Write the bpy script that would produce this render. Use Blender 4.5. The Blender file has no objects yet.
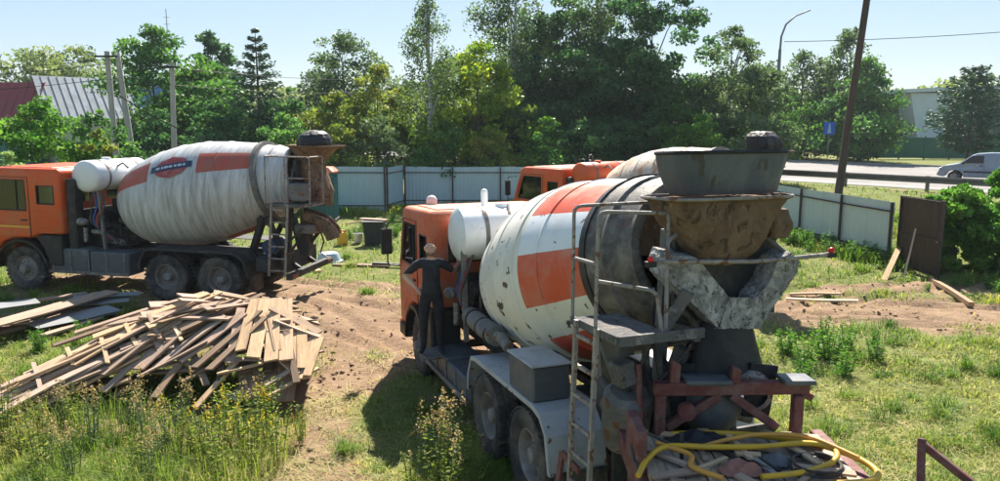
import bpy, bmesh, math, random
import numpy as np
from mathutils import Vector, Matrix, Quaternion, Euler

R = math.radians
random.seed(7)
rng = np.random.default_rng(7)
scene = bpy.context.scene
col = scene.collection

# ------------------------------------------------------------------ camera, sky, sun, exposure
cam_d = bpy.data.cameras.new("camera")
cam_d.sensor_width = 36.0
cam_d.lens = 26.0
cam_d.clip_start = 0.05
cam_d.clip_end = 3000.0
cam = bpy.data.objects.new("camera", cam_d)
col.objects.link(cam)
cam.location = (0.0, 0.0, 4.0)
cam.rotation_euler = (R(90.0 - 8.8), 0.0, 0.0)
scene.camera = cam

SUN_ELEV = R(45.0)
SUN_AZ = R(7.0)                     # from +Y towards +X
world = bpy.data.worlds.new("World")
scene.world = world
world.use_nodes = True
wn = world.node_tree.nodes
wl = world.node_tree.links
wn.clear()
w_out = wn.new("ShaderNodeOutputWorld")
w_bg = wn.new("ShaderNodeBackground")
w_sky = wn.new("ShaderNodeTexSky")
w_sky.sky_type = 'NISHITA'
w_sky.sun_disc = False
w_sky.sun_elevation = SUN_ELEV
w_sky.sun_rotation = SUN_AZ
w_sky.air_density = 1.0
w_sky.dust_density = 0.3
w_sky.ozone_density = 3.5
w_bg.inputs["Strength"].default_value = 0.146
w_gam = wn.new("ShaderNodeGamma")          # the phone's flat tone curve: an evenly softer sky
w_gam.inputs["Gamma"].default_value = 0.42
wl.new(w_sky.outputs[0], w_gam.inputs["Color"])
w_hsv = wn.new("ShaderNodeHueSaturation")
w_hsv.inputs["Saturation"].default_value = 1.55
wl.new(w_gam.outputs[0], w_hsv.inputs["Color"])
wl.new(w_hsv.outputs[0], w_bg.inputs["Color"])
wl.new(w_bg.outputs[0], w_out.inputs["Surface"])

sun_d = bpy.data.lights.new("sun", 'SUN')
sun_d.energy = 5.0
sun_d.angle = R(0.55)
sun_d.color = (1.0, 0.93, 0.82)
sun = bpy.data.objects.new("sun", sun_d)
col.objects.link(sun)
sun_dir = Vector((math.sin(SUN_AZ) * math.cos(SUN_ELEV), math.cos(SUN_AZ) * math.cos(SUN_ELEV), math.sin(SUN_ELEV)))
sun.rotation_euler = (-sun_dir).to_track_quat('-Z', 'Y').to_euler()
sun.location = (10, 40, 40)

scene.view_settings.view_transform = 'Standard'
scene.view_settings.look = 'None'
scene.view_settings.gamma = 1.0
scene.view_settings.exposure = 1.45
scene.view_settings.use_curve_mapping = False
scene.render.engine = 'CYCLES'
scene.cycles.use_denoising = True
scene.cycles.max_bounces = 6
scene.cycles.transparent_max_bounces = 8
scene.cycles.diffuse_bounces = 3
scene.cycles.glossy_bounces = 2
scene.cycles.transmission_bounces = 3
scene.cycles.caustics_reflective = False
scene.cycles.caustics_refractive = False

# ------------------------------------------------------------------ helpers: tags
def tag(o, label=None, cat=None, group=None, kind=None):
    if label: o["label"] = label
    if cat: o["category"] = cat
    if group: o["group"] = group
    if kind: o["kind"] = kind
    return o

def thing(name, label, cat, loc=(0, 0, 0), rot=(0, 0, 0), group=None):
    o = bpy.data.objects.new(name, None)
    o.empty_display_size = 0.2
    col.objects.link(o)
    o.location = loc
    o.rotation_euler = rot
    return tag(o, label, cat, group)

def link_mesh(name, me, parent=None):
    o = bpy.data.objects.new(name, me)
    col.objects.link(o)
    if parent is not None:
        o.parent = parent
    return o

# ------------------------------------------------------------------ helpers: mesh builder
def basis(d):
    d = Vector(d).normalized()
    up = Vector((0, 0, 1)) if abs(d.z) < 0.95 else Vector((1, 0, 0))
    a = d.cross(up).normalized()
    b = a.cross(d).normalized()
    return d, a, b

class MB:
    def __init__(s):
        s.v = []; s.f = []; s.m = []
    def add(s, vs, fs, m=0):
        o = len(s.v)
        s.v += [tuple(v) for v in vs]
        s.f += [tuple(i + o for i in f) for f in fs]
        s.m += [m] * len(fs)
        return s
    def box(s, c, size, rot=None, m=0):
        c = Vector(c); hx, hy, hz = [q / 2 for q in size]
        vs = []
        for sx in (-1, 1):
            for sy in (-1, 1):
                for sz in (-1, 1):
                    p = Vector((sx * hx, sy * hy, sz * hz))
                    if rot is not None: p = rot @ p
                    vs.append(c + p)
        return s.add(vs, [(0, 1, 3, 2), (4, 6, 7, 5), (0, 4, 5, 1), (2, 3, 7, 6), (0, 2, 6, 4), (1, 5, 7, 3)], m)
    def bb(s, x0, x1, y0, y1, z0, z1, m=0):
        return s.box(((x0 + x1) / 2, (y0 + y1) / 2, (z0 + z1) / 2), (abs(x1 - x0), abs(y1 - y0), abs(z1 - z0)), None, m)
    def bar(s, p0, p1, w, h, m=0, roll=0.0):
        p0 = Vector(p0); p1 = Vector(p1)
        d, a, b = basis(p1 - p0)
        if roll:
            q = Quaternion(d, roll); a = q @ a; b = q @ b
        vs = []
        for p in (p0, p1):
            for sa, sb in ((-1, -1), (1, -1), (1, 1), (-1, 1)):
                vs.append(p + a * (sa * w / 2) + b * (sb * h / 2))
        return s.add(vs, [(3, 2, 1, 0), (4, 5, 6, 7), (0, 1, 5, 4), (1, 2, 6, 5), (2, 3, 7, 6), (3, 0, 4, 7)], m)
    def tube(s, pts, r, n=8, m=0, caps=True):
        pts = [Vector(p) for p in pts]
        k = len(pts)
        rs = r if isinstance(r, (list, tuple)) else [r] * k
        vs = []; fs = []
        a_prev = None
        for i, p in enumerate(pts):
            if i == 0: d = pts[1] - pts[0]
            elif i == k - 1: d = pts[-1] - pts[-2]
            else: d = (pts[i + 1] - pts[i]).normalized() + (pts[i] - pts[i - 1]).normalized()
            if d.length < 1e-9: d = Vector((0, 0, 1))
            d.normalize()
            if a_prev is None:
                d, a, b = basis(d)
            else:
                a = a_prev - d * a_prev.dot(d)
                if a.length < 1e-6: d, a, b = basis(d)
                a.normalize(); b = a.cross(d)
            a_prev = a
            for j in range(n):
                t = 2 * math.pi * j / n
                vs.append(p + (a * math.cos(t) + b * math.sin(t)) * rs[i])
        for i in range(k - 1):
            for j in range(n):
                j2 = (j + 1) % n
                fs.append((i * n + j, i * n + j2, (i + 1) * n + j2, (i + 1) * n + j))
        if caps:
            fs.append(tuple(range(n - 1, -1, -1)))
            fs.append(tuple(range((k - 1) * n, k * n)))
        return s.add(vs, fs, m)
    def cyl(s, p0, p1, r0, r1=None, n=16, m=0):
        return s.tube([p0, p1], [r0, r0 if r1 is None else r1], n, m)
    def lathe(s, prof, origin, axis, n=24, m=0, a0=0.0, a1=2 * math.pi, mfun=None):
        o = Vector(origin); d, a, b = basis(axis)
        full = abs(a1 - a0 - 2 * math.pi) < 1e-6
        nn = n if full else n + 1
        vs = []
        for (t, r) in prof:
            for j in range(nn):
                an = a0 + (a1 - a0) * j / n
                vs.append(o + d * t + (a * math.cos(an) + b * math.sin(an)) * max(r, 1e-4))
        base = len(s.v)
        s.v += [tuple(v) for v in vs]
        for i in range(len(prof) - 1):
            for j in range(n):
                j2 = (j + 1) % nn
                s.f.append((base + i * nn + j, base + (i + 1) * nn + j, base + (i + 1) * nn + j2, base + i * nn + j2))
                s.m.append(mfun(i, j) if mfun else m)
        return s
    def prism(s, poly, y0, y1, axis='y', m=0):
        n = len(poly)
        def P(u, w, t):
            return {'y': (u, t, w), 'x': (t, u, w), 'z': (u, w, t)}[axis]
        vs = [P(u, w, y0) for u, w in poly] + [P(u, w, y1) for u, w in poly]
        fs = [tuple(range(n)), tuple(range(2 * n - 1, n - 1, -1))]
        fs += [(i, i + n, (i + 1) % n + n, (i + 1) % n) for i in range(n)]
        return s.add(vs, fs, m)
    def ball(s, c, r, n=10, k=6, m=0):
        c = Vector(c); rr = r if isinstance(r, (tuple, list)) else (r, r, r)
        vs = []; fs = []
        for i in range(k + 1):
            ph = math.pi * i / k
            for j in range(n):
                t = 2 * math.pi * j / n
                vs.append(c + Vector((rr[0] * math.sin(ph) * math.cos(t), rr[1] * math.sin(ph) * math.sin(t), rr[2] * math.cos(ph))))
        for i in range(k):
            for j in range(n):
                j2 = (j + 1) % n
                fs.append((i * n + j, (i + 1) * n + j, (i + 1) * n + j2, i * n + j2))
        return s.add(vs, fs, m)
    def loft(s, rings, m=0, caps=True, close=True):
        n = len(rings[0]); vs = [p for r in rings for p in r]; fs = []
        for i in range(len(rings) - 1):
            for j in range(n if close else n - 1):
                j2 = (j + 1) % n
                fs.append((i * n + j, i * n + j2, (i + 1) * n + j2, (i + 1) * n + j))
        if caps and close:
            fs.append(tuple(range(n - 1, -1, -1)))
            fs.append(tuple(range((len(rings) - 1) * n, len(rings) * n)))
        return s.add(vs, fs, m)
    def mesh(s, name, mats, smooth=None, fix=True):
        me = bpy.data.meshes.new(name)
        me.from_pydata(s.v, [], s.f)
        for q in (mats if isinstance(mats, (list, tuple)) else [mats]):
            me.materials.append(q)
        me.polygons.foreach_set("material_index", s.m)
        if fix:
            bm = bmesh.new(); bm.from_mesh(me)
            bmesh.ops.remove_doubles(bm, verts=bm.verts, dist=1e-4)
            bmesh.ops.recalc_face_normals(bm, faces=bm.faces)
            bm.to_mesh(me); bm.free()
        if smooth is not None:
            me.polygons.foreach_set("use_smooth", [True] * len(me.polygons))
            me.set_sharp_from_angle(angle=R(smooth))
        me.update()
        return me
    def each(s, name, mats, parent=None, smooth=None, bevel=0.0):
        """one object for every separate piece"""
        comp = list(range(len(s.v)))
        def find(a):
            while comp[a] != a: comp[a] = comp[comp[a]]; a = comp[a]
            return a
        for f in s.f:
            for q in f[1:]: comp[find(q)] = find(f[0])
        groups = {}
        for f in s.f: groups.setdefault(find(f[0]), []).append(f)
        for fs in groups.values():
            ids = sorted({i for f in fs for i in f}); mp = {i: k for k, i in enumerate(ids)}
            b = MB(); b.add([s.v[i] for i in ids], [tuple(mp[i] for i in f) for f in fs]); b.build(name, mats, parent, smooth, bevel)
    def build(s, name, mats, parent=None, smooth=None, bevel=0.0, seg=1, thick=0.0, fix=True):
        o = link_mesh(name, s.mesh(name, mats, smooth, fix), parent)
        if thick:
            md = o.modifiers.new("thickness", 'SOLIDIFY'); md.thickness = thick; md.offset = 0
        if bevel:
            md = o.modifiers.new("edges", 'BEVEL'); md.width = bevel; md.segments = seg
            md.limit_method = 'ANGLE'; md.angle_limit = R(40)
        return o

def np_mesh(name, verts, faces, mat, tint=None, smooth=False):
    """fast mesh from arrays; faces (M,3) or (M,4); tint: one float per vertex"""
    me = bpy.data.meshes.new(name)
    nv, (nf, k) = len(verts), faces.shape
    me.vertices.add(nv)
    me.vertices.foreach_set("co", np.ascontiguousarray(verts, dtype=np.float32).ravel())
    me.loops.add(nf * k)
    me.loops.foreach_set("vertex_index", np.ascontiguousarray(faces, dtype=np.int32).ravel())
    me.polygons.add(nf)
    me.polygons.foreach_set("loop_start", np.arange(0, nf * k, k, dtype=np.int32))
    if smooth:
        me.polygons.foreach_set("use_smooth", np.ones(nf, dtype=bool))
    if tint is not None:
        at = me.attributes.new("tint", 'FLOAT', 'POINT')
        at.data.foreach_set("value", np.ascontiguousarray(tint, dtype=np.float32))
    me.materials.append(mat)
    me.update(calc_edges=True)
    me.validate()
    return me

# ------------------------------------------------------------------ helpers: materials
def _nt(name):
    m = bpy.data.materials.new(name)
    m.use_nodes = True
    nt = m.node_tree
    nt.nodes.clear()
    out = nt.nodes.new("ShaderNodeOutputMaterial")
    return m, nt, out

def _c(c):
    return (c[0], c[1], c[2], 1.0)

def _noise(nt, vec, scale, detail=5.0, rough=0.6, dist=0.0):
    n = nt.nodes.new("ShaderNodeTexNoise")
    n.inputs["Scale"].default_value = scale
    n.inputs["Detail"].default_value = detail
    n.inputs["Roughness"].default_value = rough
    n.inputs["Distortion"].default_value = dist
    if vec is not None: nt.links.new(vec, n.inputs["Vector"])
    return n.outputs["Fac"]

def _ramp(nt, fac, stops, interp='LINEAR'):
    r = nt.nodes.new("ShaderNodeValToRGB")
    e = r.color_ramp.elements
    while len(e) < len(stops): e.new(0.5)
    for i, (p, c) in enumerate(stops):
        e[i].position = p
        e[i].color = _c(c) if not isinstance(c, (int, float)) else (c, c, c, 1)
    r.color_ramp.interpolation = interp
    nt.links.new(fac, r.inputs["Fac"])
    return r.outputs["Color"]

def _mix(nt, fac, a, b):
    n = nt.nodes.new("ShaderNodeMix"); n.data_type = 'RGBA'
    if isinstance(fac, (int, float)): n.inputs[0].default_value = fac
    else: nt.links.new(fac, n.inputs[0])
    for idx, q in ((6, a), (7, b)):
        if isinstance(q, (tuple, list)): n.inputs[idx].default_value = _c(q)
        else: nt.links.new(q, n.inputs[idx])
    return n.outputs[2]

def _coord(nt, scale=(1, 1, 1), kind="Object", rnd=0.0):
    tc = nt.nodes.new("ShaderNodeTexCoord")
    v = tc.outputs[kind]
    if rnd:
        oi = nt.nodes.new("ShaderNodeObjectInfo")
        ml = nt.nodes.new("ShaderNodeVectorMath"); ml.operation = 'SCALE'
        cb = nt.nodes.new("ShaderNodeCombineXYZ")
        for k in range(3): nt.links.new(oi.outputs["Random"], cb.inputs[k])
        nt.links.new(cb.outputs[0], ml.inputs[0]); ml.inputs["Scale"].default_value = rnd
        ad = nt.nodes.new("ShaderNodeVectorMath"); ad.operation = 'ADD'
        nt.links.new(v, ad.inputs[0]); nt.links.new(ml.outputs[0], ad.inputs[1])
        v = ad.outputs[0]
    if tuple(scale) != (1, 1, 1):
        mp = nt.nodes.new("ShaderNodeMapping")
        mp.inputs["Scale"].default_value = scale
        nt.links.new(v, mp.inputs["Vector"])
        v = mp.outputs[0]
    return v

def _pr(nt, out, color, rough=0.6, metal=0.0, spec=0.4, bump=None, bstr=0.2, bdist=0.02):
    p = nt.nodes.new("ShaderNodeBsdfPrincipled")
    if isinstance(color, (tuple, list)): p.inputs["Base Color"].default_value = _c(color)
    else: nt.links.new(color, p.inputs["Base Color"])
    if isinstance(rough, (int, float)): p.inputs["Roughness"].default_value = rough
    else: nt.links.new(rough, p.inputs["Roughness"])
    p.inputs["Metallic"].default_value = metal
    p.inputs["Specular IOR Level"].default_value = spec
    if bump is not None:
        b = nt.nodes.new("ShaderNodeBump")
        b.inputs["Strength"].default_value = bstr
        b.inputs["Distance"].default_value = bdist
        nt.links.new(bump, b.inputs["Height"])
        nt.links.new(b.outputs[0], p.inputs["Normal"])
    nt.links.new(p.outputs[0], out.inputs["Surface"])
    return p

def paint(name, c, dirt=None, amt=(0.45, 0.7), scale=2.5, chip=None, chip_scale=9.0, chip_t=0.66, rough=0.5,
          metal=0.0, bstr=0.15, stretch=(1, 1, 1), var=0.0, rnd=0.0, fine=45.0):
    """painted or raw surface with large dirt patches, sharp-edged chips and fine relief"""
    m, nt, out = _nt(name)
    v = _coord(nt, stretch, rnd=rnd)
    colr = c
    if var:
        colr = _mix(nt, _noise(nt, v, scale * 3.1, 4), [q * (1 - var) for q in c], [min(1, q * (1 + var)) for q in c])
    if dirt is not None:
        f = _ramp(nt, _noise(nt, v, scale, 8, 0.68, 0.4), [(amt[0], 0.0), (amt[1], 1.0)])
        colr = _mix(nt, f, colr, dirt)
    if chip is not None:
        f2 = _ramp(nt, _noise(nt, v, chip_scale, 3, 0.5, 0.3), [(chip_t, 0.0), (chip_t + 0.025, 1.0)])
        colr = _mix(nt, f2, colr, chip)
    bn = _noise(nt, v, fine, 4)
    rg = _ramp(nt, _noise(nt, v, scale * 2, 4), [(0.3, max(0.02, rough - 0.12)), (0.7, min(1, rough + 0.15))])
    _pr(nt, out, colr, rg, metal, 0.4, bn, bstr, 0.01)
    return m

def wood_mat(name, cols, grain=(1.2, 22, 22), rough=0.8, rnd=31.0):
    """weathered board: long grain along local X, colour differs from board to board"""
    m, nt, out = _nt(name)
    v = _coord(nt, grain, rnd=rnd)
    n1 = _noise(nt, v, 1.6, 7, 0.65, 0.6)
    oi = nt.nodes.new("ShaderNodeObjectInfo")
    tone = _ramp(nt, oi.outputs["Random"], [(i / max(1, len(cols) - 1), q) for i, q in enumerate(cols)])
    dark = nt.nodes.new("ShaderNodeMix"); dark.data_type = 'RGBA'; dark.blend_type = 'MULTIPLY'
    dark.inputs[0].default_value = 0.8
    nt.links.new(tone, dark.inputs[6])
    nt.links.new(_ramp(nt, n1, [(0.3, 0.5), (0.62, 1.08)]), dark.inputs[7])
    st = _ramp(nt, _noise(nt, _coord(nt, (1.5, 5, 5), rnd=17.0), 1.7, 5), [(0.52, 0.0), (0.78, 0.5)])
    c = _mix(nt, st, dark.outputs[2], (0.13, 0.10, 0.08))
    _pr(nt, out, c, rough, 0, 0.25, n1, 0.35, 0.006)
    return m

def leaf_mat(name, stops, transl=0.4, rough=0.5, k=1.0):
    m, nt, out = _nt(name)
    stops = [(p, tuple(min(0.8, q * k) for q in c)) for p, c in stops]
    at = nt.nodes.new("ShaderNodeAttribute"); at.attribute_name = "tint"
    c = _ramp(nt, at.outputs["Fac"], stops)
    p = nt.nodes.new("ShaderNodeBsdfPrincipled")
    nt.links.new(c, p.inputs["Base Color"]); p.inputs["Roughness"].default_value = rough
    p.inputs["Specular IOR Level"].default_value = 0.12
    t = nt.nodes.new("ShaderNodeBsdfTranslucent")
    br = nt.nodes.new("ShaderNodeMix"); br.data_type = 'RGBA'; br.blend_type = 'MULTIPLY'; br.inputs[0].default_value = 1.0
    nt.links.new(c, br.inputs[6]); br.inputs[7].default_value = (1.3, 1.42, 0.75, 1)
    nt.links.new(br.outputs[2], t.inputs["Color"])
    mx = nt.nodes.new("ShaderNodeMixShader"); mx.inputs[0].default_value = transl
    nt.links.new(p.outputs[0], mx.inputs[1]); nt.links.new(t.outputs[0], mx.inputs[2])
    nt.links.new(mx.outputs[0], out.inputs["Surface"])
    return m

def glass_mat(name, tintc=(0.35, 0.42, 0.42), gloss=0.25):
    m, nt, out = _nt(name)
    tr = nt.nodes.new("ShaderNodeBsdfTransparent"); tr.inputs[0].default_value = _c(tintc)
    gl = nt.nodes.new("ShaderNodeBsdfGlossy"); gl.inputs["Roughness"].default_value = 0.05
    gl.inputs["Color"].default_value = (0.9, 0.95, 1, 1)
    fr = nt.nodes.new("ShaderNodeFresnel"); fr.inputs["IOR"].default_value = 1.5
    ad = nt.nodes.new("ShaderNodeMath"); ad.operation = 'ADD'; ad.use_clamp = True
    nt.links.new(fr.outputs[0], ad.inputs[0]); ad.inputs[1].default_value = gloss * 0.5
    mx = nt.nodes.new("ShaderNodeMixShader")
    nt.links.new(ad.outputs[0], mx.inputs[0]); nt.links.new(tr.outputs[0], mx.inputs[1]); nt.links.new(gl.outputs[0], mx.inputs[2])
    nt.links.new(mx.outputs[0], out.inputs["Surface"])
    return m

RUST = (0.16, 0.075, 0.04)
CEM = (0.36, 0.33, 0.29)            # dried cement dust
M = {}
M['rubber'] = paint('tyre_rubber', (0.026, 0.026, 0.028), (0.17, 0.145, 0.12), (0.42, 0.72), 3.0, rough=0.85, bstr=0.3)
M['rim'] = paint('wheel_rim_paint', (0.28, 0.255, 0.235), (0.15, 0.115, 0.09), (0.4, 0.7), 6.0, rough=0.7)
M['chassis'] = paint('chassis_black', (0.028, 0.028, 0.03), (0.13, 0.11, 0.09), (0.48, 0.78), 3.0, rough=0.7)
M['blacksteel'] = paint('greasy_black_steel', (0.018, 0.018, 0.02), (0.09, 0.08, 0.07), (0.5, 0.8), 4.0, rough=0.55)
M['dullsteel'] = paint('dull_grey_steel', (0.12, 0.117, 0.115), (0.26, 0.235, 0.205), (0.42, 0.72), 3.5, chip=RUST, chip_scale=7, chip_t=0.63, rough=0.65, bstr=0.3)
M['tubesteel'] = paint('grey_tube_steel', (0.21, 0.195, 0.185), (0.36, 0.32, 0.28), (0.42, 0.7), 7.0, chip=RUST, chip_scale=14, chip_t=0.57, rough=0.6)
M['orange'] = paint('cab_orange', (0.62, 0.085, 0.012), (0.42, 0.17, 0.08), (0.46, 0.8), 2.2, chip=(0.30, 0.13, 0.07), chip_scale=14, chip_t=0.70, rough=0.36, bstr=0.04)
M['orange_old'] = paint('faded_cab_orange', (0.56, 0.10, 0.03), (0.46, 0.26, 0.17), (0.42, 0.75), 2.0, chip=(0.2, 0.08, 0.05), chip_scale=11, chip_t=0.69, rough=0.55, bstr=0.1)
M['white_tank'] = paint('white_tank_paint', (0.74, 0.75, 0.76), (0.52, 0.50, 0.48), (0.52, 0.8), 2.2, chip=(0.26, 0.16, 0.11), chip_scale=10, chip_t=0.72, rough=0.42)
M['orange_tank'] = paint('orange_tank_paint', (0.60, 0.10, 0.02), (0.45, 0.22, 0.12), (0.5, 0.8), 2.0, rough=0.4)
M['drum_grey'] = paint('drum_dusty_white', (0.56, 0.57, 0.585), (0.34, 0.325, 0.315), (0.38, 0.62), 2.2, chip=(0.2, 0.17, 0.145), chip_scale=6, chip_t=0.71, rough=0.5, stretch=(5.0, 0.55, 0.55), bstr=0.3)
M['drum_red'] = paint('drum_dusty_red', (0.46, 0.075, 0.04), (0.30, 0.13, 0.10), (0.4, 0.7), 2.6, rough=0.55, stretch=(2.0, 0.8, 0.8), bstr=0.25)
M['drum_cream'] = paint('drum_cream_white', (0.74, 0.72, 0.65), (0.60, 0.56, 0.48), (0.46, 0.74), 1.7, chip=(0.07, 0.06, 0.055), chip_scale=6.5, chip_t=0.625, rough=0.48, bstr=0.2)
M['drum_bright'] = paint('drum_bluish_white', (0.73, 0.75, 0.77), (0.58, 0.56, 0.53), (0.5, 0.76), 2.0, chip=(0.13, 0.12, 0.12), chip_scale=7.5, chip_t=0.655, rough=0.48, bstr=0.2)
M['drum_redb'] = paint('drum_bright_red', (0.60, 0.085, 0.035), (0.52, 0.24, 0.17), (0.44, 0.74), 2.6, chip=(0.30, 0.20, 0.16), chip_scale=9, chip_t=0.665, rough=0.5, bstr=0.15)
M['drum_rusty'] = paint('drum_rust_stained_cream', (0.60, 0.54, 0.45), (0.42, 0.21, 0.10), (0.42, 0.66), 2.4, chip=(0.22, 0.10, 0.055), chip_scale=9, chip_t=0.64, rough=0.65, bstr=0.3)
M['hopper_grey'] = paint('hopper_grey_steel', (0.075, 0.09, 0.115), (0.15, 0.152, 0.16), (0.44, 0.74), 3.0, chip=(0.06, 0.055, 0.055), chip_scale=7, chip_t=0.64, rough=0.6, bstr=0.4, stretch=(1, 1, 0.45))
def crusted(name, base, crust, drip, pale, z_stretch=0.35, scale=5.0, bump=1.0):
    m, nt, out = _nt(name)
    v = _coord(nt, (1, 1, z_stretch)); v2 = _coord(nt)
    c = _mix(nt, _ramp(nt, _noise(nt, v, scale, 8, 0.7, 0.6), [(0.40, 0.0), (0.62, 1.0)]), base, crust)
    c = _mix(nt, _ramp(nt, _noise(nt, v, scale * 2.3, 6, 0.7, 0.8), [(0.54, 0.0), (0.62, 0.9)]), c, drip)
    n2 = _noise(nt, v2, scale * 1.6, 8, 0.75, 0.5)
    c = _mix(nt, _ramp(nt, n2, [(0.56, 0.0), (0.66, 0.8)]), c, pale)
    n3 = _noise(nt, v2, 30, 6, 0.7)
    ad = nt.nodes.new("ShaderNodeMath"); ad.operation = 'ADD'; nt.links.new(n2, ad.inputs[0]); nt.links.new(n3, ad.inputs[1])
    _pr(nt, out, c, 0.9, 0, 0.2, ad.outputs[0], bump, 0.02)
    return m
M['rust_funnel'] = crusted('rusty_cement_funnel', (0.14, 0.092, 0.062), (0.22, 0.15, 0.10), (0.055, 0.04, 0.03), (0.32, 0.26, 0.20), 0.75, 4.0)
M['splatter'] = crusted('cement_splattered_steel', (0.20, 0.195, 0.19), (0.50, 0.495, 0.48), (0.05, 0.047, 0.044), (0.66, 0.65, 0.63), 0.8, 7.0)
M['platform'] = crusted('cement_stained_platform', (0.10, 0.10, 0.105), (0.17, 0.155, 0.14), (0.04, 0.038, 0.036), (0.30, 0.28, 0.255), 0.7, 4.0, 0.6)
_tex = {}
def crust(o, strength=0.03, size=0.12, levels=3):
    if size not in _tex:
        t = bpy.data.textures.new('crust_relief', 'CLOUDS'); t.noise_scale = size; t.noise_depth = 3; _tex[size] = t
    md = o.modifiers.new('fine_faces', 'SUBSURF'); md.subdivision_type = 'SIMPLE'; md.levels = levels; md.render_levels = levels
    md = o.modifiers.new('relief', 'DISPLACE'); md.texture = _tex[size]; md.strength = strength; md.mid_level = 0.5; md.texture_coords = 'LOCAL'
    return o
M['brown_chute'] = paint('rusty_brown_chute', (0.20, 0.115, 0.075), (0.28, 0.20, 0.15), (0.42, 0.7), 3.5, chip=(0.05, 0.035, 0.03), chip_scale=6, chip_t=0.63, rough=0.8, bstr=0.5)
M['fender_grey'] = paint('pale_grey_mudguard', (0.40, 0.41, 0.42), (0.25, 0.22, 0.19), (0.45, 0.75), 2.4, chip=RUST, chip_scale=8, chip_t=0.68, rough=0.55)
M['darkbox'] = paint('dark_grey_box', (0.075, 0.085, 0.10), (0.20, 0.19, 0.18), (0.5, 0.85), 2.5, rough=0.5)
M['maroon'] = paint('maroon_frame_paint', (0.135, 0.036, 0.034), (0.23, 0.14, 0.12), (0.42, 0.75), 6.0, chip=(0.12, 0.06, 0.04), chip_scale=16, chip_t=0.63, rough=0.7, bstr=0.3)
M['taillamp'] = paint('dusty_tail_lamp', (0.16, 0.03, 0.025), (0.16, 0.12, 0.1), (0.4, 0.7), 9.0, rough=0.5)
M['redlamp'] = paint('red_lamp_plastic', (0.65, 0.012, 0.015), rough=0.25, bstr=0.0)
M['lamp_clear'] = paint('headlamp_lens', (0.7, 0.72, 0.72), rough=0.15, bstr=0.0)
M['amber'] = paint('amber_lens', (0.8, 0.25, 0.02), rough=0.3, bstr=0.0)
M['beacon'] = paint('pale_beacon_lens', (0.72, 0.66, 0.62), rough=0.3, bstr=0.0)
M['yellow_line'] = paint('yellow_line', (0.75, 0.42, 0.05), rough=0.5)
M['emblem_blue'] = paint('emblem_dark_blue', (0.02, 0.035, 0.085), (0.12, 0.12, 0.14), (0.5, 0.8), 5.0, rough=0.5)
M['emblem_red'] = paint('emblem_red', (0.34, 0.045, 0.045), (0.3, 0.2, 0.18), (0.5, 0.8), 5.0, rough=0.5)
M['emblem_white'] = paint('emblem_pale', (0.5, 0.52, 0.55), rough=0.5)
M['glass'] = glass_mat('cab_glass', (0.55, 0.62, 0.68), 0.08)
M['interior'] = paint('cab_interior', (0.05, 0.045, 0.045), rough=0.8)
M['cab_lining'] = paint('cab_lining_grey', (0.30, 0.30, 0.31), (0.2, 0.2, 0.2), (0.4, 0.8), 3.0, rough=0.8)
M['curtain'] = paint('cab_curtain', (0.42, 0.40, 0.38), rough=0.9)
M['blue_hose'] = paint('blue_hose', (0.03, 0.09, 0.28), rough=0.5)
M['red_hose'] = paint('red_hose', (0.35, 0.04, 0.05), rough=0.5)
M['neckdark'] = paint('drum_neck_dark_steel', (0.065, 0.062, 0.06), (0.24, 0.21, 0.18), (0.42, 0.7), 4.0, chip=RUST, chip_scale=6, chip_t=0.66, rough=0.6, bstr=0.4)
M['darkblue'] = paint('dull_dark_blue', (0.02, 0.045, 0.10), (0.07, 0.07, 0.08), (0.45, 0.75), 5.0, rough=0.6)
M['alu'] = paint('dull_aluminium', (0.34, 0.33, 0.32), (0.10, 0.09, 0.085), (0.40, 0.62), 6.0, rough=0.5, metal=0.3)
M['fabric_black'] = paint('black_rubber_sheet', (0.012, 0.013, 0.017), (0.045, 0.046, 0.05), (0.5, 0.8), 5.0, rough=0.6, bstr=0.5, fine=12)

# ------------------------------------------------------------------ poses of the trucks (x, y, z, yaw, pitch): ground follows their wheels
POSE_NEAR = (0.953, 8.985, -0.095, 1.919, 0.042)
POSE_LEFT = (-7.46, 17.373, 0.104, 2.972, -0.020)
POSE_THIRD = (4.34, 19.93, -0.10, 2.234, 0.0)

def pose_mat(q):
    return Matrix.Translation(q[:3]) @ Euler((0, q[4], q[3]), 'XYZ').to_matrix().to_4x4()

CTRL = []
for q in (POSE_NEAR, POSE_LEFT, POSE_THIRD):
    mt = pose_mat(q)
    for lx in (3.69, 1.8, 0.0, -1.32):
        for ly in (1.0, -1.0):
            CTRL.append(mt @ Vector((lx, ly, 0)))
CTRL = np.array([tuple(c) for c in CTRL])

def vnoise(x, y, s, seed=0):
    """smooth value noise, vectorised"""
    x = np.asarray(x, float) / s; y = np.asarray(y, float) / s
    xi = np.floor(x).astype(np.int64); yi = np.floor(y).astype(np.int64)
    fx = x - xi; fy = y - yi
    fx = fx * fx * (3 - 2 * fx); fy = fy * fy * (3 - 2 * fy)
    def h(a, b):
        n = (a * 374761393 + b * 668265263 + seed * 974711) & 0x7fffffff
        n = ((n ^ (n >> 13)) * 1274126177) & 0x7fffffff
        return ((n ^ (n >> 16)) & 0xffff) / 65535.0
    return (h(xi, yi) * (1 - fx) + h(xi + 1, yi) * fx) * (1 - fy) + (h(xi, yi + 1) * (1 - fx) + h(xi + 1, yi + 1) * fx) * fy

def sstep(t):
    t = np.clip(t, 0, 1)
    return t * t * (3 - 2 * t)

ROAD_P = np.array([21.2, 34.0]); ROAD_D = np.array([0.611, -0.792]); ROAD_N = np.array([0.792, 0.611])

def road_n(x, y):
    return (np.asarray(x) - ROAD_P[0]) * ROAD_N[0] + (np.asarray(y) - ROAD_P[1]) * ROAD_N[1]

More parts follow.
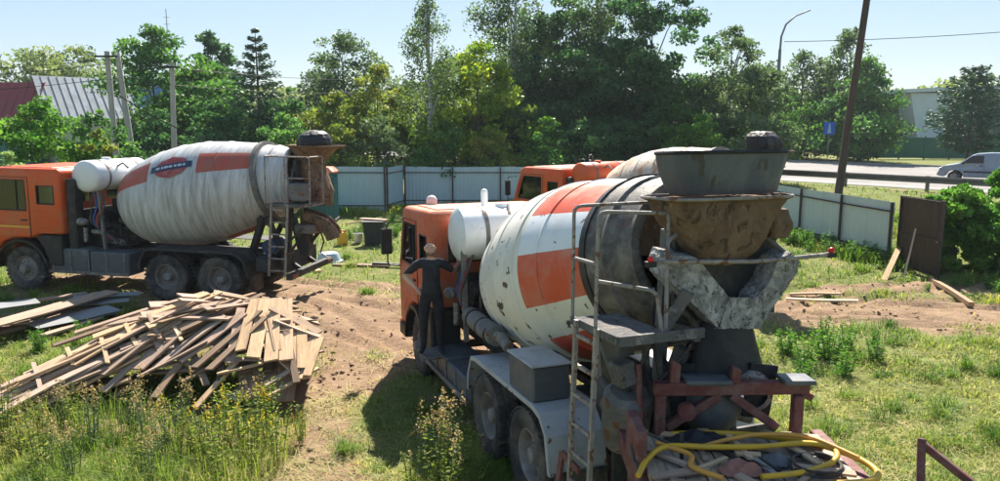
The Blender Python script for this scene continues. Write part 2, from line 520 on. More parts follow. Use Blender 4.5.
def gz(x, y, rough=True):
    x = np.asarray(x, float); y = np.asarray(y, float)
    num = np.zeros_like(x); den = np.full_like(x, 0.25)
    near = np.zeros_like(x)
    for c in CTRL:
        d2 = (x - c[0]) ** 2 + (y - c[1]) ** 2
        w = np.exp(-d2 / (2 * 1.6 ** 2))
        num += w * c[2]; den += w
        near = np.maximum(near, np.exp(-d2 / (2 * 0.6 ** 2)))
    z = num / den
    z = z + 1.0 * sstep((road_n(x, y) + 10.0) / 8.5)
    if rough:
        b = (vnoise(x, y, 2.3, 3) - 0.5) * 0.14 + (vnoise(x, y, 0.7, 5) - 0.5) * 0.06 + (vnoise(x, y, 0.3, 8) - 0.5) * 0.03
        fade = np.clip(1.0 - (np.abs(y) - 40) / 30, 0, 1)
        z = z + b * (1 - 0.85 * near) * fade * np.clip(-(road_n(x, y) + 2) / 4, 0, 1)
    return z

def g1(x, y):
    return float(gz(np.array([x]), np.array([y]))[0])

TRACKS = [([(-9.0, 18.9), (-5.5, 17.5), (-3.4, 15.6), (-1.8, 13.8), (0.5, 13.0), (3.2, 14.6), (6.1, 16.2), (8.0, 15.6), (11.0, 15.2), (17.0, 14.8)], 1.75),
          ([(-2.9, 14.4), (-2.7, 11.4), (-2.6, 9.8), (-2.2, 7.8), (-1.6, 5.5)], 1.0),
          ([(-4.6, 17.6), (-3.0, 18.2), (-1.0, 18.0)], 0.9),
          ([(-7.6, 9.3), (-5.0, 9.6), (-3.2, 9.4), (-2.2, 9.0)], 0.7),
          ([(6.5, 16.6), (8.5, 18.0), (10.5, 18.3), (13.5, 18.0)], 0.7)]

def dirt_mask(x, y):
    x = np.asarray(x, float); y = np.asarray(y, float)
    best = np.zeros_like(x)
    for pts, w in TRACKS:
        for (ax, ay), (bx, by) in zip(pts[:-1], pts[1:]):
            dx, dy = bx - ax, by - ay
            t = np.clip(((x - ax) * dx + (y - ay) * dy) / (dx * dx + dy * dy), 0, 1)
            d = np.hypot(x - ax - t * dx, y - ay - t * dy)
            best = np.maximum(best, (1.35 if w > 1.0 else 1.22) - d / w)
    for q in (POSE_NEAR, POSE_LEFT):          # bare earth below the trucks
        mt = pose_mat(q); c = mt @ Vector((1.0, 0, 0)); f = (mt.to_3x3() @ Vector((1, 0, 0)))
        u = (x - c.x) * f.x + (y - c.y) * f.y; v = -(x - c.x) * f.y + (y - c.y) * f.x
        best = np.maximum(best, 0.75 - 0.5 * np.maximum(np.abs(u) / 4.5, np.abs(v) / 1.5))
    n = (vnoise(x, y, 1.1, 11) - 0.5) * 0.75 + (vnoise(x, y, 0.4, 13) - 0.5) * 0.55 + (vnoise(x, y, 3.5, 17) - 0.5) * 0.5
    return np.clip(best + n, 0, 1)

def rut_depth(x, y):
    """wheel ruts along the main dirt track"""
    r = np.zeros_like(x); pts = TRACKS[0][0]
    for off, seed in ((-0.95, 71), (0.95, 73), (-0.35, 75), (1.5, 77)):
        best = np.full_like(x, 9.0)
        for (ax, ay), (bx, by) in zip(pts[:-1], pts[1:]):
            L = math.hypot(bx - ax, by - ay); ux, uy = (bx - ax) / L, (by - ay) / L
            t = np.clip((x - ax) * ux + (y - ay) * uy, 0, L)
            px_, py_ = x - ax - t * ux, y - ay - t * uy
            best = np.where(np.hypot(px_, py_) < np.abs(best), -px_ * uy + py_ * ux, best)
        d = best - off + (vnoise(x, y, 2.2, seed) - 0.5) * 0.5
        r += 0.085 * np.exp(-(d / 0.14) ** 2) - 0.035 * np.exp(-((np.abs(d) - 0.26) / 0.10) ** 2)
    near = np.zeros_like(x)
    for c in CTRL: near = np.maximum(near, np.exp(-((x - c[0]) ** 2 + (y - c[1]) ** 2) / 0.6))
    return r * (1 - near)

def dry_mask(x, y):
    """1 where the grass is mown and straw-coloured"""
    b = np.exp(-(((x - 6.5) / 3.6) ** 2 + ((y - 10.2) / 3.2) ** 2))
    b = b + 0.55 * np.exp(-(((x + 5.0) / 3.2) ** 2 + ((y - 8.0) / 2.0) ** 2))
    b = b + 0.8 * np.exp(-(((x + 2.4) / 1.3) ** 2 + ((y - 9.0) / 2.6) ** 2))
    return np.clip(b * 1.1 + (vnoise(x, y, 1.7, 23) - 0.5) * 0.9 + 0.12, 0, 1)

# ------------------------------------------------------------------ ground
def build_ground():
    near_x = np.concatenate([np.arange(-22, -8, 0.3), np.arange(-8, 12, 0.13), np.arange(12, 24.01, 0.3)]); near_y = np.concatenate([np.arange(2.0, 20, 0.13), np.arange(20, 44.01, 0.3)])
    out_x = np.array([25.5, 28, 32, 37, 43, 50, 60, 75, 100, 150, 250, 450, 900])
    xs = np.concatenate([-out_x[::-1] + 2, near_x, out_x])
    ys = np.concatenate([[-300, -100, -40, -15, -5, -1], near_y, [45.5, 48, 51, 54, 58, 62, 68, 75, 85, 100, 130, 180, 260, 400, 700, 1200]])
    X, Y = np.meshgrid(xs, ys)
    Z = gz(X.ravel(), Y.ravel()).reshape(X.shape)
    dm = dirt_mask(X.ravel(), Y.ravel()); near = (np.abs(X.ravel()) < 40) & (Y.ravel() < 60)
    dm = np.where(near, dm, 0)
    # ruts and clods on the bare earth
    Z = Z - (sstep(dm) * (0.03 + 0.05 * (vnoise(X.ravel(), Y.ravel(), 0.45, 31) - 0.5))).reshape(X.shape)
    Z = Z - rut_depth(X.ravel(), Y.ravel()).reshape(X.shape)
    V = np.stack([X.ravel(), Y.ravel(), Z.ravel()], 1)
    ny, nx = X.shape
    i = np.arange(ny - 1)[:, None] * nx + np.arange(nx - 1)[None, :]
    F = np.stack([i, i + 1, i + nx + 1, i + nx], -1).reshape(-1, 4)
    m, nt, out = _nt('ground_earth_and_grass')
    v = _coord(nt)
    at = nt.nodes.new("ShaderNodeAttribute"); at.attribute_name = "tint"
    n1 = _noise(nt, v, 0.9, 9, 0.7, 0.3); n2 = _noise(nt, _coord(nt, (0.8, 1.9, 1)), 4.0, 10, 0.75, 0.8); n3 = _noise(nt, v, 28.0, 5, 0.7)
    earth = _mix(nt, _ramp(nt, n1, [(0.32, 0.0), (0.68, 1.0)]), (0.25, 0.16, 0.098), (0.35, 0.24, 0.155))
    earth = _mix(nt, _ramp(nt, n2, [(0.46, 0.0), (0.72, 0.75)]), earth, (0.11, 0.07, 0.042))
    earth = _mix(nt, _ramp(nt, n3, [(0.60, 0.0), (0.70, 0.6)]), earth, (0.42, 0.33, 0.24))
    turf = _mix(nt, _ramp(nt, n2, [(0.35, 0.0), (0.65, 1.0)]), (0.09, 0.13, 0.028), (0.22, 0.22, 0.07))
    turf = _mix(nt, _ramp(nt, n1, [(0.5, 0.0), (0.75, 0.6)]), turf, (0.19, 0.145, 0.085))
    ad = nt.nodes.new("ShaderNodeMath"); ad.operation = 'MULTIPLY_ADD'
    nt.links.new(n3, ad.inputs[0]); ad.inputs[1].default_value = 0.5
    nt.links.new(at.outputs["Fac"], ad.inputs[2])
    f = _ramp(nt, ad.outputs[0], [(0.52, 0.0), (0.78, 1.0)])
    cc = _mix(nt, f, turf, earth)
    hb = nt.nodes.new("ShaderNodeMath"); hb.operation = 'ADD'
    nt.links.new(n2, hb.inputs[0]); nt.links.new(n3, hb.inputs[1])
    _pr(nt, out, cc, 0.95, 0, 0.15, hb.outputs[0], 0.8, 0.05)
    M['earth_clod'] = paint('earth_clod', (0.22, 0.14, 0.09), (0.33, 0.235, 0.17), (0.4, 0.7), 6.0, rough=0.95, bstr=0.6)
    me = np_mesh('ground', V, F, m, tint=dm, smooth=True)
    tag(link_mesh('ground', me), kind='structure')
build_ground()

# clods and crumbs of earth on the bare track
def build_clods(n=26000):
    y = 1.0 / rng.uniform(1 / 21.0, 1 / 5.5, n); x = rng.uniform(-1, 1, n) * (0.8 * y + 2)
    k = rng.uniform(0, 1, n) < np.clip(dirt_mask(x, y) * 1.3 - 0.3, 0, 1) * np.clip(vnoise(x, y, 0.6, 81) * 2 - 0.4, 0.1, 1)
    x, y = x[k], y[k]; n = len(x)
    s = 0.010 + 0.045 * rng.uniform(0, 1, n) ** 3
    base = np.array([(1, 0, 0), (0, 1, 0), (-1, 0, 0), (0, -1, 0), (0, 0, 0.8), (0, 0, -0.4)], float)
    V = base[None] * s[:, None, None] * rng.uniform(0.6, 1.4, (n, 6, 1)) + rng.normal(size=(n, 6, 3)) * s[:, None, None] * 0.18
    V += np.stack([x, y, gz(x, y) - 0.03 * sstep(dirt_mask(x, y)) - rut_depth(x, y) + s * 0.2], 1)[:, None, :]
    f = np.array([(0, 1, 4), (1, 2, 4), (2, 3, 4), (3, 0, 4), (1, 0, 5), (2, 1, 5), (3, 2, 5), (0, 3, 5)])
    F = (np.arange(n)[:, None, None] * 6 + f[None]).reshape(-1, 3)
    tag(link_mesh('earth_clods', np_mesh('earth_clods', V.reshape(-1, 3), F, M['earth_clod'])), 'crumbs and clods of brown earth on the dirt track', 'earth', kind='stuff')
build_clods()

# ------------------------------------------------------------------ road on its low embankment
def road_pt(t, n, z):
    p = ROAD_P + ROAD_D * t + ROAD_N * n
    return (p[0], p[1], z)

def strip(name, n0, n1, z, t0, t1, mat, step=4.0, kind='structure', thick=0.0):
    b = MB(); ts = np.arange(t0, t1 + step, step)
    vs = []; fs = []
    for t in ts:
        vs += [road_pt(t, n0, z), road_pt(t, n1, z)]
    for i in range(len(ts) - 1):
        fs.append((2 * i, 2 * i + 1, 2 * i + 3, 2 * i + 2))
    b.add(vs, fs)
    o = b.build(name, mat)
    return tag(o, kind=kind)

asph = paint('asphalt_pale_dusty', (0.16, 0.15, 0.145), (0.22, 0.205, 0.195), (0.4, 0.7), 0.25, rough=0.9, stretch=(1, 1, 1), bstr=0.3, fine=20)
kerb_m = paint('kerb_concrete', (0.40, 0.38, 0.35), (0.22, 0.20, 0.18), (0.45, 0.7), 1.5, rough=0.9)
line_m = paint('road_line_white', (0.62, 0.61, 0.58), (0.3, 0.28, 0.26), (0.5, 0.75), 1.0, rough=0.8)
strip('road', 1.2, 24.5, 1.02, -160, 130, asph)
strip('road_edge_line', 2.2, 2.4, 1.026, -160, 130, line_m)
for nn_ in (8.6, 16.4):
    b = MB()
    for t in np.arange(-150, 120, 8.0):
        b.add([road_pt(t, nn_, 1.026), road_pt(t, nn_ + 0.15, 1.026), road_pt(t + 3, nn_ + 0.15, 1.026), road_pt(t + 3, nn_, 1.026)], [(0, 1, 2, 3)])
    tag(b.build('road_lane_marking', line_m), kind='structure')
strip('road_edge_line', 22.9, 23.1, 1.026, -160, 130, line_m)
b = MB()
for t in np.arange(-160, 130, 10.0):
    b.bar(road_pt(t, 24.6, 1.08), road_pt(t + 9.96, 24.6, 1.08), 0.18, 0.16)
tag(b.build('kerb', kerb_m), kind='structure')

# ------------------------------------------------------------------ guardrail along the road
gal = paint('galvanised_steel', (0.16, 0.155, 0.15), (0.11, 0.09, 0.08), (0.45, 0.75), 2.0, rough=0.55, metal=0.4)
gr = thing('guardrail', 'grey corrugated steel guardrail on short posts along the road', 'guardrail', (ROAD_P[0], ROAD_P[1], 1.0))
def gr_l(t, n, z):
    p = road_pt(t, n, z); return (p[0] - ROAD_P[0], p[1] - ROAD_P[1], p[2])
pw = [(0.0, 0.0), (0.03, 0.04), (0.03, 0.10), (-0.03, 0.15), (-0.03, 0.17), (0.03, 0.22), (0.03, 0.28), (0.0, 0.32)]
for t in np.arange(-50, 40, 4.0):
    b = MB(); k = len(pw)
    vs = [gr_l(t, -0.13 - a, 0.42 + z) for a, z in pw] + [gr_l(t + 4.03, -0.13 - a, 0.42 + z) for a, z in pw]
    b.add(vs, [(i, i + 1, k + i + 1, k + i) for i in range(k - 1)])
    b.build('rail_beam', gal, gr, thick=0.008)
    b = MB(); p0 = gr_l(t + 1, 0.0, -0.3); p1 = gr_l(t + 1, 0.0, 0.76)
    b.bar(p0, p1, 0.14, 0.12)
    b.build('post', gal, gr)

# ------------------------------------------------------------------ profiled sheet fences
sheet_m = paint('sheet_pale_grey', (0.48, 0.57, 0.58), (0.42, 0.50, 0.51), (0.4, 0.8), 0.6, rough=0.5, rnd=9.0, bstr=0.05)
sheet_back = paint('sheet_blue_grey', (0.42, 0.54, 0.58), (0.37, 0.48, 0.52), (0.4, 0.8), 0.6, rough=0.5, rnd=9.0, bstr=0.05)
post_m = paint('fence_post_brown', (0.045, 0.032, 0.03), (0.10, 0.07, 0.06), (0.5, 0.8), 3.0, rough=0.6)
gate_m = paint('gate_sheet_brown', (0.055, 0.032, 0.026), (0.08, 0.055, 0.045), (0.5, 0.85), 1.5, rough=0.45, bstr=0.05)

def sheet_mesh(name, w, h, mat, pitch=0.19, dep=0.013, nribs=6):
    b = MB(); prof = []
    for i in range(nribs):
        x = i * pitch
        prof += [(x, 0), (x + pitch * 0.42, 0), (x + pitch * 0.54, dep), (x + pitch * 0.86, dep)]
    prof.append((nribs * pitch, 0))
    s = w / (nribs * pitch)
    k = len(prof)
    vs = [(x * s, y, 0) for x, y in prof] + [(x * s, y, h) for x, y in prof]
    b.add(vs, [(i, i + 1, k + i + 1, k + i) for i in range(k - 1)])
    return b.mesh(name, mat, fix=False)

def build_fence(pts, h, label, mat, gap=0.08, post_step=2.45, zs=None):
    """pts: ground line; posts and rails stand on the yard side (towards the camera / -normal)"""
    f = thing('sheet_metal_fence', label, 'fence', (pts[0][0], pts[0][1], 0), group='profiled sheet fences round the yard')
    ox, oy = pts[0][0], pts[0][1]
    me_cache = {}
    for (ax, ay), (bx, by) in zip(pts[:-1], pts[1:]):
        L = math.hypot(bx - ax, by - ay); ux, uy = (bx - ax) / L, (by - ay) / L
        nx, ny = -uy, ux
        ang = math.atan2(uy, ux)
        k = max(1, round(L / 1.14)); w = L / k
        key = round(w, 3)
        if key not in me_cache: me_cache[key] = sheet_mesh('fence_sheet', w * 1.012, h, mat)
        for i in range(k):
            o = link_mesh('sheet', me_cache[key], f)
            x, y = ax + ux * w * i, ay + uy * w * i
            zz = float(gz(np.array([x + ux * w / 2]), np.array([y + uy * w / 2]), False)[0])
            o.location = (x - ox + nx * (0.03 + 0.004 * (i % 2)), y - oy + ny * (0.03 + 0.004 * (i % 2)), zz + gap + random.uniform(-0.015, 0.02))
            o.rotation_euler = (0, 0, ang)
        kp = max(1, round(L / post_step))
        for i in range(kp + 1):
            x, y = ax + ux * L * i / kp, ay + uy * L * i / kp
            zz = float(gz(np.array([x]), np.array([y]), False)[0])
            b = MB(); p = (x - ox - nx * 0.05, y - oy - ny * 0.05)
            b.box((p[0], p[1], zz + (h + gap) / 2 - 0.15), (0.065, 0.065, h + gap + 0.3), Matrix.Rotation(ang, 3, 'Z'))
            b.build('post', post_m, f)
            if i < kp:
                x2, y2 = ax + ux * L * (i + 1) / kp, ay + uy * L * (i + 1) / kp
                z2 = float(gz(np.array([x2]), np.array([y2]), False)[0])
                for hh in (0.30, h - 0.28):
                    b = MB()
                    b.bar((x - ox - nx * 0.001, y - oy - ny * 0.001, zz + gap + hh), (x2 - ox - nx * 0.001, y2 - oy - ny * 0.001, z2 + gap + hh), 0.03, 0.045)
                    b.build('rail', post_m, f)
    return f

build_fence([(-17.5, 34.6), (-5.45, 34.2)], 2.15, 'blue grey sheet metal fence run beside the teal cabin', sheet_back)
build_fence([(-5.40, 34.3), (-4.90, 36.8)], 2.10, 'short blue grey sheet fence return at the yard corner', sheet_back)
build_fence([(-4.84, 36.85), (9.75, 36.6)], 2.0, 'long blue grey sheet metal fence along the back trees', sheet_back)
build_fence([(9.85, 36.4), (10.6, 28.4), (11.15, 23.4), (11.50, 21.0)], 1.80, 'pale grey sheet metal fence with brown posts along the road side', sheet_m)

gate = thing('gate_leaf', 'dark brown sheet metal gate leaf at the end of the pale fence', 'gate', (11.62, 20.85, g1(11.6, 20.0)), (0, 0, math.atan2(-1.65, 0.20)))
o = link_mesh('sheet', sheet_mesh('gate_sheet', 1.66, 2.05, gate_m), gate); o.location = (0, 0.02, 0.06)
b = MB()
for x in (0.02, 1.64): b.bb(x - 0.02, x + 0.02, -0.03, 0.01, 0.06, 2.11)
for z in (0.10, 1.05, 2.07): b.bb(0.04, 1.62, -0.026, 0.008, z - 0.02, z + 0.02)
b.build('frame', post_m, gate)
b = MB(); b.bb(1.67, 1.75, -0.05, 0.03, -0.2, 2.12); b.build('post', post_m, gate)
b = MB(); b.bb(1.60, 1.68, -0.06, -0.035, 0.98, 1.02); b.build('handle', M['tubesteel'], gate)

# ------------------------------------------------------------------ concrete mixer trucks (x forward, y left, z up; origin on the ground below the first rear axle)
AX_F, AX_R1, AX_R2, WR = 3.69, 0.0, -1.32, 0.535
TILT = R(11.0)
DRUM_O = Vector((1.55, 0, 2.00))
DRUM_D = Vector((-math.cos(TILT), 0, math.sin(TILT)))

def tyre_mesh():
    b = MB(); w = 0.14
    prof = [(-0.085, 0.29), (-0.10, 0.33), (-w, 0.40), (-w, 0.46), (-w + 0.02, 0.505), (-w + 0.045, 0.52), (-0.05, 0.525), (-0.045, 0.512), (-0.03, 0.512), (-0.025, 0.527),
            (0.025, 0.527), (0.03, 0.512), (0.045, 0.512), (0.05, 0.525), (w - 0.045, 0.52), (w - 0.02, 0.505), (w, 0.46), (w, 0.40), (0.10, 0.33), (0.085, 0.29)]
    b.lathe(prof, (0, 0, 0), (0, 1, 0), 48)
    for i in range(36):                     # tread lugs
        a = 2 * math.pi * i / 36
        for s in (-1, 1):
            rot = Matrix.Rotation(-a, 3, 'Y')
            c = rot @ Vector((0.527, s * (0.088 + 0.0), 0))
            b.box(c, (0.022, 0.085, 0.05), rot @ Matrix.Rotation(s * 0.35, 3, 'X'))
    return b.mesh('tyre', M['rubber'], 35, fix=False)

def rim_mesh(dual):
    b = MB()
    if dual:
        prof = [(0.085, 0.30), (0.095, 0.285), (0.075, 0.27), (0.02, 0.262), (-0.05, 0.25), (-0.06, 0.15), (-0.055, 0.13), (-0.055, 0.0)]
    else:
        prof = [(0.085, 0.30), (0.095, 0.285), (0.075, 0.27), (0.03, 0.258), (0.045, 0.20), (0.075, 0.15), (0.08, 0.13), (0.08, 0.0)]
    b.lathe(prof, (0, 0, 0), (0, 1, 0), 32)
    return b.mesh('rim', M['rim'], 35, fix=False)

def hub_mesh(dual):
    b = MB()
    z = -0.055 if dual else 0.08
    b.lathe([(z, 0.125), (z + 0.05, 0.12), (z + 0.08, 0.10), (z + 0.13, 0.085), (z + 0.14, 0.06), (z + 0.14, 0.0)], (0, 0, 0), (0, 1, 0), 20)
    for i in range(10):
        a = 2 * math.pi * i / 10
        c = Vector((0.175 * math.cos(a), z - 0.01, 0.175 * math.sin(a)))
        b.cyl(c, c + Vector((0, 0.045, 0)), 0.016, None, 6)
    return b.mesh('hub', M['rim'], 35, fix=False)

TYRE = tyre_mesh(); RIM = {d: rim_mesh(d) for d in (0, 1)}; HUB = {d: hub_mesh(d) for d in (0, 1)}

def wheel(parent, x, y, side, dual, spin):
    w = bpy.data.objects.new('wheel', None); col.objects.link(w); w.parent = parent
    w.location = (x, y, WR); w.rotation_euler = (0, spin, 0 if side > 0 else math.pi)
    link_mesh('tyre', TYRE, w)
    link_mesh('rim', RIM[dual], w); link_mesh('hub', HUB[dual], w)

def evaluated(o, name):
    """mesh of an object with its modifiers applied; the object is removed"""
    dg = bpy.context.evaluated_depsgraph_get(); dg.update()
    me = bpy.data.meshes.new_from_object(o.evaluated_get(dg)); me.name = name
    bpy.data.objects.remove(o)
    return me

def cab_shell():
    """orange cab: bevelled outer body, hollow, with window openings"""
    prof = [(2.55, 1.40), (2.55, 2.86), (2.64, 2.93), (4.28, 2.93), (4.46, 2.86), (4.78, 2.02), (4.86, 1.9), (4.86, 0.78), (4.42, 0.74), (4.36, 0.95),
            (4.16, 1.18), (3.88, 1.28), (3.50, 1.28), (3.28, 1.33), (3.16, 1.40)]
    b = MB(); b.prism(prof, -1.22, 1.22)
    body = b.build('cab_tmp', M['orange'])
    bv = body.modifiers.new('b', 'BEVEL'); bv.width = 0.075; bv.segments = 3; bv.limit_method = 'ANGLE'; bv.angle_limit = R(50)
    cut = []
    inner = [(2.60, 1.46), (2.60, 2.83), (2.67, 2.88), (4.24, 2.88), (4.40, 2.83), (4.72, 2.0), (4.79, 1.9), (4.79, 1.46)]
    b = MB(); b.prism(inner, -1.16, 1.16); cut.append(b)
    win = [(3.52, 1.93), (3.46, 2.00), (3.46, 2.60), (3.52, 2.66), (4.26, 2.66), (4.34, 2.60), (4.58, 2.00), (4.53, 1.93)]
    b = MB(); b.prism(win, -1.5, 1.5); cut.append(b)
    b = MB(); b.prism([(2.76, 2.10), (2.72, 2.14), (2.72, 2.50), (2.76, 2.54), (3.14, 2.54), (3.18, 2.50), (3.18, 2.14), (3.14, 2.10)], -1.5, 1.5); cut.append(b)
    b = MB(); b.prism([(-1.0, 2.04), (-1.05, 2.10), (-1.02, 2.70), (-0.96, 2.76), (0.96, 2.76), (1.02, 2.70), (1.05, 2.10), (1.0, 2.04)], 4.2, 5.2, 'x'); cut.append(b)
    for s in (-1, 1):
        y0, y1 = sorted((s * 0.32, s * 0.92))
        b = MB(); b.bb(2.4, 2.65, y0, y1, 2.12, 2.52); cut.append(b)
    objs = []
    for i, q in enumerate(cut):
        c = q.build('cut_tmp', M['orange']); objs.append(c)
        md = body.modifiers.new('c%d' % i, 'BOOLEAN'); md.operation = 'DIFFERENCE'; md.solver = 'EXACT'; md.object = c
    me = evaluated(body, 'cab_body')
    for c in objs: bpy.data.objects.remove(c)
    me.materials.append(M['cab_lining'])
    me.polygons.foreach_set('material_index', [1 if (2.58 < p.center.x < 4.80 and abs(p.center.y) < 1.163 and 1.45 < p.center.z < 2.885) else 0 for p in me.polygons])
    me.polygons.foreach_set("use_smooth", [True] * len(me.polygons)); me.set_sharp_from_angle(angle=R(35))
    return me
CAB = cab_shell()

def drum_profile():
    st = [(0.0, 0.02), (0.0, 0.52), (0.035, 0.66), (0.14, 0.78), (0.36, 0.93), (0.62, 1.03), (0.92, 1.10), (1.16, 1.145), (1.165, 1.16), (1.20, 1.16), (1.205, 1.15), (1.22, 1.152), (1.45, 1.185), (1.70, 1.205),
          (1.705, 1.215), (1.735, 1.215), (1.74, 1.205), (2.05, 1.20), (2.30, 1.185), (2.305, 1.195), (2.335, 1.195), (2.34, 1.18), (2.45, 1.165), (2.47, 1.162), (2.60, 1.14), (2.85, 1.095), (2.855, 1.105), (2.885, 1.105), (2.89, 1.09), (3.2, 1.02), (3.5, 0.955), (3.66, 0.915)]
    return st

def on_drum(s, ang, off=0.0):
    """point on the drum shell: s along the axis, ang from straight up towards the left side"""
    pr = drum_profile()
    r = np.interp(s, [p[0] for p in pr], [p[1] for p in pr]) + off
    up = Vector((math.sin(TILT), 0, math.cos(TILT)))
    return DRUM_O + DRUM_D * s + (up * math.cos(ang) + Vector((0, 1, 0)) * math.sin(ang)) * r

def drum_patch(name, poly_fn, mat, parent, off=0.006):
    """printed mark: a sheet that follows the shell; poly_fn gives a grid of (s, ang)"""
    g = poly_fn(); nr, nc = len(g), len(g[0]); b = MB()
    vs = [on_drum(s, a, off) for row in g for (s, a) in row]
    b.add(vs, [(i * nc + j, i * nc + j + 1, (i + 1) * nc + j + 1, (i + 1) * nc + j) for i in range(nr - 1) for j in range(nc - 1)])
    return b.build(name, mat, parent, 40)

def loop_pipe(pts, r, bend=0.07, n=8):
    """rounded corner polyline"""
    pts = [Vector(p) for p in pts]; out = [pts[0]]
    for i in range(1, len(pts) - 1):
        a = (pts[i - 1] - pts[i]); c = (pts[i + 1] - pts[i])
        k = min(bend, a.length * 0.45, c.length * 0.45)
        p0 = pts[i] + a.normalized() * k; p2 = pts[i] + c.normalized() * k
        for t in (0, 0.33, 0.67, 1):
            out.append(p0 * (1 - t) ** 2 + pts[i] * 2 * t * (1 - t) + p2 * t * t)
    out.append(pts[-1])
    return out

def rrect(cx, cy, z, wx, wy, r, k=4):
    """rounded rectangle ring in a level plane"""
    pts = []
    for q, (sx, sy) in enumerate(((1, 1), (-1, 1), (-1, -1), (1, -1))):
        for i in range(k + 1):
            a = math.pi / 2 * (q + i / k)
            pts.append((cx + sx * (wx / 2 - r) + r * math.cos(a), cy + sy * (wy / 2 - r) + r * math.sin(a), z))
    return pts

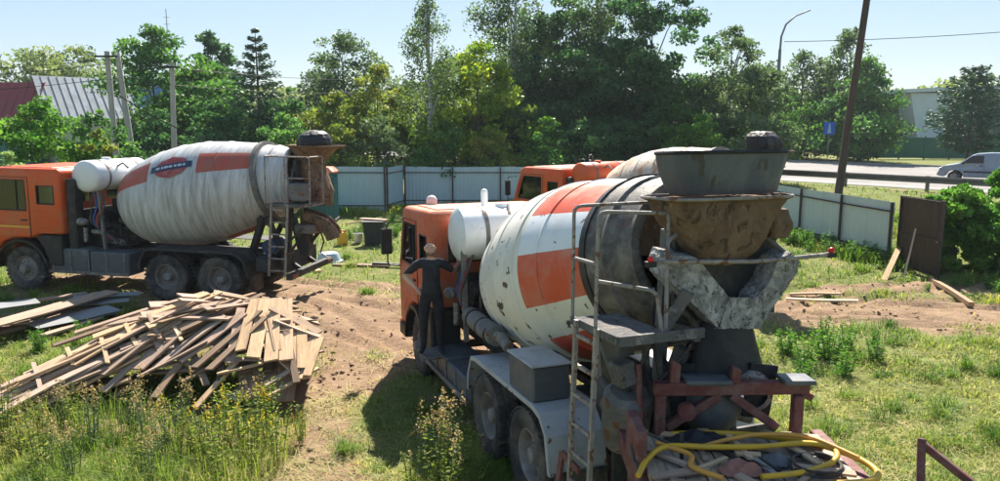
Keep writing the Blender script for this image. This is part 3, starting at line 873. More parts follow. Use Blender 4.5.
def build_truck(label, pose, S):
    T = thing('concrete_mixer_truck', label, 'mixer truck', pose[:3], (0, pose[4], pose[3]), group='orange concrete mixer trucks in the yard')
    OR = S['cab']
    DO = Vector((S.get('drum_x', 1.55), S.get('drum_y', 0.0), S.get('drum_z', 2.00))); tl = S.get('tilt', TILT); DD = Vector((-math.cos(tl), 0, math.sin(tl)))
    P = lambda b, n, m, sm=None, bv=0.0, parent=None, **k: b.build(n, m, parent or T, sm, bv, **k)
    # --- chassis
    for s in (-1, 1):
        b = MB(); y = s * 0.40
        b.bb(-2.75, 4.6, y - 0.012, y + 0.012, 0.78, 1.04); b.bb(-2.75, 4.6, y - s * 0.08, y - s * 0.012, 1.02, 1.04); b.bb(-2.75, 4.6, y - s * 0.08, y - s * 0.012, 0.78, 0.80)
        P(b, 'chassis_rail', M['chassis'])
    for x in (-2.6, -1.9, -0.66, 0.9, 2.2, 3.2):
        b = MB(); b.bb(x - 0.05, x + 0.05, -0.38, 0.38, 0.84, 1.0); P(b, 'cross_member', M['chassis'])
    for x in (AX_R1, AX_R2):
        b = MB(); b.cyl((x, -0.95, WR), (x, 0.95, WR), 0.075, None, 12); b.ball((x, 0, WR), (0.24, 0.2, 0.24), 14, 8); P(b, 'rear_axle', M['chassis'], 40)
    b = MB(); b.bar((AX_F, -0.95, WR - 0.05), (AX_F, 0.95, WR - 0.05), 0.1, 0.12); P(b, 'front_axle', M['chassis'])
    for s in (-1, 1):
        b = MB()
        for k in range(5): b.bar((AX_R1 + 0.1 - k * 0.08, s * 0.52, WR + 0.12 + k * 0.022), (AX_R2 - 0.1 + k * 0.08, s * 0.52, WR + 0.12 + k * 0.022), 0.09, 0.018)
        b.bb(-0.80, -0.52, s * 0.44, s * 0.60, 0.62, 0.90); P(b, 'leaf_spring', M['chassis'])
    b = MB(); b.cyl((AX_F - 0.9, 0, 0.82), (AX_R1 + 0.2, 0, 0.60), 0.05, None, 10); P(b, 'drive_shaft', M['chassis'], 40)
    # --- wheels
    for s in (-1, 1):
        wheel(T, AX_F, s * 1.02, s, 0, random.uniform(0, 6))
        for x in (AX_R1, AX_R2):
            sp = random.uniform(0, 6)
            wheel(T, x, s * 1.065, s, 1, sp); wheel(T, x, s * 0.755, -s, 1, sp)
    # --- front wheel arches
    for s in (-1, 1):
        b = MB(); pts = [(AX_F + 0.69 * math.cos(a), WR + 0.02 + 0.69 * math.sin(a)) for a in np.linspace(R(8), R(172), 13)]
        y0, y1 = s * 0.86, s * 1.245
        vs = [(x, y0, z) for x, z in pts] + [(x, y1, z) for x, z in pts] + [(x * 0.985 + AX_F * 0.015, y1, z - 0.05) for x, z in pts]
        k = len(pts); b.add(vs, [(i, i + 1, k + i + 1, k + i) for i in range(k - 1)] + [(k + i, k + i + 1, 2 * k + i + 1, 2 * k + i) for i in range(k - 1)])
        P(b, 'wheel_arch', M['blacksteel'], 40, thick=0.02)
        b = MB(); b.prism([(2.60, 0.66), (2.60, 1.385), (3.14, 1.385), (3.27, 1.30), (3.10, 1.05), (3.0, 0.80), (2.98, 0.66)], *sorted((s * 0.72, s * 1.215))); P(b, 'front_mudguard', M['blacksteel'], None, 0.03)
    # --- rear mudguards over both axles
    for s in (-1, 1):
        z = S.get('fender_z', 1.20); b = MB()
        pts = [(0.66, 0.70), (0.62, 0.92), (0.46, z - 0.03), (0.30, z), (-1.62, z), (-1.80, z - 0.04), (-1.98, z - 0.22), (-2.06, 0.62)]
        y0, y1 = s * 0.60, s * 1.23
        vs = [(x, y0, zz) for x, zz in pts] + [(x, y1, zz) for x, zz in pts] + [(x, y1, zz - 0.05) if 1 < i < 6 else (x + (0.05 if i > 5 else -0.05), y1, zz) for i, (x, zz) in enumerate(pts)]
        k = len(pts); b.add(vs, [(i, i + 1, k + i + 1, k + i) for i in range(k - 1)] + [(k + i, k + i + 1, 2 * k + i + 1, 2 * k + i) for i in range(k - 1)])
        P(b, 'mudguard', S['fender'], None, 0.0, thick=0.015)
        b = MB(); b.bb(-2.10, -2.085, s * 0.62, s * 1.20, 0.28, 0.66); P(b, 'mud_flap', M['rubber'])
    # --- cab
    me = CAB.copy(); me.materials[0] = OR
    cab = link_mesh('cab_body', me, T)
    for s in (-1, 1):
        b = MB(); y0, y1 = sorted((s * 1.221, s * 1.233))
        b.prism([(3.40, 1.33), (3.40, 1.90), (4.62, 1.90), (4.70, 1.72), (4.70, 1.02), (4.44, 1.02), (4.38, 1.12), (4.24, 1.28), (4.1, 1.33)], y0, y1)
        d = P(b, 'door', OR, None, 0.012)
        b = MB(); b.bb(3.46, 3.60, s * 1.233, s * 1.262, 1.70, 1.735); P(b, 'handle', M['blacksteel'], parent=d)
        b = MB(); ys = s * 1.224; b.tube([(3.385, ys, 1.32), (3.385, ys, 2.72), (4.34, ys, 2.72), (4.66, ys, 1.95), (4.715, ys, 1.72), (4.715, ys, 1.0)], 0.009, 5); P(b, 'door_seal', M['blacksteel'], 50, parent=d)
        b = MB(); b.bb(3.42, 4.6, *sorted((s * 1.236, s * 1.244)), 1.60, 1.63); P(b, 'door_crease', OR, None, 0.004, parent=d)
        if S.get('stripe'):
            b = MB(); y0, y1 = sorted((s * 1.234, s * 1.238)); b.bb(3.40, 4.70, y0, y1, 1.535, 1.575); P(b, 'door_stripe', M['yellow_line'], parent=d)
        b = MB(); y0, y1 = sorted((s * 1.185, s * 1.195))
        b.prism([(3.46, 1.93), (3.46, 2.66), (4.30, 2.66), (4.58, 1.93)], y0, y1); w = P(b, 'door_window', M['glass'])
        b = MB(); fr = [(3.47, s * 1.215, 1.94), (3.47, s * 1.215, 2.65), (4.29, s * 1.215, 2.65), (4.57, s * 1.215, 1.94), (3.47, s * 1.215, 1.94)]
        b.tube(fr, 0.016, 6); b.tube([(3.72, s * 1.205, 1.94), (3.72, s * 1.205, 2.65)], 0.012, 6); P(b, 'window_seal', M['blacksteel'], parent=w)
        b = MB(); y0, y1 = sorted((s * 1.185, s * 1.195)); b.bb(2.72, 3.18, y0, y1, 2.10, 2.54); w = P(b, 'sleeper_window', M['glass'])
        b = MB(); b.tube([(2.73, s * 1.218, 2.11), (2.73, s * 1.218, 2.53), (3.17, s * 1.218, 2.53), (3.17, s * 1.218, 2.11), (2.73, s * 1.218, 2.11)], 0.018, 6); P(b, 'window_seal', M['blacksteel'], parent=w)
        for zz in (1.45, 1.58, 1.71, 1.84, 1.97):
            b = MB(); b.bb(2.66, 3.26, s * 1.215, s * 1.232, zz - 0.025, zz + 0.025); P(b, 'pressed_rib', OR, None, 0.01)
        # mirrors
        b = MB(); mp = loop_pipe([(4.62, s * 1.20, 2.62), (4.80, s * 1.44, 2.60), (4.80, s * 1.44, 1.82), (4.74, s * 1.22, 1.80)], 0.014)
        b.tube(mp, 0.014, 6); mr = P(b, 'mirror_arm', M['blacksteel'])
        b = MB(); b.bb(4.76, 4.82, s * 1.35, s * 1.56, 2.02, 2.50); P(b, 'mirror', M['blacksteel'], None, 0.02, parent=mr)
        b = MB(); b.bb(4.42, 4.86, s * 0.75, s * 1.24, 0.52, 0.74); P(b, 'bumper_end', M['blacksteel'], None, 0.02)
        b = MB(); b.cyl((4.84, s * 0.82, 1.02), (4.90, s * 0.82, 1.02), 0.10, 0.09, 16); P(b, 'headlight', M['lamp_clear'], 40)
        b = MB(); b.bb(3.14, 3.22, s * 1.0, s * 1.23, 0.36, 0.40); P(b, 'step', M['dullsteel'])
        b = MB(); b.bb(2.545, 2.553, *sorted((s * 0.32, s * 0.92)), 2.12, 2.52); P(b, 'rear_window', M['glass'])
    b = MB(); b.bar((4.60, 0, 2.45), (4.60, 0, 2.46), 2.0, 0.01)
    b = MB(); q = [(4.775, -1.05, 2.04), (4.775, 1.05, 2.04), (4.50, 1.02, 2.76), (4.50, -1.02, 2.76)]; b.add(q, [(0, 1, 2, 3)]); P(b, 'windscreen', M['glass'], thick=0.008)
    b = MB(); b.bb(4.863, 4.90, -0.72, 0.72, 1.18, 1.62)
    for k in range(5): b.bb(4.90, 4.915, -0.70, 0.70, 1.22 + k * 0.085, 1.26 + k * 0.085)
    P(b, 'grille', M['blacksteel'])
    b = MB(); b.bb(4.80, 4.95, -1.22, 1.22, 0.50, 0.80); P(b, 'bumper', OR, None, 0.03)
    b = MB(); b.bb(2.62, 4.7, -1.1, 1.1, 1.465, 1.49); b.bb(4.45, 4.72, -1.1, 1.1, 1.49, 1.92)
    for s in (-0.62, 0.62): b.bb(3.3, 3.85, s - 0.26, s + 0.26, 1.49, 1.78); b.bb(3.22, 3.38, s - 0.26, s + 0.26, 1.7, 2.35)
    P(b, 'cab_interior', M['interior'], None, 0.04)
    b = MB(); b.lathe([(0, 0.24), (0, 0.26), (0.02, 0.26), (0.02, 0.24), (0, 0.24)], (4.25, 0.62, 1.95), (0.6, 0, 0.8), 20); P(b, 'steering_wheel', M['interior'], 40)
    if S.get('curtain'):
        b = MB(); b.bb(4.34, 4.37, 0.7, 1.12, 1.95, 2.62); P(b, 'curtain', M['curtain'])
    b = MB(); b.bb(2.9, 4.2, -1.0, 1.0, 2.932, 2.945); P(b, 'roof_panel', S.get('roof', OR), None, 0.02)
    for y in S.get('beacons', ()):
        b = MB(); b.lathe([(0, 0.0), (0, 0.09), (0.05, 0.10), (0.10, 0.095), (0.15, 0.06), (0.165, 0.0)], (4.15, y, 2.945), (0, 0, 1), 16); P(b, 'roof_beacon', M['beacon'], 50)
    if S.get('roof_pole'):
        b = MB(); b.cyl((2.42, 0.35, 2.6), (2.42, 0.35, 3.22), 0.055, None, 12); b.ball((2.42, 0.35, 3.22), 0.055, 10, 6); P(b, 'vent_pipe', M['white_tank'], 40)
    # --- behind the cab: intake, engine gear, exhaust
    if not S.get('muffler'):
        b = MB(); b.bb(2.30, 2.52, 0.78, 1.10, 1.0, 2.70); P(b, 'air_intake', M['blacksteel'], None, 0.04)
    b = MB(); b.bb(2.30, 2.53, -1.05, 0.70 if S.get('muffler') else 0.70, 1.06, 1.95); P(b, 'dark_backing', M['blacksteel'], None, 0.02)  # added dark backing box, fills the gaps behind the engine gear with black
    b = MB(); b.cyl((2.40, -0.95, 0.9), (2.40, -0.95, 2.95), 0.07, None, 12); P(b, 'exhaust_stack', M['dullsteel'], 40)
    b = MB(); b.bb(1.55, 2.35, -0.55, 0.55, 1.05, 1.62); b.cyl((1.95, -0.7, 1.75), (1.95, 0.75, 1.75), 0.16, None, 14); b.bb(1.6, 1.95, 0.45, 0.75, 1.2, 1.5)
    P(b, 'drum_drive_engine', M['blacksteel'], 30, 0.02)
    b = MB(); b.cyl((1.95, 0.62, 1.26), (1.4, 0.70, 1.20), 0.085, 0.07, 14); b.cyl((2.10, 0.80, 1.46), (1.75, 0.86, 1.44), 0.055, None, 12); P(b, 'gear_motor', M['alu'], 40)
    b = MB(); b.ball((2.24, 0.98, 1.70), (0.17, 0.10, 0.09), 12, 8); b.cyl((2.22, 0.9, 1.55), (2.22, 0.9, 1.2), 0.05, None, 8); P(b, 'air_filter', M['alu'], 40)
    for k, (mm, off) in enumerate(((M['blue_hose'], 0.0), (M['red_hose'], 0.13), (M['rubber'], 0.22), (M['rubber'], -0.12))):
        b = MB(); pts = [Vector((2.05 - off, 0.72, 2.38)), Vector((1.85 - off, 0.92, 2.05)), Vector((2.0 - off * 0.6, 0.95, 1.70)), Vector((1.70 + off * 0.5, 0.85, 1.40)), Vector((1.35, 0.7, 1.15))]
        b.tube(loop_pipe(pts, 0.02, 0.2), 0.022, 7); P(b, 'hose', mm, 60)
    b = MB()
    for k in range(34):
        c = Vector((random.uniform(1.35, 2.22), random.uniform(0.40, 0.82), random.uniform(1.06, 1.75)))
        if k % 3: b.box(c, (random.uniform(.05, .14), random.uniform(.05, .12), random.uniform(.04, .12)), Euler((random.random(), random.random(), random.random())).to_matrix())
        else: b.cyl(c, c + Vector((random.uniform(-.2, .2), random.uniform(-.1, .1), random.uniform(-.2, .2))), 0.022, None, 8)
    tag(P(b, 'pump_fittings', M['chassis'], 40), kind='stuff')
    b = MB(); b.bar((2.50 if S.get('muffler') else 2.42, 0.76, 1.95), (2.50 if S.get('muffler') else 2.42, 0.76, 2.72), 0.07, 0.05); b.bar((1.72, 0.9, 1.05), (1.80, 0.9, 2.42), 0.07, 0.05)
    b.bar((2.42, -0.88, 1.05), (2.42, -0.88, 2.62), 0.07, 0.05); b.bar((1.72, -0.9, 1.05), (1.80, -0.9, 2.42), 0.07, 0.05)
    b.each('tank_frame_post', M['dullsteel'], T)
    # --- water tank across the chassis
    b = MB(); r = S.get('tank_r', 0.37); tx = S.get('tank_x', 2.10); tz = S.get('tank_z', 2.76)
    b.lathe([(-1.0, 0.0), (-1.0, 0.12), (-0.985, 0.24), (-0.95, 0.33), (-0.90, r), (0.90, r), (0.95, 0.33), (0.985, 0.24), (1.0, 0.12), (1.0, 0.0)], (tx, 0, tz), (0, 1, 0), 32)
    tk = P(b, 'water_tank', S['tank'], 40)
    b = MB()
    for y in (-0.55, 0.55): b.lathe([(y - 0.03, r + 0.001), (y - 0.03, r + 0.012), (y + 0.03, r + 0.012), (y + 0.03, r + 0.001)], (tx, 0, tz), (0, 1, 0), 32)
    b.each('tank_strap', M['dullsteel'], tk, 40)
    b = MB(); b.cyl((tx, 0.2, tz + r - 0.01), (tx, 0.2, tz + r + 0.05), 0.1, None, 14); P(b, 'filler_cap', S['tank'], 40, parent=tk)
    b = MB(); b.tube([(1.80, 0.2, 2.98), (1.62, 0.25, 3.06), (1.45, 0.30, 2.95)], 0.025, 8); P(b, 'fill_pipe', M['dullsteel'], 40, parent=tk)
    # --- side boxes between the axles
    bx = S.get('sidebox', (0.92, 2.98, 0.48, 1.08))
    for s in (-1, 1):
        y0, y1 = sorted((s * 0.62, s * 1.18))
        b = MB(); b.bb((bx[0] + bx[1]) / 2 + 0.02, bx[1], y0, y1, bx[2], bx[3]); P(b, 'fuel_tank', M['darkbox'], None, 0.05, seg=2)
        b = MB(); b.bb(bx[0], (bx[0] + bx[1]) / 2 - 0.02, y0, y1, bx[2] + 0.02, bx[3] - 0.04); P(b, 'battery_box', M['darkbox'], None, 0.03)
        b = MB()
        for k in range(5):
            x = bx[0] + 0.1 + (bx[1] - bx[0] - 0.2) * k / 4
            b.bb(x - 0.02, x + 0.02, *sorted((s * 1.182, s * 1.20)), bx[2] + 0.02, bx[3] - 0.05)
        b.bb(bx[0], bx[1], *sorted((s * 1.201, s * 1.225)), bx[2] + 0.02, bx[2] + 0.09)
        P(b, 'side_guard', M['dullsteel'])
    if S.get('muffler'):
        b = MB(); b.tube([(1.62, 0.86, 1.46), (0.75, 0.93, 1.47), (0.2, 0.96, 1.49)], 0.135, 16); P(b, 'muffler', M['dullsteel'], 40)
        b = MB()
        for x in (1.35, 0.8, 0.35): b.lathe([(-0.025, 0.136), (-0.025, 0.148), (0.025, 0.148), (0.025, 0.136)], (x, 0.86 + (1.62 - x) * 0.075, 1.463), (1, -0.08, 0), 18)
        b.each('muffler_clamp', M['blacksteel'], T, 40)
        b = MB(); b.tube([(0.2, 0.96, 1.49), (0.0, 0.97, 1.52), (-0.2, 0.95, 1.44)], 0.07, 10); P(b, 'exhaust_pipe', M['dullsteel'], 40)
        b = MB(); b.bb(-1.62, -0.92, 0.80, 1.22, 1.225, 1.60); bo = P(b, 'tool_box', M['darkbox'], None, 0.02)
        b = MB(); b.bb(-1.64, -0.90, 0.78, 1.24, 1.60, 1.625); P(b, 'lid', M['fender_grey'], None, 0.008, parent=bo)
    # --- drum pedestals
    b = MB()
    for s in (-1, 1):
        b.bar((1.95, s * 0.42, 1.04), (1.86, s * 0.18, 1.85), 0.10, 0.10); b.bar((1.45, s * 0.5, 1.04), (1.83, s * 0.22, 1.75), 0.09, 0.09)
    b.bb(1.75, 1.92, -0.32, 0.32, 1.72, 2.2); P(b, 'front_pedestal', M['blacksteel'])
    b = MB(); b.lathe([(-0.30, 0.0), (-0.30, 0.26), (-0.12, 0.30), (0.02, 0.34), (0.02, 0.0)], DO, DD, 18); P(b, 'drum_gearbox', M['blacksteel'], 40)
    ring_c = DO + DD * 3.72
    b = MB()
    for s in (-1, 1):
        b.bar((-1.75, s * 0.45, 1.04), (ring_c.x - 0.05, s * 0.62, 1.95), 0.12, 0.14); b.bar((-2.55, s * 0.45, 1.04), (ring_c.x - 0.15, s * 0.62, 1.95), 0.12, 0.14)
        b.bb(ring_c.x - 0.28, ring_c.x + 0.12, s * 0.50 - 0.12, s * 0.50 + 0.12, 1.80, 1.92)
        b.bar((-2.65, s * 0.42, 1.04), (-2.80, s * 0.40, 3.1), 0.09, 0.09)
    b.bar((ring_c.x - 0.1, -0.6, 1.86), (ring_c.x - 0.1, 0.6, 1.86), 0.12, 0.12); b.bar((-2.80, -0.42, 3.08), (-2.80, 0.42, 3.08), 0.09, 0.09)
    P(b, 'rear_pedestal', M['dullsteel'] if S.get('muffler') else M['blacksteel'])
    for s in (-1, 1):
        b = MB(); c = ring_c + Vector((-0.03, s * 0.52, -0.80)); b.cyl(c - DD * 0.07, c + DD * 0.07, 0.12, None, 18); P(b, 'support_roller', M['dullsteel'], 40)
    # --- drum
    DS = S.get('drum_scale', 1.0); prof = [(t_, r_ * DS) for t_, r_ in drum_profile()]; NS = 120
    b = MB(); mf = S['pattern']
    def mfun(i, j):
        s = (prof[i][0] + prof[i + 1][0]) / 2
        a = ((j + 0.5) / NS * 360.0 + S.get('phase', 0.0)) % 360.0
        return mf(s, a)
    b.lathe(prof, DO, DD, NS, mfun=mfun)
    dr = P(b, 'drum', S['drum_mats'], 30, fix=False)
    b = MB(); b.lathe([(3.66, 0.80 * DS), (3.66, 0.955 * DS), (3.78, 0.955 * DS), (3.78, 0.80 * DS)], DO, DD, 48); P(b, 'roller_ring', S.get('ring', M['dullsteel']), 40, parent=dr)
    b = MB(); b.lathe([(3.78, 0.86), (4.0, 0.80), (4.02, 0.815), (4.06, 0.815), (4.08, 0.78), (4.35, 0.69), (4.36, 0.71), (4.42, 0.71), (4.43, 0.64), (4.40, 0.60), (4.0, 0.7)], DO, DD, 48)
    P(b, 'drum_neck', S['neck'], 40, parent=dr)
    # spiral blade edge seen in the drum mouth
    b = MB(); b.lathe([(4.30, 0.62), (4.30, 0.30), (4.26, 0.30), (4.26, 0.62)], DO, DD, 32, a0=0, a1=R(250)); P(b, 'spiral_blade', M['rust_funnel'], 40, parent=dr)
    # --- work platform, ladder and guard rails on the left rear
    tb = S['tubes']; zp = 2.28
    b = MB(); b.bb(-3.35, -2.50, 0.72, 1.20, zp, zp + 0.03)
    b.bb(-3.35, -2.50, 1.18, 1.215, zp - 0.02, zp + 0.05); b.bb(-3.37, -3.33, 0.40, 1.20, zp - 0.03, zp + 0.05); b.bar((-2.55, 1.1, zp - 0.05), (-2.60, 0.45, 1.7), 0.05, 0.05); b.bar((-3.3, 0.42, zp - 0.05), (-2.75, 0.42, 2.3), 0.06, 0.06)
    crust(P(b, 'platform', M['platform']), 0.010, 0.12, 3)
    lad = MB(); lt = zp + 0.05
    for x in (-2.62, -3.00): lad.bar((x - 0.05, 1.235, lt), (x + 0.04, 1.27, 0.72), 0.035, 0.045)
    lad = P(lad, 'ladder', tb)
    for k in range(6):
        z = 0.85 + k * 0.27; f = (lt - z) / (lt - 0.72)
        b = MB(); b.bar((-2.67 + 0.09 * f, 1.237 + 0.035 * f, z), (-3.05 + 0.09 * f, 1.237 + 0.035 * f, z), 0.03, 0.03); P(b, 'rung', tb, parent=lad)
    if S.get('hoops'):
        rails = [[(-2.52, 1.20, zp), (-2.56, 1.20, 3.32), (-2.72, 0.35, 3.34)], [(-2.96, 1.20, zp), (-3.02, 1.20, 3.30), (-3.12, 0.42, 3.26)],
                 [(-2.54, 1.20, 2.86), (-2.98, 1.20, 2.86)], [(-3.0, 1.20, 2.72), (-3.30, 0.82, 2.66), (-3.32, 0.78, zp)], [(-3.14, 0.62, zp), (-3.12, 0.60, 3.26)], [(-3.25, 0.70, zp), (-3.2, 0.66, 3.05), (-3.05, 0.40, 3.12)]]
    else:
        rails = [[(-2.52, 1.20, zp), (-2.52, 1.20, 3.36), (-3.55, 1.20, 3.36), (-3.55, 1.20, zp)], [(-2.98, 1.20, zp), (-2.98, 1.20, 3.36)], [(-2.98, 1.20, 2.90), (-3.55, 1.20, 2.90)],
                 [(-2.52, 1.20, 3.36), (-2.52, 0.70, 3.36)], [(-3.55, 1.20, 3.36), (-3.55, 0.5, 3.36), (-3.55, 0.5, zp)], [(-3.35, 1.2, zp + 0.02), (-3.55, 1.2, zp + 0.02), (-3.55, 0.5, zp + 0.02)]]
    for q in rails:
        b = MB(); b.tube(loop_pipe(q, 0.02), 0.017, 8); P(b, 'guard_rail', tb, 50)
    # --- charging hopper, funnel and chutes at the back
    hx, hy = -3.02, S.get('hop_y', -0.04)
    if S['hopper'] == 'bowl':
        hy = 0.03
        b = MB(); rings = [rrect(hx, hy - 0.02, 3.42, 0.56, 0.90, 0.20), rrect(hx, hy - 0.02, 3.45, 0.60, 0.94, 0.22), rrect(hx - 0.01, hy, 3.60, 0.66, 1.03, 0.24), rrect(hx - 0.02, hy, 3.755, 0.70, 1.10, 0.25), rrect(hx - 0.02, hy, 3.77, 0.67, 1.07, 0.24), rrect(hx, hy - 0.02, 3.45, 0.54, 0.88, 0.20)]
        b.loft(rings, caps=False); hp = crust(P(b, 'charging_hopper', M['hopper_grey'], 40), 0.02, 0.16, 2)
        b = MB(); rg = rrect(hx - 0.02, hy, 3.77, 0.70, 1.10, 0.25); b.tube([*rg, rg[0]], 0.018, 6); P(b, 'rubber_rim', M['fabric_black'], 50, parent=hp)
        rim_z = 3.44
    else:
        b = MB(); rings = [rrect(hx - 0.05, hy, 3.20, 0.50, 0.62, 0.18), rrect(hx - 0.10, hy, 3.50, 0.86, 1.06, 0.25), rrect(hx - 0.16, hy, 3.56, 1.16, 1.20, 0.30), rrect(hx - 0.16, hy, 3.585, 1.16, 1.20, 0.30), rrect(hx - 0.1, hy, 3.50, 0.80, 1.0, 0.24)]
        b.loft(rings, caps=False); hp = crust(P(b, 'charging_hopper', M['rust_funnel'], 40), 0.02, 0.12, 2)
        if S.get('lump'):
            b = MB(); b.loft([rrect(hx - 0.14, hy, 3.55, 0.56, 0.86, 0.16), rrect(hx - 0.16, hy, 3.72, 0.60, 0.90, 0.2), rrect(hx - 0.12, hy + 0.02, 3.92, 0.54, 0.82, 0.2), rrect(hx - 0.10, hy + 0.02, 4.02, 0.36, 0.60, 0.12)])
            crust(P(b, 'hopper_cover', M['fabric_black'], 60, parent=hp), 0.12, 0.20, 3)
        else:
            b = MB(); b.lathe([(0, 0.38), (0.05, 0.40), (0.16, 0.385), (0.26, 0.33), (0.33, 0.22), (0.36, 0.10), (0.365, 0.0)], (hx - 0.12, hy, 3.56), (0.08, 0, 1), 24)
            crust(P(b, 'hopper_cover', M['fabric_black'], 60, parent=hp), 0.07, 0.20, 2)
        rim_z = 3.30
    if S['hopper'] == 'bowl':
        fm = M['rust_funnel']
        rings = [rrect(hx - 0.03, hy + 0.05, 3.405, 0.76, 1.20, 0.22), rrect(hx - 0.03, hy + 0.05, 3.385, 0.76, 1.20, 0.22), rrect(hx - 0.03, hy + 0.05, 3.37, 0.70, 1.14, 0.22), rrect(hx - 0.05, hy + 0.08, 3.20, 0.62, 0.94, 0.2), rrect(hx - 0.06, hy + 0.05, 3.04, 0.54, 0.76, 0.18), rrect(hx - 0.06, hy + 0.05, 2.92, 0.46, 0.58, 0.15), rrect(hx - 0.06, hy + 0.10, 2.83, 0.38, 0.36, 0.13)]
        b = MB(); b.loft(rings, caps=False); crust(P(b, 'loading_funnel', fm, 40, thick=0.012), 0.03, 0.09, 3)
        b = MB(); rg = rrect(hx - 0.03, hy + 0.05, 3.395, 0.77, 1.21, 0.22); b.tube([*rg, rg[0]], 0.014, 6); P(b, 'funnel_rim', M['tubesteel'], 50)
        b = MB(); b.loft([rrect(hx - 0.08, hy - 0.50, 3.27, 0.26, 0.22, 0.08), rrect(hx - 0.10, hy - 0.52, 3.14, 0.28, 0.24, 0.08), rrect(hx - 0.10, hy - 0.52, 3.02, 0.24, 0.20, 0.08)], caps=True); crust(P(b, 'catch_bucket', M['rust_funnel'], 30), 0.03, 0.08, 3)
        # discharge hopper: open dark throat between two splattered wings that meet in a V
        vx = -3.20
        for poly in ([(0.66, 2.86), (0.62, 2.93), (0.39, 2.90), (0.05, 2.53), (0.0, 2.27), (0.17, 2.28), (0.33, 2.43), (0.65, 2.72)], [(-0.46, 2.84), (-0.60, 2.88), (-0.69, 2.80), (-0.67, 2.70), (-0.42, 2.41), (-0.30, 2.24), (-0.20, 2.25), (-0.22, 2.50), (-0.37, 2.63)]):
            sg = 1 if poly[0][0] > 0 else -1
            b = MB(); f0 = [(vx - 0.02, y, z) for y, z in poly]; f1 = [(vx + 0.34, y * 0.92 + sg * 0.02, z + 0.03) for y, z in poly]
            b.loft([f0, f1]); crust(P(b, 'discharge_wing', M['splatter'], 60), 0.022, 0.05, 5)
        b = MB(); b.loft([[(vx - 0.03, 0.06, 2.535), (vx - 0.03, -0.24, 2.51), (vx - 0.03, -0.28, 2.23), (vx - 0.03, 0.16, 2.27)], [(vx + 0.12, 0.06, 2.50), (vx + 0.12, -0.24, 2.48), (vx + 0.12, -0.28, 2.20), (vx + 0.12, 0.16, 2.24)]])
        crust(P(b, 'discharge_throat', M['splatter'], 60), 0.02, 0.05, 5)
        b = MB(); b.bb(vx + 0.20, vx + 0.26, -0.62, 0.45, 2.30, 3.05); P(b, 'back_plate', M['blacksteel'])
        # rubber sleeve below
        b = MB(); ring = []
        for z, w, d in ((2.30, 0.46, 0.30), (2.18, 0.56, 0.34), (1.98, 0.68, 0.40), (1.74, 0.80, 0.46)):
            ring.append([(vx + 0.12 + (d / 2) * math.cos(t) * (1 + 0.06 * math.sin(5 * t + z * 9)), -0.03 + (w / 2) * math.sin(t) * (1 + 0.06 * math.sin(6 * t + z * 5)), z) for t in np.linspace(0, 2 * math.pi, 24, endpoint=False)])
        b.loft(ring, caps=False); P(b, 'rubber_sleeve', M['fabric_black'], 60)
        # lamp bar across the tail
        b = MB(); b.tube([(-3.30, 0.88, 2.90), (-3.34, -0.1, 2.85), (-3.34, -0.90, 2.86)], 0.019, 8); lb = P(b, 'lamp_bar', M['tubesteel'], 50)
        for y, z in ((0.90, 2.91), (-0.92, 2.88)):
            b = MB(); b.lathe([(0, 0.0), (0, 0.022), (0.03, 0.026), (0.045, 0.016), (0.05, 0.0)], (-3.33, y, z), (-0.4, 0.2 if y > 0 else -0.2, 0.6), 12); P(b, 'marker_lamp', M['redlamp'], 50, parent=lb)
            b = MB(); b.bb(-3.36, -3.30, y - 0.04, y + 0.04, z - 0.045, z); P(b, 'lamp_socket', M['fabric_black'], parent=lb)
        b = MB(); b.tube([(-3.0, -0.30, 3.15), (-3.15, -0.62, 2.85)], 0.022, 8); P(b, 'stay_rod', M['dullsteel'], 50)
        b = MB(); b.bar((-2.42, 1.26, 1.02), (-2.40, 1.34, 0.45), 0.035, 0.075); b.bar((-2.42, 1.26, 1.02), (-2.75, 1.25, 0.98), 0.03, 0.06); P(b, 'marker_post', M['maroon'])
        b = MB()
        for q in ([(-2.75, 0.55, 1.0), (-3.0, 0.62, 1.5), (-2.85, 0.66, 1.95), (-3.0, 0.7, 2.25)], [(-2.7, 0.35, 1.0), (-3.05, 0.50, 1.35), (-2.95, 0.54, 1.8), (-2.85, 0.58, 2.25)], [(-2.7, 0.75, 1.1), (-2.9, 0.85, 1.6), (-2.75, 0.9, 1.9)]):
            b.tube(loop_pipe(q, 0.04, 0.25), 0.035, 8)
        P(b, 'hydraulic_hose', M['rubber'], 60)
        st = random.getstate(); random.seed(99)
        for k in range(26):
            c = Vector((random.uniform(-3.05, -2.45), random.uniform(-0.2, 1.0), random.uniform(1.15, 2.2)))
            b = MB()
            if k % 3 == 0: b.tube(loop_pipe([c, c + Vector((random.uniform(-.1, .1), random.uniform(-.3, .3), random.uniform(.1, .4))), c + Vector((random.uniform(-.2, .2), random.uniform(-.4, .4), random.uniform(.3, .8)))], 0.02, 0.15), random.uniform(0.014, 0.03), 7); P(b, 'hose', M['rubber'], 60)
            elif k % 3 == 1: b.box(c, (random.uniform(.06, .2), random.uniform(.08, .25), random.uniform(.06, .22)), Euler((random.uniform(-.3, .3), random.uniform(-.3, .3), random.uniform(0, 1))).to_matrix()); P(b, 'bracket', M['platform'], None, 0.01)
            else: b.cyl(c, c + Vector((random.uniform(-.3, .3), random.uniform(-.3, .3), random.uniform(-.3, .3))), random.uniform(.02, .06), None, 10); P(b, 'cylinder', random.choice((M['blacksteel'], M['platform'])), 40)
        random.setstate(st)
        b = MB(); b.bar((-3.22, 0.46, 2.62), (-3.10, 0.62, 2.30), 0.16, 0.10); crust(P(b, 'chute_bracket', M['platform'], 60), 0.02, 0.05, 4)
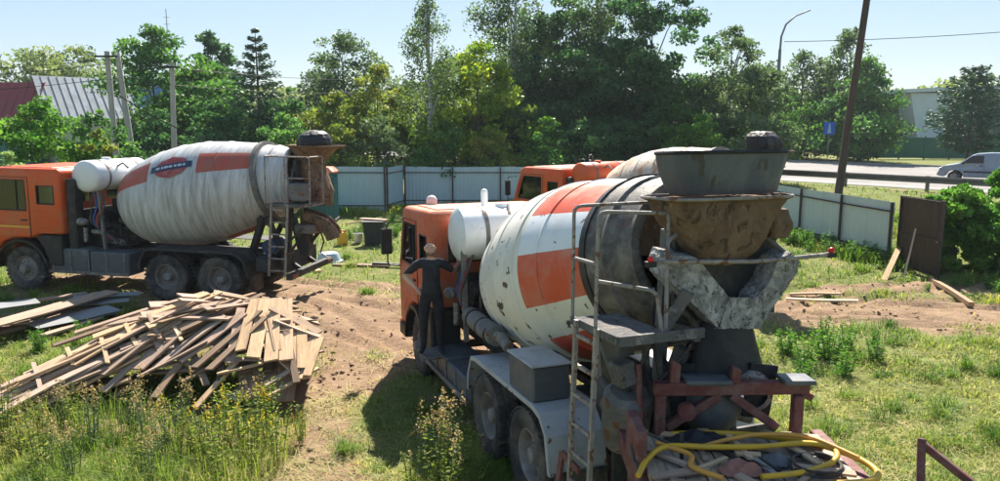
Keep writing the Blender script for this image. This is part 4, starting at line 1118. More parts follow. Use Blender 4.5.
        b = MB(); b.lathe([(0, 0.0), (0, 0.20), (0.12, 0.22), (0.5, 0.22), (0.55, 0.16), (0.55, 0)], (-2.72, 0.78, 1.18), (-0.3, 0.1, 1), 18); P(b, 'water_canister', M['dullsteel'], 40)
    else:
        b = MB(); rings = []
        path = [(-2.95, hy, 3.30, 0.34, 0.36), (-3.10, hy, 2.90, 0.33, 0.36), (-3.22, hy, 2.55, 0.34, 0.34), (-3.22, hy, 2.20, 0.30, 0.30)]
        for x, y, z, a, c in path: rings.append([(x + a * math.cos(t), y + c * math.sin(t), z) for t in np.linspace(0, 2 * math.pi, 16, endpoint=False)])
        b.loft(rings, caps=False); crust(P(b, 'discharge_hopper', M['rust_funnel'], 40, thick=0.012), 0.04, 0.12, 2)
        b = MB(); b.bb(-2.95, -2.86, -0.55, 0.55, 2.2, 3.25); P(b, 'back_plate', M['blacksteel'])
        b = MB(); secs = []
        cp = [Vector((-2.95, 0.30, 2.05)), Vector((-3.30, 0.40, 2.02)), Vector((-3.62, 0.48, 1.92)), Vector((-3.84, 0.54, 1.74)), Vector((-3.92, 0.56, 1.58))]
        for i, c in enumerate(cp):
            d = (cp[min(i + 1, 4)] - cp[max(i - 1, 0)]).normalized(); a = Vector((0.3, -0.95, 0)).normalized(); u = a.cross(d).normalized()
            if u.z < 0: u = -u
            secs.append([c + a * (0.30 * math.cos(t)) + u * (0.27 * math.sin(t)) for t in np.linspace(R(-195), R(15), 11)])
        b.loft(secs, close=False, caps=False); crust(P(b, 'discharge_chute', M['rust_funnel'], 50, thick=0.018), 0.03, 0.12, 2)
        b = MB(); b.tube(loop_pipe([(-2.85, 0.2, 1.15), (-3.2, 0.35, 1.40), (-3.45, 0.30, 1.75)], 0.04), 0.045, 10); P(b, 'chute_strut', M['blacksteel'], 50)
        b = MB(); b.tube([(-3.35, 0.30, 1.75), (-3.50, 0.38, 1.40), (-3.42, 0.40, 1.15), (-3.60, 0.45, 1.05)], 0.02, 7); P(b, 'control_lever', M['blacksteel'], 50)
        b = MB(); b.cyl((-2.35, 0.25, 1.28), (-2.35, 0.80, 1.28), 0.17, None, 18); P(b, 'hydraulic_tank', M['darkblue'], 40)
        for q in ([(-2.6, 0.6, 1.1), (-2.8, 0.75, 1.6), (-2.75, 0.70, 2.25)], [(-2.7, 0.45, 1.1), (-3.0, 0.55, 1.5), (-3.1, 0.45, 2.2)], [(-2.5, 0.8, 1.15), (-2.9, 0.9, 1.45), (-3.2, 0.7, 1.8)], [(-2.75, 0.5, 2.3), (-2.9, 0.75, 2.7), (-2.85, 0.5, 3.1)]):
            b = MB(); b.tube(loop_pipe(q, 0.03, 0.2), 0.03, 8); P(b, 'hydraulic_hose', M['rubber'], 60)
        b = MB(); b.bb(-3.45, -2.95, 0.35, 0.75, 1.62, 1.82); P(b, 'chute_cradle', M['dullsteel'], None, 0.03)
        b = MB(); b.bb(-3.2, -2.95, 0.25, 0.55, 1.05, 1.6); P(b, 'slewing_post', M['blacksteel'], None, 0.03)
        b = MB(); b.bb(-3.30, -2.90, 0.55, 0.95, 2.36, 2.75); P(b, 'control_box', M['dullsteel'], None, 0.03)
        b = MB(); b.bb(-2.55, -2.2, 0.55, 1.15, 0.75, 1.08); P(b, 'tail_box', M['chassis'], None, 0.03)
    # --- tail
    b = MB(); b.bb(-3.05, -2.93, -1.15, 1.15, 0.62, 0.76); b.bar((-2.75, 0.42, 0.85), (-2.98, 0.42, 0.7), 0.08, 0.1); b.bar((-2.75, -0.42, 0.85), (-2.98, -0.42, 0.7), 0.08, 0.1); P(b, 'rear_bumper', M['chassis'])
    for s in (-1, 1):
        b = MB(); b.bb(-3.08, -3.05, s * 0.98 - 0.14, s * 0.98 + 0.14, 0.64, 0.74); P(b, 'tail_lamp', M['taillamp'])
    b = MB(); b.bb(-2.74, -2.70, -0.9, 0.9, 0.70, 1.12); P(b, 'tail_plate', M['chassis'])
    return T

# colour layouts of the drums; a = degrees round the drum from its lower... position of the lathe start (up = 90)
def pat_left(s, a):
    if (s < 1.22 or s > 2.47) and (24 <= a < 51 or 144 <= a < 171 or 264 <= a < 291): return 1
    return 0
def pat_near(s, a):
    red = any(lo <= a < hi for lo, hi in ((340, 372), (-20, 12), (38, 75), (105, 140), (165, 200), (225, 255), (280, 315)))
    if s < 0.36: return 1 if (a >= 325 or a < 8 or 60 < a < 110 or 180 < a < 230) else 0
    if s < 2.45: return 0
    if red: return 1
    return 2 if 0 < a < 180 else 0
def pat_plain(s, a):
    return 0

NEAR = build_truck('orange cab mixer truck with red and white panelled drum, a man on its step', POSE_NEAR,
    dict(cab=M['orange_old'], beacons=(0.75,), roof_pole=True, tank_z=2.62, tank_x=2.06, tank_r=0.40, tank=M['white_tank'], tank_frame=M['white_tank'], fender=M['fender_grey'], muffler=True, hoops=True,
         drum_mats=[M['drum_cream'], M['drum_redb'], M['drum_bright']], pattern=pat_near, neck=M['neckdark'], ring=M['blacksteel'], tubes=M['tubesteel'], drum_scale=0.92, drum_x=1.70, drum_y=-0.06, drum_z=1.86, tilt=R(13.0), hopper='bowl', fender_z=1.22, sidebox=(0.75, 2.98, 0.42, 0.80)))
LEFT = build_truck('orange cab mixer truck with dusty grey drum carrying a red and blue emblem', POSE_LEFT,
    dict(cab=M['orange'], stripe=True, curtain=False, tank=M['white_tank'], fender=M['chassis'], drum_mats=[M['drum_grey'], M['drum_red']], pattern=pat_left, neck=M['drum_grey'], tubes=M['tubesteel'], hopper='cover'))
THIRD = build_truck('orange cab mixer truck with rust stained cream drum and orange water tank', POSE_THIRD,
    dict(cab=M['orange'], curtain=True, tank=M['orange_tank'], fender=M['chassis'], drum_mats=[M['drum_rusty']], pattern=pat_plain, neck=M['drum_rusty'], tubes=M['dullsteel'], hopper='cover', lump=True))

# printed emblem on the dusty drum: red lens shape behind a dark blue banner with pale marks
def grid_lens():
    rows = []
    for v in np.linspace(-1, 1, 9):
        w = 0.40 * math.sqrt(max(0.0, 1 - v * v)) + 0.02
        rows.append([(1.85 + u * w, R(54) - v * R(13.5)) for u in np.linspace(-1, 1, 9)])
    return rows
def grid_rect(s0, s1, a0, a1, n=12, skew=0.0):
    return lambda: [[(s, R(a0 + (a1 - a0) * k / 3) + skew * (s - s0)) for s in np.linspace(s0, s1, n)] for k in range(4)]
drum_left = [c for c in LEFT.children if c.name.startswith('drum') and c.type == 'MESH' and 'gear' not in c.name and 'drive' not in c.name][0]
drum_patch('emblem_disc', grid_lens, M['emblem_red'], drum_left, 0.016)
drum_patch('emblem_banner', grid_rect(1.33, 2.37, 58.0, 50.0, 16), M['emblem_blue'], drum_left, 0.020)
for k, (c, w) in enumerate(((1.30, .05), (1.42, .03), (1.52, .05), (1.63, .045), (1.75, .03), (1.86, .05), (1.97, .03))):
    drum_patch('emblem_mark', grid_rect(c + 0.22 - w, c + 0.22 + w, 55.4, 52.6, 3), M['emblem_white'], drum_left, 0.024)

# ------------------------------------------------------------------ vegetation
def lm(name, a, b_, c, **k):
    k.setdefault('k', 1.9)
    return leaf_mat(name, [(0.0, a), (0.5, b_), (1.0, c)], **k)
LM = {
    'leafy': lm('leaves_mid_green', (0.015, 0.040, 0.016), (0.037, 0.085, 0.025), (0.082, 0.140, 0.040), k=2.3),
    'dark': lm('leaves_dark_green', (0.010, 0.030, 0.016), (0.023, 0.058, 0.025), (0.057, 0.105, 0.040), k=2.3),
    'olive': lm('leaves_olive_grey', (0.026, 0.048, 0.028), (0.053, 0.082, 0.046), (0.102, 0.130, 0.076)),
    'yellow': lm('leaves_yellow_green', (0.035, 0.065, 0.015), (0.085, 0.115, 0.025), (0.19, 0.17, 0.035)),
    'maple': lm('leaves_bright_yellow_green', (0.035, 0.075, 0.012), (0.095, 0.15, 0.02), (0.22, 0.23, 0.03)),
    'green': lm('leaves_fresh_green', (0.022, 0.065, 0.012), (0.052, 0.125, 0.022), (0.115, 0.19, 0.036)),
    'conifer': lm('needles_blue_green', (0.010, 0.028, 0.018), (0.021, 0.050, 0.030), (0.045, 0.085, 0.046), transl=0.12, k=2.3),
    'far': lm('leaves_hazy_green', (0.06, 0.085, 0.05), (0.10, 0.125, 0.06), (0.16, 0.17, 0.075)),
    'birch': lm('leaves_birch', (0.025, 0.045, 0.023), (0.053, 0.085, 0.039), (0.107, 0.135, 0.063)),
    'pale': lm('leaves_pale_green', (0.06, 0.10, 0.045), (0.12, 0.17, 0.08), (0.20, 0.25, 0.12)),
    'flower': lm('petals_yellow', (0.40, 0.25, 0.02), (0.52, 0.36, 0.03), (0.62, 0.46, 0.06), k=1.0),
    'dryflower': lm('dry_seed_heads', (0.20, 0.12, 0.06), (0.36, 0.26, 0.16), (0.50, 0.40, 0.28), k=1.0),
    'weed': lm('leaves_weed_yellowish', (0.07, 0.12, 0.02), (0.15, 0.20, 0.04), (0.27, 0.26, 0.08), k=1.3),
    'grass': leaf_mat('grass_blades', [(0.0, (0.035, 0.08, 0.010)), (0.45, (0.095, 0.15, 0.024)), (0.75, (0.19, 0.20, 0.05)), (1.0, (0.36, 0.29, 0.13))], 0.4, k=1.6),
    'straw': leaf_mat('straw_blades', [(0.0, (0.12, 0.15, 0.03)), (0.5, (0.30, 0.27, 0.11)), (1.0, (0.48, 0.40, 0.22))], 0.3, k=1.35),
}
bark = paint('bark_brown', (0.085, 0.065, 0.05), (0.15, 0.13, 0.11), (0.4, 0.7), 4.0, rough=0.9, stretch=(1, 1, 0.3), bstr=0.6)
birch_bark = paint('bark_birch', (0.50, 0.49, 0.46), (0.10, 0.09, 0.085), (0.52, 0.60), 5.0, rough=0.8, stretch=(0.6, 0.6, 2.5))
stem_m = paint('stem_green', (0.09, 0.12, 0.04), (0.16, 0.12, 0.06), (0.45, 0.7), 4.0, rough=0.8)

def rand_dirs(n):
    v = rng.normal(size=(n, 3)); return v / np.linalg.norm(v, axis=1, keepdims=True)

def leaf_quads(c, L, W, tint, dirs=None, jitter_up=0.0):
    """diamond leaves at points c"""
    n = len(c)
    d = rand_dirs(n) if dirs is None else dirs
    q = rand_dirs(n); s = np.cross(d, q); s /= np.linalg.norm(s, axis=1, keepdims=True) + 1e-9
    L = np.asarray(L)[:, None]; W = np.asarray(W)[:, None]
    V = np.empty((n, 4, 3))
    V[:, 0] = c - d * L * 0.5; V[:, 1] = c + s * W * 0.5 + d * L * 0.08; V[:, 2] = c + d * L * 0.5; V[:, 3] = c - s * W * 0.5 + d * L * 0.08
    F = np.arange(n * 4).reshape(n, 4)
    return V.reshape(-1, 3), F, np.repeat(tint, 4)

KIND = {  # crown base fraction, shape power low/high, clump radius factor, leaf length, material, density, trunk visible
    'leafy': (0.10, 0.6, 0.75, 0.17, 0.24, 'leafy', 1.0), 'dark': (0.06, 0.5, 0.6, 0.15, 0.25, 'dark', 1.25), 'olive': (0.12, 0.55, 0.7, 0.17, 0.21, 'olive', 0.85),
    'yellow': (0.05, 0.5, 0.8, 0.17, 0.22, 'yellow', 1.0), 'maple': (0.08, 0.5, 0.8, 0.16, 0.26, 'maple', 1.1), 'green': (0.05, 0.5, 0.8, 0.16, 0.21, 'green', 1.0),
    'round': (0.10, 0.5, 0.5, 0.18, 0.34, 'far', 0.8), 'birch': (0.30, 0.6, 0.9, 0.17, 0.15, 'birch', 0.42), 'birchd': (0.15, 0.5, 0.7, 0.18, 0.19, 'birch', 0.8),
    'sparse': (0.32, 0.6, 0.7, 0.16, 0.18, 'olive', 0.5), 'willow': (0.06, 0.5, 0.9, 0.16, 0.26, 'birch', 0.8), 'pale': (0.03, 0.5, 0.7, 0.18, 0.16, 'pale', 1.0),
}

def crown_points(kind, h, w, n):
    base, p0, p1, cr, ll, mat, dens = KIND[kind]
    nc = int(30 + 6 * h)
    t = rng.beta(1.2, 1.1, nc)
    prof = np.clip(np.minimum((t / 0.25) ** p0, ((1 - t) / 0.5) ** (p1 * 0.75)), 0.14, 1)
    ang = rng.uniform(0, 2 * math.pi, nc)
    lob = 1 + 0.22 * np.sin(ang * 2 + rng.uniform(0, 6)) + 0.16 * np.sin(ang * 3 + t * 9 + rng.uniform(0, 6))
    r = 0.5 * w * prof * lob * np.sqrt(rng.uniform(0.08, 1.0, nc))
    zc = h * (base + (1 - base) * t)
    C = np.stack([r * np.cos(ang), r * np.sin(ang), zc], 1)
    sig = cr * w * rng.uniform(0.45, 1.25, nc) * (0.45 + 0.55 * prof)
    wt = sig ** 1.6; idx = rng.choice(nc, n, p=wt / wt.sum())
    off = rng.normal(size=(n, 3)); off /= (np.linalg.norm(off, axis=1, keepdims=True) + 1e-9)
    off *= (rng.uniform(0, 1, n) ** 0.45)[:, None] * sig[idx][:, None] * np.array([1.0, 1.0, 0.62])
    P = C[idx] + off
    if kind in ('birch', 'birchd', 'willow'):         # hanging twigs
        P[:, 2] -= rng.uniform(0, 1, n) ** 2 * 0.13 * h * np.clip(np.hypot(off[:, 0], off[:, 1]) / (sig[idx] + 1e-6), 0, 1)
    ctint = rng.uniform(0.05, 0.85, nc)
    tint = np.clip(ctint[idx] * 0.65 + rng.uniform(0, 0.5, n) - 0.05, 0, 1)
    return C, P, tint

def trunk_mesh(h, C, r0, mat, lean=0.0, limbs=14, top=0.9):
    b = MB(); ph = random.uniform(0, 6)
    def ax(z): return Vector((lean * z + 0.05 * math.sin(z * 0.9 + ph), 0.05 * math.cos(z * 0.7 + ph), z))
    zs = np.linspace(-0.3, h * top, 10)
    b.tube([ax(z) for z in zs], [max(0.012, r0 * (1 - 0.92 * max(z, 0) / (h * top)) * (1.25 if z < 0.2 else 1)) for z in zs], 8)
    for i in random.sample(range(len(C)), min(limbs, len(C))):
        c = Vector(C[i]); z0 = max(0.12 * h, min(c.z * random.uniform(0.55, 0.85), h * top * 0.93))
        p0 = ax(z0); mid = p0.lerp(c, 0.5) + Vector((0, 0, 0.10 * (c - p0).length))
        rr = max(0.012, r0 * 0.42 * (1 - 0.8 * z0 / h))
        b.tube([p0, mid, c], [rr, rr * 0.6, rr * 0.2], 5)
    return b.mesh('trunk', mat, 60, fix=False)

def tree(kind, x, y, ztop, w, label, name='broadleaf_tree', cat='tree', group='trees round the yard', n=None, bush=False):
    zb = g1(x, y) - 0.03; h = max(0.8, ztop - zb)
    if not bush: w *= 1.3 if kind not in ('birch', 'sparse') else 1.12
    o = thing(name, label, cat, (x, y, zb), group=group)
    base, p0, p1, cr, ll, mat, dens = KIND[kind]
    dist = math.hypot(x, y)
    ll = ll * (1.0 if not bush else 0.9) * (0.55 + 0.45 * min(1.6, dist / 42))
    n = n or int(dens * min(18000, max(2500, 6.2 * (w * h) / (ll * ll * 0.5))))
    C, P, tint = crown_points(kind, h, w, n)
    L = ll * rng.uniform(0.55, 1.3, n)
    V, F, T = leaf_quads(P, L, L * 0.6, tint)
    link_mesh('crown', np_mesh('crown', V, F, LM[mat], T), o)
    bk = birch_bark if kind.startswith('birch') else bark
    r0 = (0.018 * h + 0.02) if not bush else 0.03
    link_mesh('trunk', trunk_mesh(h, C, r0, bk, lean=random.uniform(-0.02, 0.02), limbs=18 if not bush else 10, top=0.93 if kind in ('birch', 'sparse', 'birchd') else 0.82), o)
    return o

def conifer(x, y, ztop, w, label, name, n_whorl, droop, openness=1.0, pine=False):
    zb = g1(x, y) - 0.03; h = ztop - zb
    o = thing(name, label, 'tree', (x, y, zb), group='trees round the yard')
    cs = []; ds = []; ts = []; C = []
    for i in range(n_whorl):
        t = i / (n_whorl - 1)
        z = h * (0.08 + 0.90 * t) if not pine else h * (0.15 + 0.83 * t)
        Lb = 0.5 * w * ((1 - t) ** 0.85 + 0.05) * random.uniform(0.8, 1.1)
        if pine: Lb = 0.5 * w * (min(1, (1 - t) * 1.6) ** 0.7 + 0.08) * random.uniform(0.7, 1.1)
        nb = max(4, int(11 * openness * (1 - 0.5 * t)))
        for k in range(nb):
            a = 2 * math.pi * (k + random.random() * 0.7) / nb
            m = int(26 + 110 * Lb / (0.5 * w) * openness)
            s = rng.uniform(0.1, 1, m) ** 0.8
            up = 0.55 * t + (0.25 if pine else 0.0)
            px = s * Lb; pz = z + px * (up - droop * (1 - t)) + 0.06 * Lb * np.sin(s * 3)
            lat = rng.normal(size=m) * 0.13 * Lb * (1.15 - s) + rng.normal(size=m) * 0.05
            pts = np.stack([px * math.cos(a) - lat * math.sin(a), px * math.sin(a) + lat * math.cos(a), pz + rng.normal(size=m) * (0.05 + 0.05 * Lb)], 1)
            cs.append(pts)
            d = np.stack([math.cos(a) - np.sign(lat) * math.sin(a) * 0.8, math.sin(a) + np.sign(lat) * math.cos(a) * 0.8, np.full(m, -0.15)], 1) + rng.normal(size=(m, 3)) * 0.35
            ds.append(d / np.linalg.norm(d, axis=1, keepdims=True))
            ts.append(np.clip(rng.uniform(0, 0.55, m) + s * 0.3 + random.uniform(-.1, .15), 0, 1))
            if k % 2 == 0: C.append((Lb * math.cos(a) * 0.9, Lb * math.sin(a) * 0.9, z + Lb * 0.9 * (up - droop * (1 - t))))
    P = np.concatenate(cs); D = np.concatenate(ds); T = np.concatenate(ts); n = len(P)
    L = rng.uniform(0.22, 0.42, n) * (0.8 if not pine else 1.0)
    V, F, T = leaf_quads(P, L, L * 0.30, T, D)
    link_mesh('crown', np_mesh('crown', V, F, LM['conifer'], T), o)
    b = MB(); b.tube([(0, 0, -0.3), (0.02, 0, h * 0.5), (0, 0, h * 0.99)], [0.16, 0.10, 0.015], 8)
    for c in C: b.tube([(0, 0, max(0.1, c[2] - 0.05)), c], [0.03, 0.008], 4)
    link_mesh('trunk', b.mesh('trunk', bark, 60, fix=False), o)
    return o

TREES = [
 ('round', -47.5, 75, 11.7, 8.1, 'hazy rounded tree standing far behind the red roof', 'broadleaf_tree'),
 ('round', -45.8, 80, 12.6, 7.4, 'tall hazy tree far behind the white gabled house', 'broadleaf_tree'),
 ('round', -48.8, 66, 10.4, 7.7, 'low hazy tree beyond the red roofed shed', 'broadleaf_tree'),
 ('leafy', -20.7, 44, 9.8, 5.0, 'dense dark tree behind the paired concrete poles', 'broadleaf_tree'),
 ('leafy', -19.2, 47, 8.5, 4.4, 'rounded green tree behind the single concrete pole', 'broadleaf_tree'),
 ('dark', -24.2, 62, 11.8, 4.2, 'narrow dark tree rising between pole and spruce, farther off', 'broadleaf_tree'),
 ('leafy', -16.4, 44, 6.8, 5.4, 'low broad green tree beside the spruce, shading its foot', 'broadleaf_tree'),
 ('dark', -12.0, 43, 6.2, 4.8, 'low dark tree between the spruce and the olive crowned tree', 'broadleaf_tree'),
 ('olive', -10.6, 50, 10.2, 5.6, 'dusty olive tree with rounded crown behind yellowish bushes', 'broadleaf_tree'),
 ('yellow', -7.1, 42, 7.4, 4.0, 'yellowing green tree behind the fence corner', 'broadleaf_tree'),
 ('yellow', -9.0, 41, 6.0, 4.0, 'low yellowing tree behind the teal cabin', 'broadleaf_tree'),
 ('olive', -5.3, 45, 6.8, 3.6, 'small olive tree between the yellowing tree and the birch', 'broadleaf_tree'),
 ('birch', -3.9, 40, 11.4, 3.3, 'thin airy birch with a white trunk behind the back fence', 'birch_tree'),
 ('maple', -1.3, 42, 8.8, 5.2, 'bright yellow green tree beside the white trunked birch', 'broadleaf_tree'),
 ('maple', -3.5, 44, 7.9, 3.2, 'smaller bright green tree behind the birch trunk', 'broadleaf_tree'),
 ('birchd', 0.8, 48, 14.2, 4.2, 'tall hanging birch at the bright end of the dark grove', 'birch_tree'),
 ('dark', 3.7, 50, 13.1, 5.8, 'tall dark tree next to the hanging birch', 'broadleaf_tree'),
 ('birchd', 6.5, 49, 14.4, 5.4, 'tallest tree in the middle of the dark grove', 'broadleaf_tree'),
 ('dark', 9.1, 45.5, 12.4, 5.6, 'tall rounded dark tree at the road end of the grove', 'broadleaf_tree'),
 ('dark', 1.9, 46, 8.4, 5.4, 'shorter dark tree in front of the hanging birch', 'broadleaf_tree'),
 ('dark', 5.4, 45, 8.7, 6.2, 'broad dark tree filling the front of the grove', 'broadleaf_tree'),
 ('dark', 8.3, 44, 9.1, 5.2, 'dark tree in front of the rounded one at the road end', 'broadleaf_tree'),
 ('green', 2.5, 40.5, 4.6, 3.0, 'fresh green young tree above the back fence under the dark grove', 'broadleaf_tree'),
 ('green', 10.1, 42, 5.9, 3.6, 'fresh green tree at the foot of the grove behind the rusty drum', 'broadleaf_tree'),
 ('sparse', 12.9, 41, 9.5, 4.0, 'thin tree with open crown and visible trunk behind the rusty drum', 'broadleaf_tree'),
 ('olive', 11.5, 41.5, 6.6, 2.8, 'small grey green tree between the grove and the thin open tree', 'broadleaf_tree'),
 ('olive', 14.6, 40, 7.1, 2.8, 'small grey green tree beside the street lamp', 'broadleaf_tree'),
 ('olive', 13.1, 38.5, 4.9, 3.9, 'low grey green bushy tree under the thin open tree', 'broadleaf_tree'),
 ('green', 10.7, 39, 4.6, 3.3, 'low fresh green tree under the grove, beside the fence', 'broadleaf_tree'),
 ('willow', 30.4, 74, 11.6, 6.2, 'willow across the road beside the lamp post', 'willow_tree'),
 ('willow', 33.5, 71, 13.5, 6.0, 'tallest tree across the road behind the leaning wooden pole', 'willow_tree'),
 ('leafy', 32.6, 66, 10.3, 4.4, 'dense green tree across the road next to the white building', 'broadleaf_tree'),
 ('green', 28.9, 71, 7.2, 6.4, 'low fresh green tree across the road under the willow', 'broadleaf_tree'),
 ('leafy', 31.5, 67, 6.8, 8.0, 'broad low tree across the road behind the blue sign', 'broadleaf_tree'),
 ('leafy', 31.6, 63.5, 5.2, 3.2, 'low tree across the road at the corner of the white building', 'broadleaf_tree'),
 ('willow', 29.1, 82, 11.3, 7.5, 'far willow across the road behind the thin open tree', 'willow_tree'),
]
for k, x, y, zt, w, lab, nm in TREES:
    tree(k, x, y, zt, w, lab, nm)
conifer(-13.8, 42, 9.6, 6.0, 'dark spruce with a spiky whorled top behind the dusty drum', 'spruce_tree', 17, 0.28, 1.0)
conifer(38.9, 60.5, 8.9, 5.8, 'blue green pine in front of the white modern building', 'pine_tree', 12, 0.05, 1.1, pine=True)

BUSH = [
 ('green', -17.0, 27.5, 5.1, 4.4, 'big rounded green shrub in front of the white gabled house'),
 ('leafy', -20.6, 26.5, 4.6, 3.6, 'dark green shrub in front of the red roofed shed'),
 ('leafy', -15.5, 28.5, 4.7, 2.8, 'green shrub at the foot of the paired concrete poles'),
 ('yellow', -14.9, 27.0, 3.9, 1.6, 'yellow blossoming shrub beside the paired concrete poles'),
 ('pale', -16.2, 23.8, 3.2, 2.4, 'pale feathery shrub behind the orange cab roof'),
 ('pale', -18.8, 24.2, 2.8, 2.6, 'low pale shrub beyond the orange cab with the door stripe'),
 ('dark', -18.5, 39.5, 4.9, 4.6, 'dark shrub behind the single concrete pole'),
 ('dark', -14.8, 38.5, 5.2, 4.6, 'dark shrub at the foot of the spruce'),
 ('leafy', -11.4, 38.6, 4.8, 4.2, 'green shrub behind the fence by the dusty drum hopper'),
 ('yellow', -8.4, 38.0, 4.2, 3.4, 'yellow green shrub above the fence beside the teal cabin'),
 ('olive', -6.3, 38.4, 4.7, 3.2, 'olive shrub above the fence corner'),
 ('leafy', -3.0, 39.0, 4.4, 3.6, 'green shrub at the foot of the white trunked birch'),
 ('yellow', -0.5, 38.6, 4.0, 3.0, 'yellow green shrub under the bright yellow green tree'),
 ('dark', 4.6, 39.6, 4.4, 4.2, 'dark shrub behind the orange cab with the orange tank'),
 ('dark', 7.6, 39.4, 4.4, 4.0, 'dark shrub behind the rust stained drum'),
]
for k, x, y, zt, w, lab in BUSH:
    tree(k, x, y, zt, w, lab, 'shrub', 'shrub', 'shrubs along the fences', bush=True)
for x, y, zt, w, lab in ((12.9, 20.3, 2.45, 2.3, 'thick green bush right beside the brown gate leaf'), (14.6, 20.8, 2.75, 2.7, 'tall green bush beside the thick one past the gate'), (16.9, 20.6, 2.5, 2.6, 'green bush farthest from the gate leaf'), (13.6, 19.3, 1.5, 1.8, 'low bush in front of the thick bushes by the gate')):
    tree('green', x, y, zt, w, lab, 'shrub', 'shrub', 'bushes beside the gate', n=13000, bush=True)

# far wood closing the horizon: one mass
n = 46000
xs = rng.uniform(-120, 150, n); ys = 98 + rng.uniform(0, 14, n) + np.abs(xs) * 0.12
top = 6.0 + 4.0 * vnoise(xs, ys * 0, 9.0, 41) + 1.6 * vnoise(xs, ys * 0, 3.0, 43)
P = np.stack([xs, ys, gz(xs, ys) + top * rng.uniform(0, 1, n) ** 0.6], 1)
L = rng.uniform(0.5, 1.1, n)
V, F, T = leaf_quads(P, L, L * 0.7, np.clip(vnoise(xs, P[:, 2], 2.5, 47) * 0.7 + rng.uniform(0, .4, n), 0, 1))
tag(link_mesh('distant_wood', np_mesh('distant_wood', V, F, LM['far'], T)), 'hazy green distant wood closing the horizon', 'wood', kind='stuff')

# ------------------------------------------------------------------ grass
def blades(x, y, hgt, wid, bend, tint, name, mat, label, flat=0.0):
    n = len(x)
    z = gz(x, y) - 0.01
    a = rng.uniform(0, 2 * math.pi, n); dx, dy = np.cos(a), np.sin(a)
    bx, by = -dy * wid * 0.5, dx * wid * 0.5
    V = np.empty((n, 5, 3))
    lean = bend * hgt
    V[:, 0] = np.stack([x - bx, y - by, z], 1); V[:, 1] = np.stack([x + bx, y + by, z], 1)
    mz = z + hgt * (0.62 - 0.45 * flat); tz = z + hgt * (1.0 - 0.8 * flat) * np.clip(1 - 0.35 * bend, 0.1, 1)
    mx, my = x + dx * lean * 0.35, y + dy * lean * 0.35
    V[:, 2] = np.stack([mx + bx * 0.8, my + by * 0.8, mz], 1); V[:, 3] = np.stack([mx - bx * 0.8, my - by * 0.8, mz], 1)
    V[:, 4] = np.stack([x + dx * lean, y + dy * lean, tz], 1)
    i = np.arange(n)[:, None] * 5
    F = np.concatenate([i + [0, 1, 2], i + [0, 2, 3], i + [3, 2, 4]], 0)
    o = link_mesh(name, np_mesh(name, V.reshape(-1, 3), F, mat, np.repeat(tint, 5)))
    return tag(o, label, 'grass', kind='stuff')

def sample_ground(n, y0, y1, spread=0.80, margin=2.0):
    y = 1.0 / rng.uniform(1.0 / y1, 1.0 / y0, n)
    x = rng.uniform(-1, 1, n) * (spread * y + margin)
    return x, y

x, y = sample_ground(330000, 5.0, 42.0)
dm = dirt_mask(x, y); clump = vnoise(x, y, 0.8, 51) * 0.6 + vnoise(x, y, 0.25, 53) * 0.55
keep = (rng.uniform(0, 1, len(x)) < np.clip(1.08 - dm * 1.15, 0.05, 1) * np.clip(clump * 1.5 - 0.2, 0.12, 1)) & (road_n(x, y) < 0.2)
x, y, clump, dm = x[keep], y[keep], clump[keep], dm[keep]
dry = dry_mask(x, y)
hg = (0.05 + 0.17 * clump) * rng.uniform(0.5, 1.4, len(x)) * (1 - 0.5 * dm) * (1 - 0.35 * dry)
wd = np.maximum(0.005, 0.00095 * y) * rng.uniform(0.7, 1.4, len(x))
patch = vnoise(x, y, 2.1, 57)
tint = np.clip(0.10 + 0.42 * patch + rng.uniform(-0.15, 0.25, len(x)) + 0.33 * dry + 0.35 * dm + (rng.uniform(0, 1, len(x)) < 0.10) * 0.4, 0, 1)
blades(x, y, hg, wd, rng.uniform(0.3, 1.6, len(x)), tint, 'grass', LM['grass'], 'short uneven green grass growing over the yard')

# mown straw lying on the open side of the yard
x, y = sample_ground(120000, 5.5, 20.0)
dm = dirt_mask(x, y); dr = np.where(x > 2.0, dry_mask(x, y), dry_mask(x, y) * 0.55 + 0.25 * (dm > 0.25) + 0.1)
keep = rng.uniform(0, 1, len(x)) < np.clip(dr * 1.25 - dm * 0.55 - 0.05, 0, 1) * np.clip(vnoise(x, y, 0.9, 61) * 1.8 - 0.25, 0.1, 1)
x, y = x[keep], y[keep]
blades(x, y, rng.uniform(0.05, 0.16, len(x)), np.maximum(0.005, 0.0009 * y), rng.uniform(2.0, 5.5, len(x)), np.clip(vnoise(x, y, 1.3, 63) * 0.8 + rng.uniform(-.2, .3, len(x)), 0, 1), 'mown_grass', LM['straw'], 'mown straw coloured grass lying beside the trucks', flat=0.55)

# tufts
tc_x, tc_y = sample_ground(700, 5.5, 24.0, 0.78, 1.0)
k_ = dirt_mask(tc_x, tc_y) < 0.45; tc_x, tc_y = tc_x[k_], tc_y[k_]
ti = np.repeat(np.arange(len(tc_x)), 85); rt = rng.uniform(0.10, 0.34, len(tc_x))[ti]
x = tc_x[ti] + rng.normal(size=len(ti)) * rt * 0.5; y = tc_y[ti] + rng.normal(size=len(ti)) * rt * 0.5
blades(x, y, rng.uniform(0.10, 0.34, len(tc_x))[ti] * rng.uniform(0.5, 1.2, len(ti)), np.maximum(0.006, 0.0010 * y), rng.uniform(0.4, 1.5, len(ti)), np.clip(rng.uniform(0.0, 0.75, len(tc_x))[ti] + rng.uniform(-.12, .15, len(ti)), 0, 1), 'grass_tufts', LM['grass'], 'uneven tufts of longer grass standing in the yard')

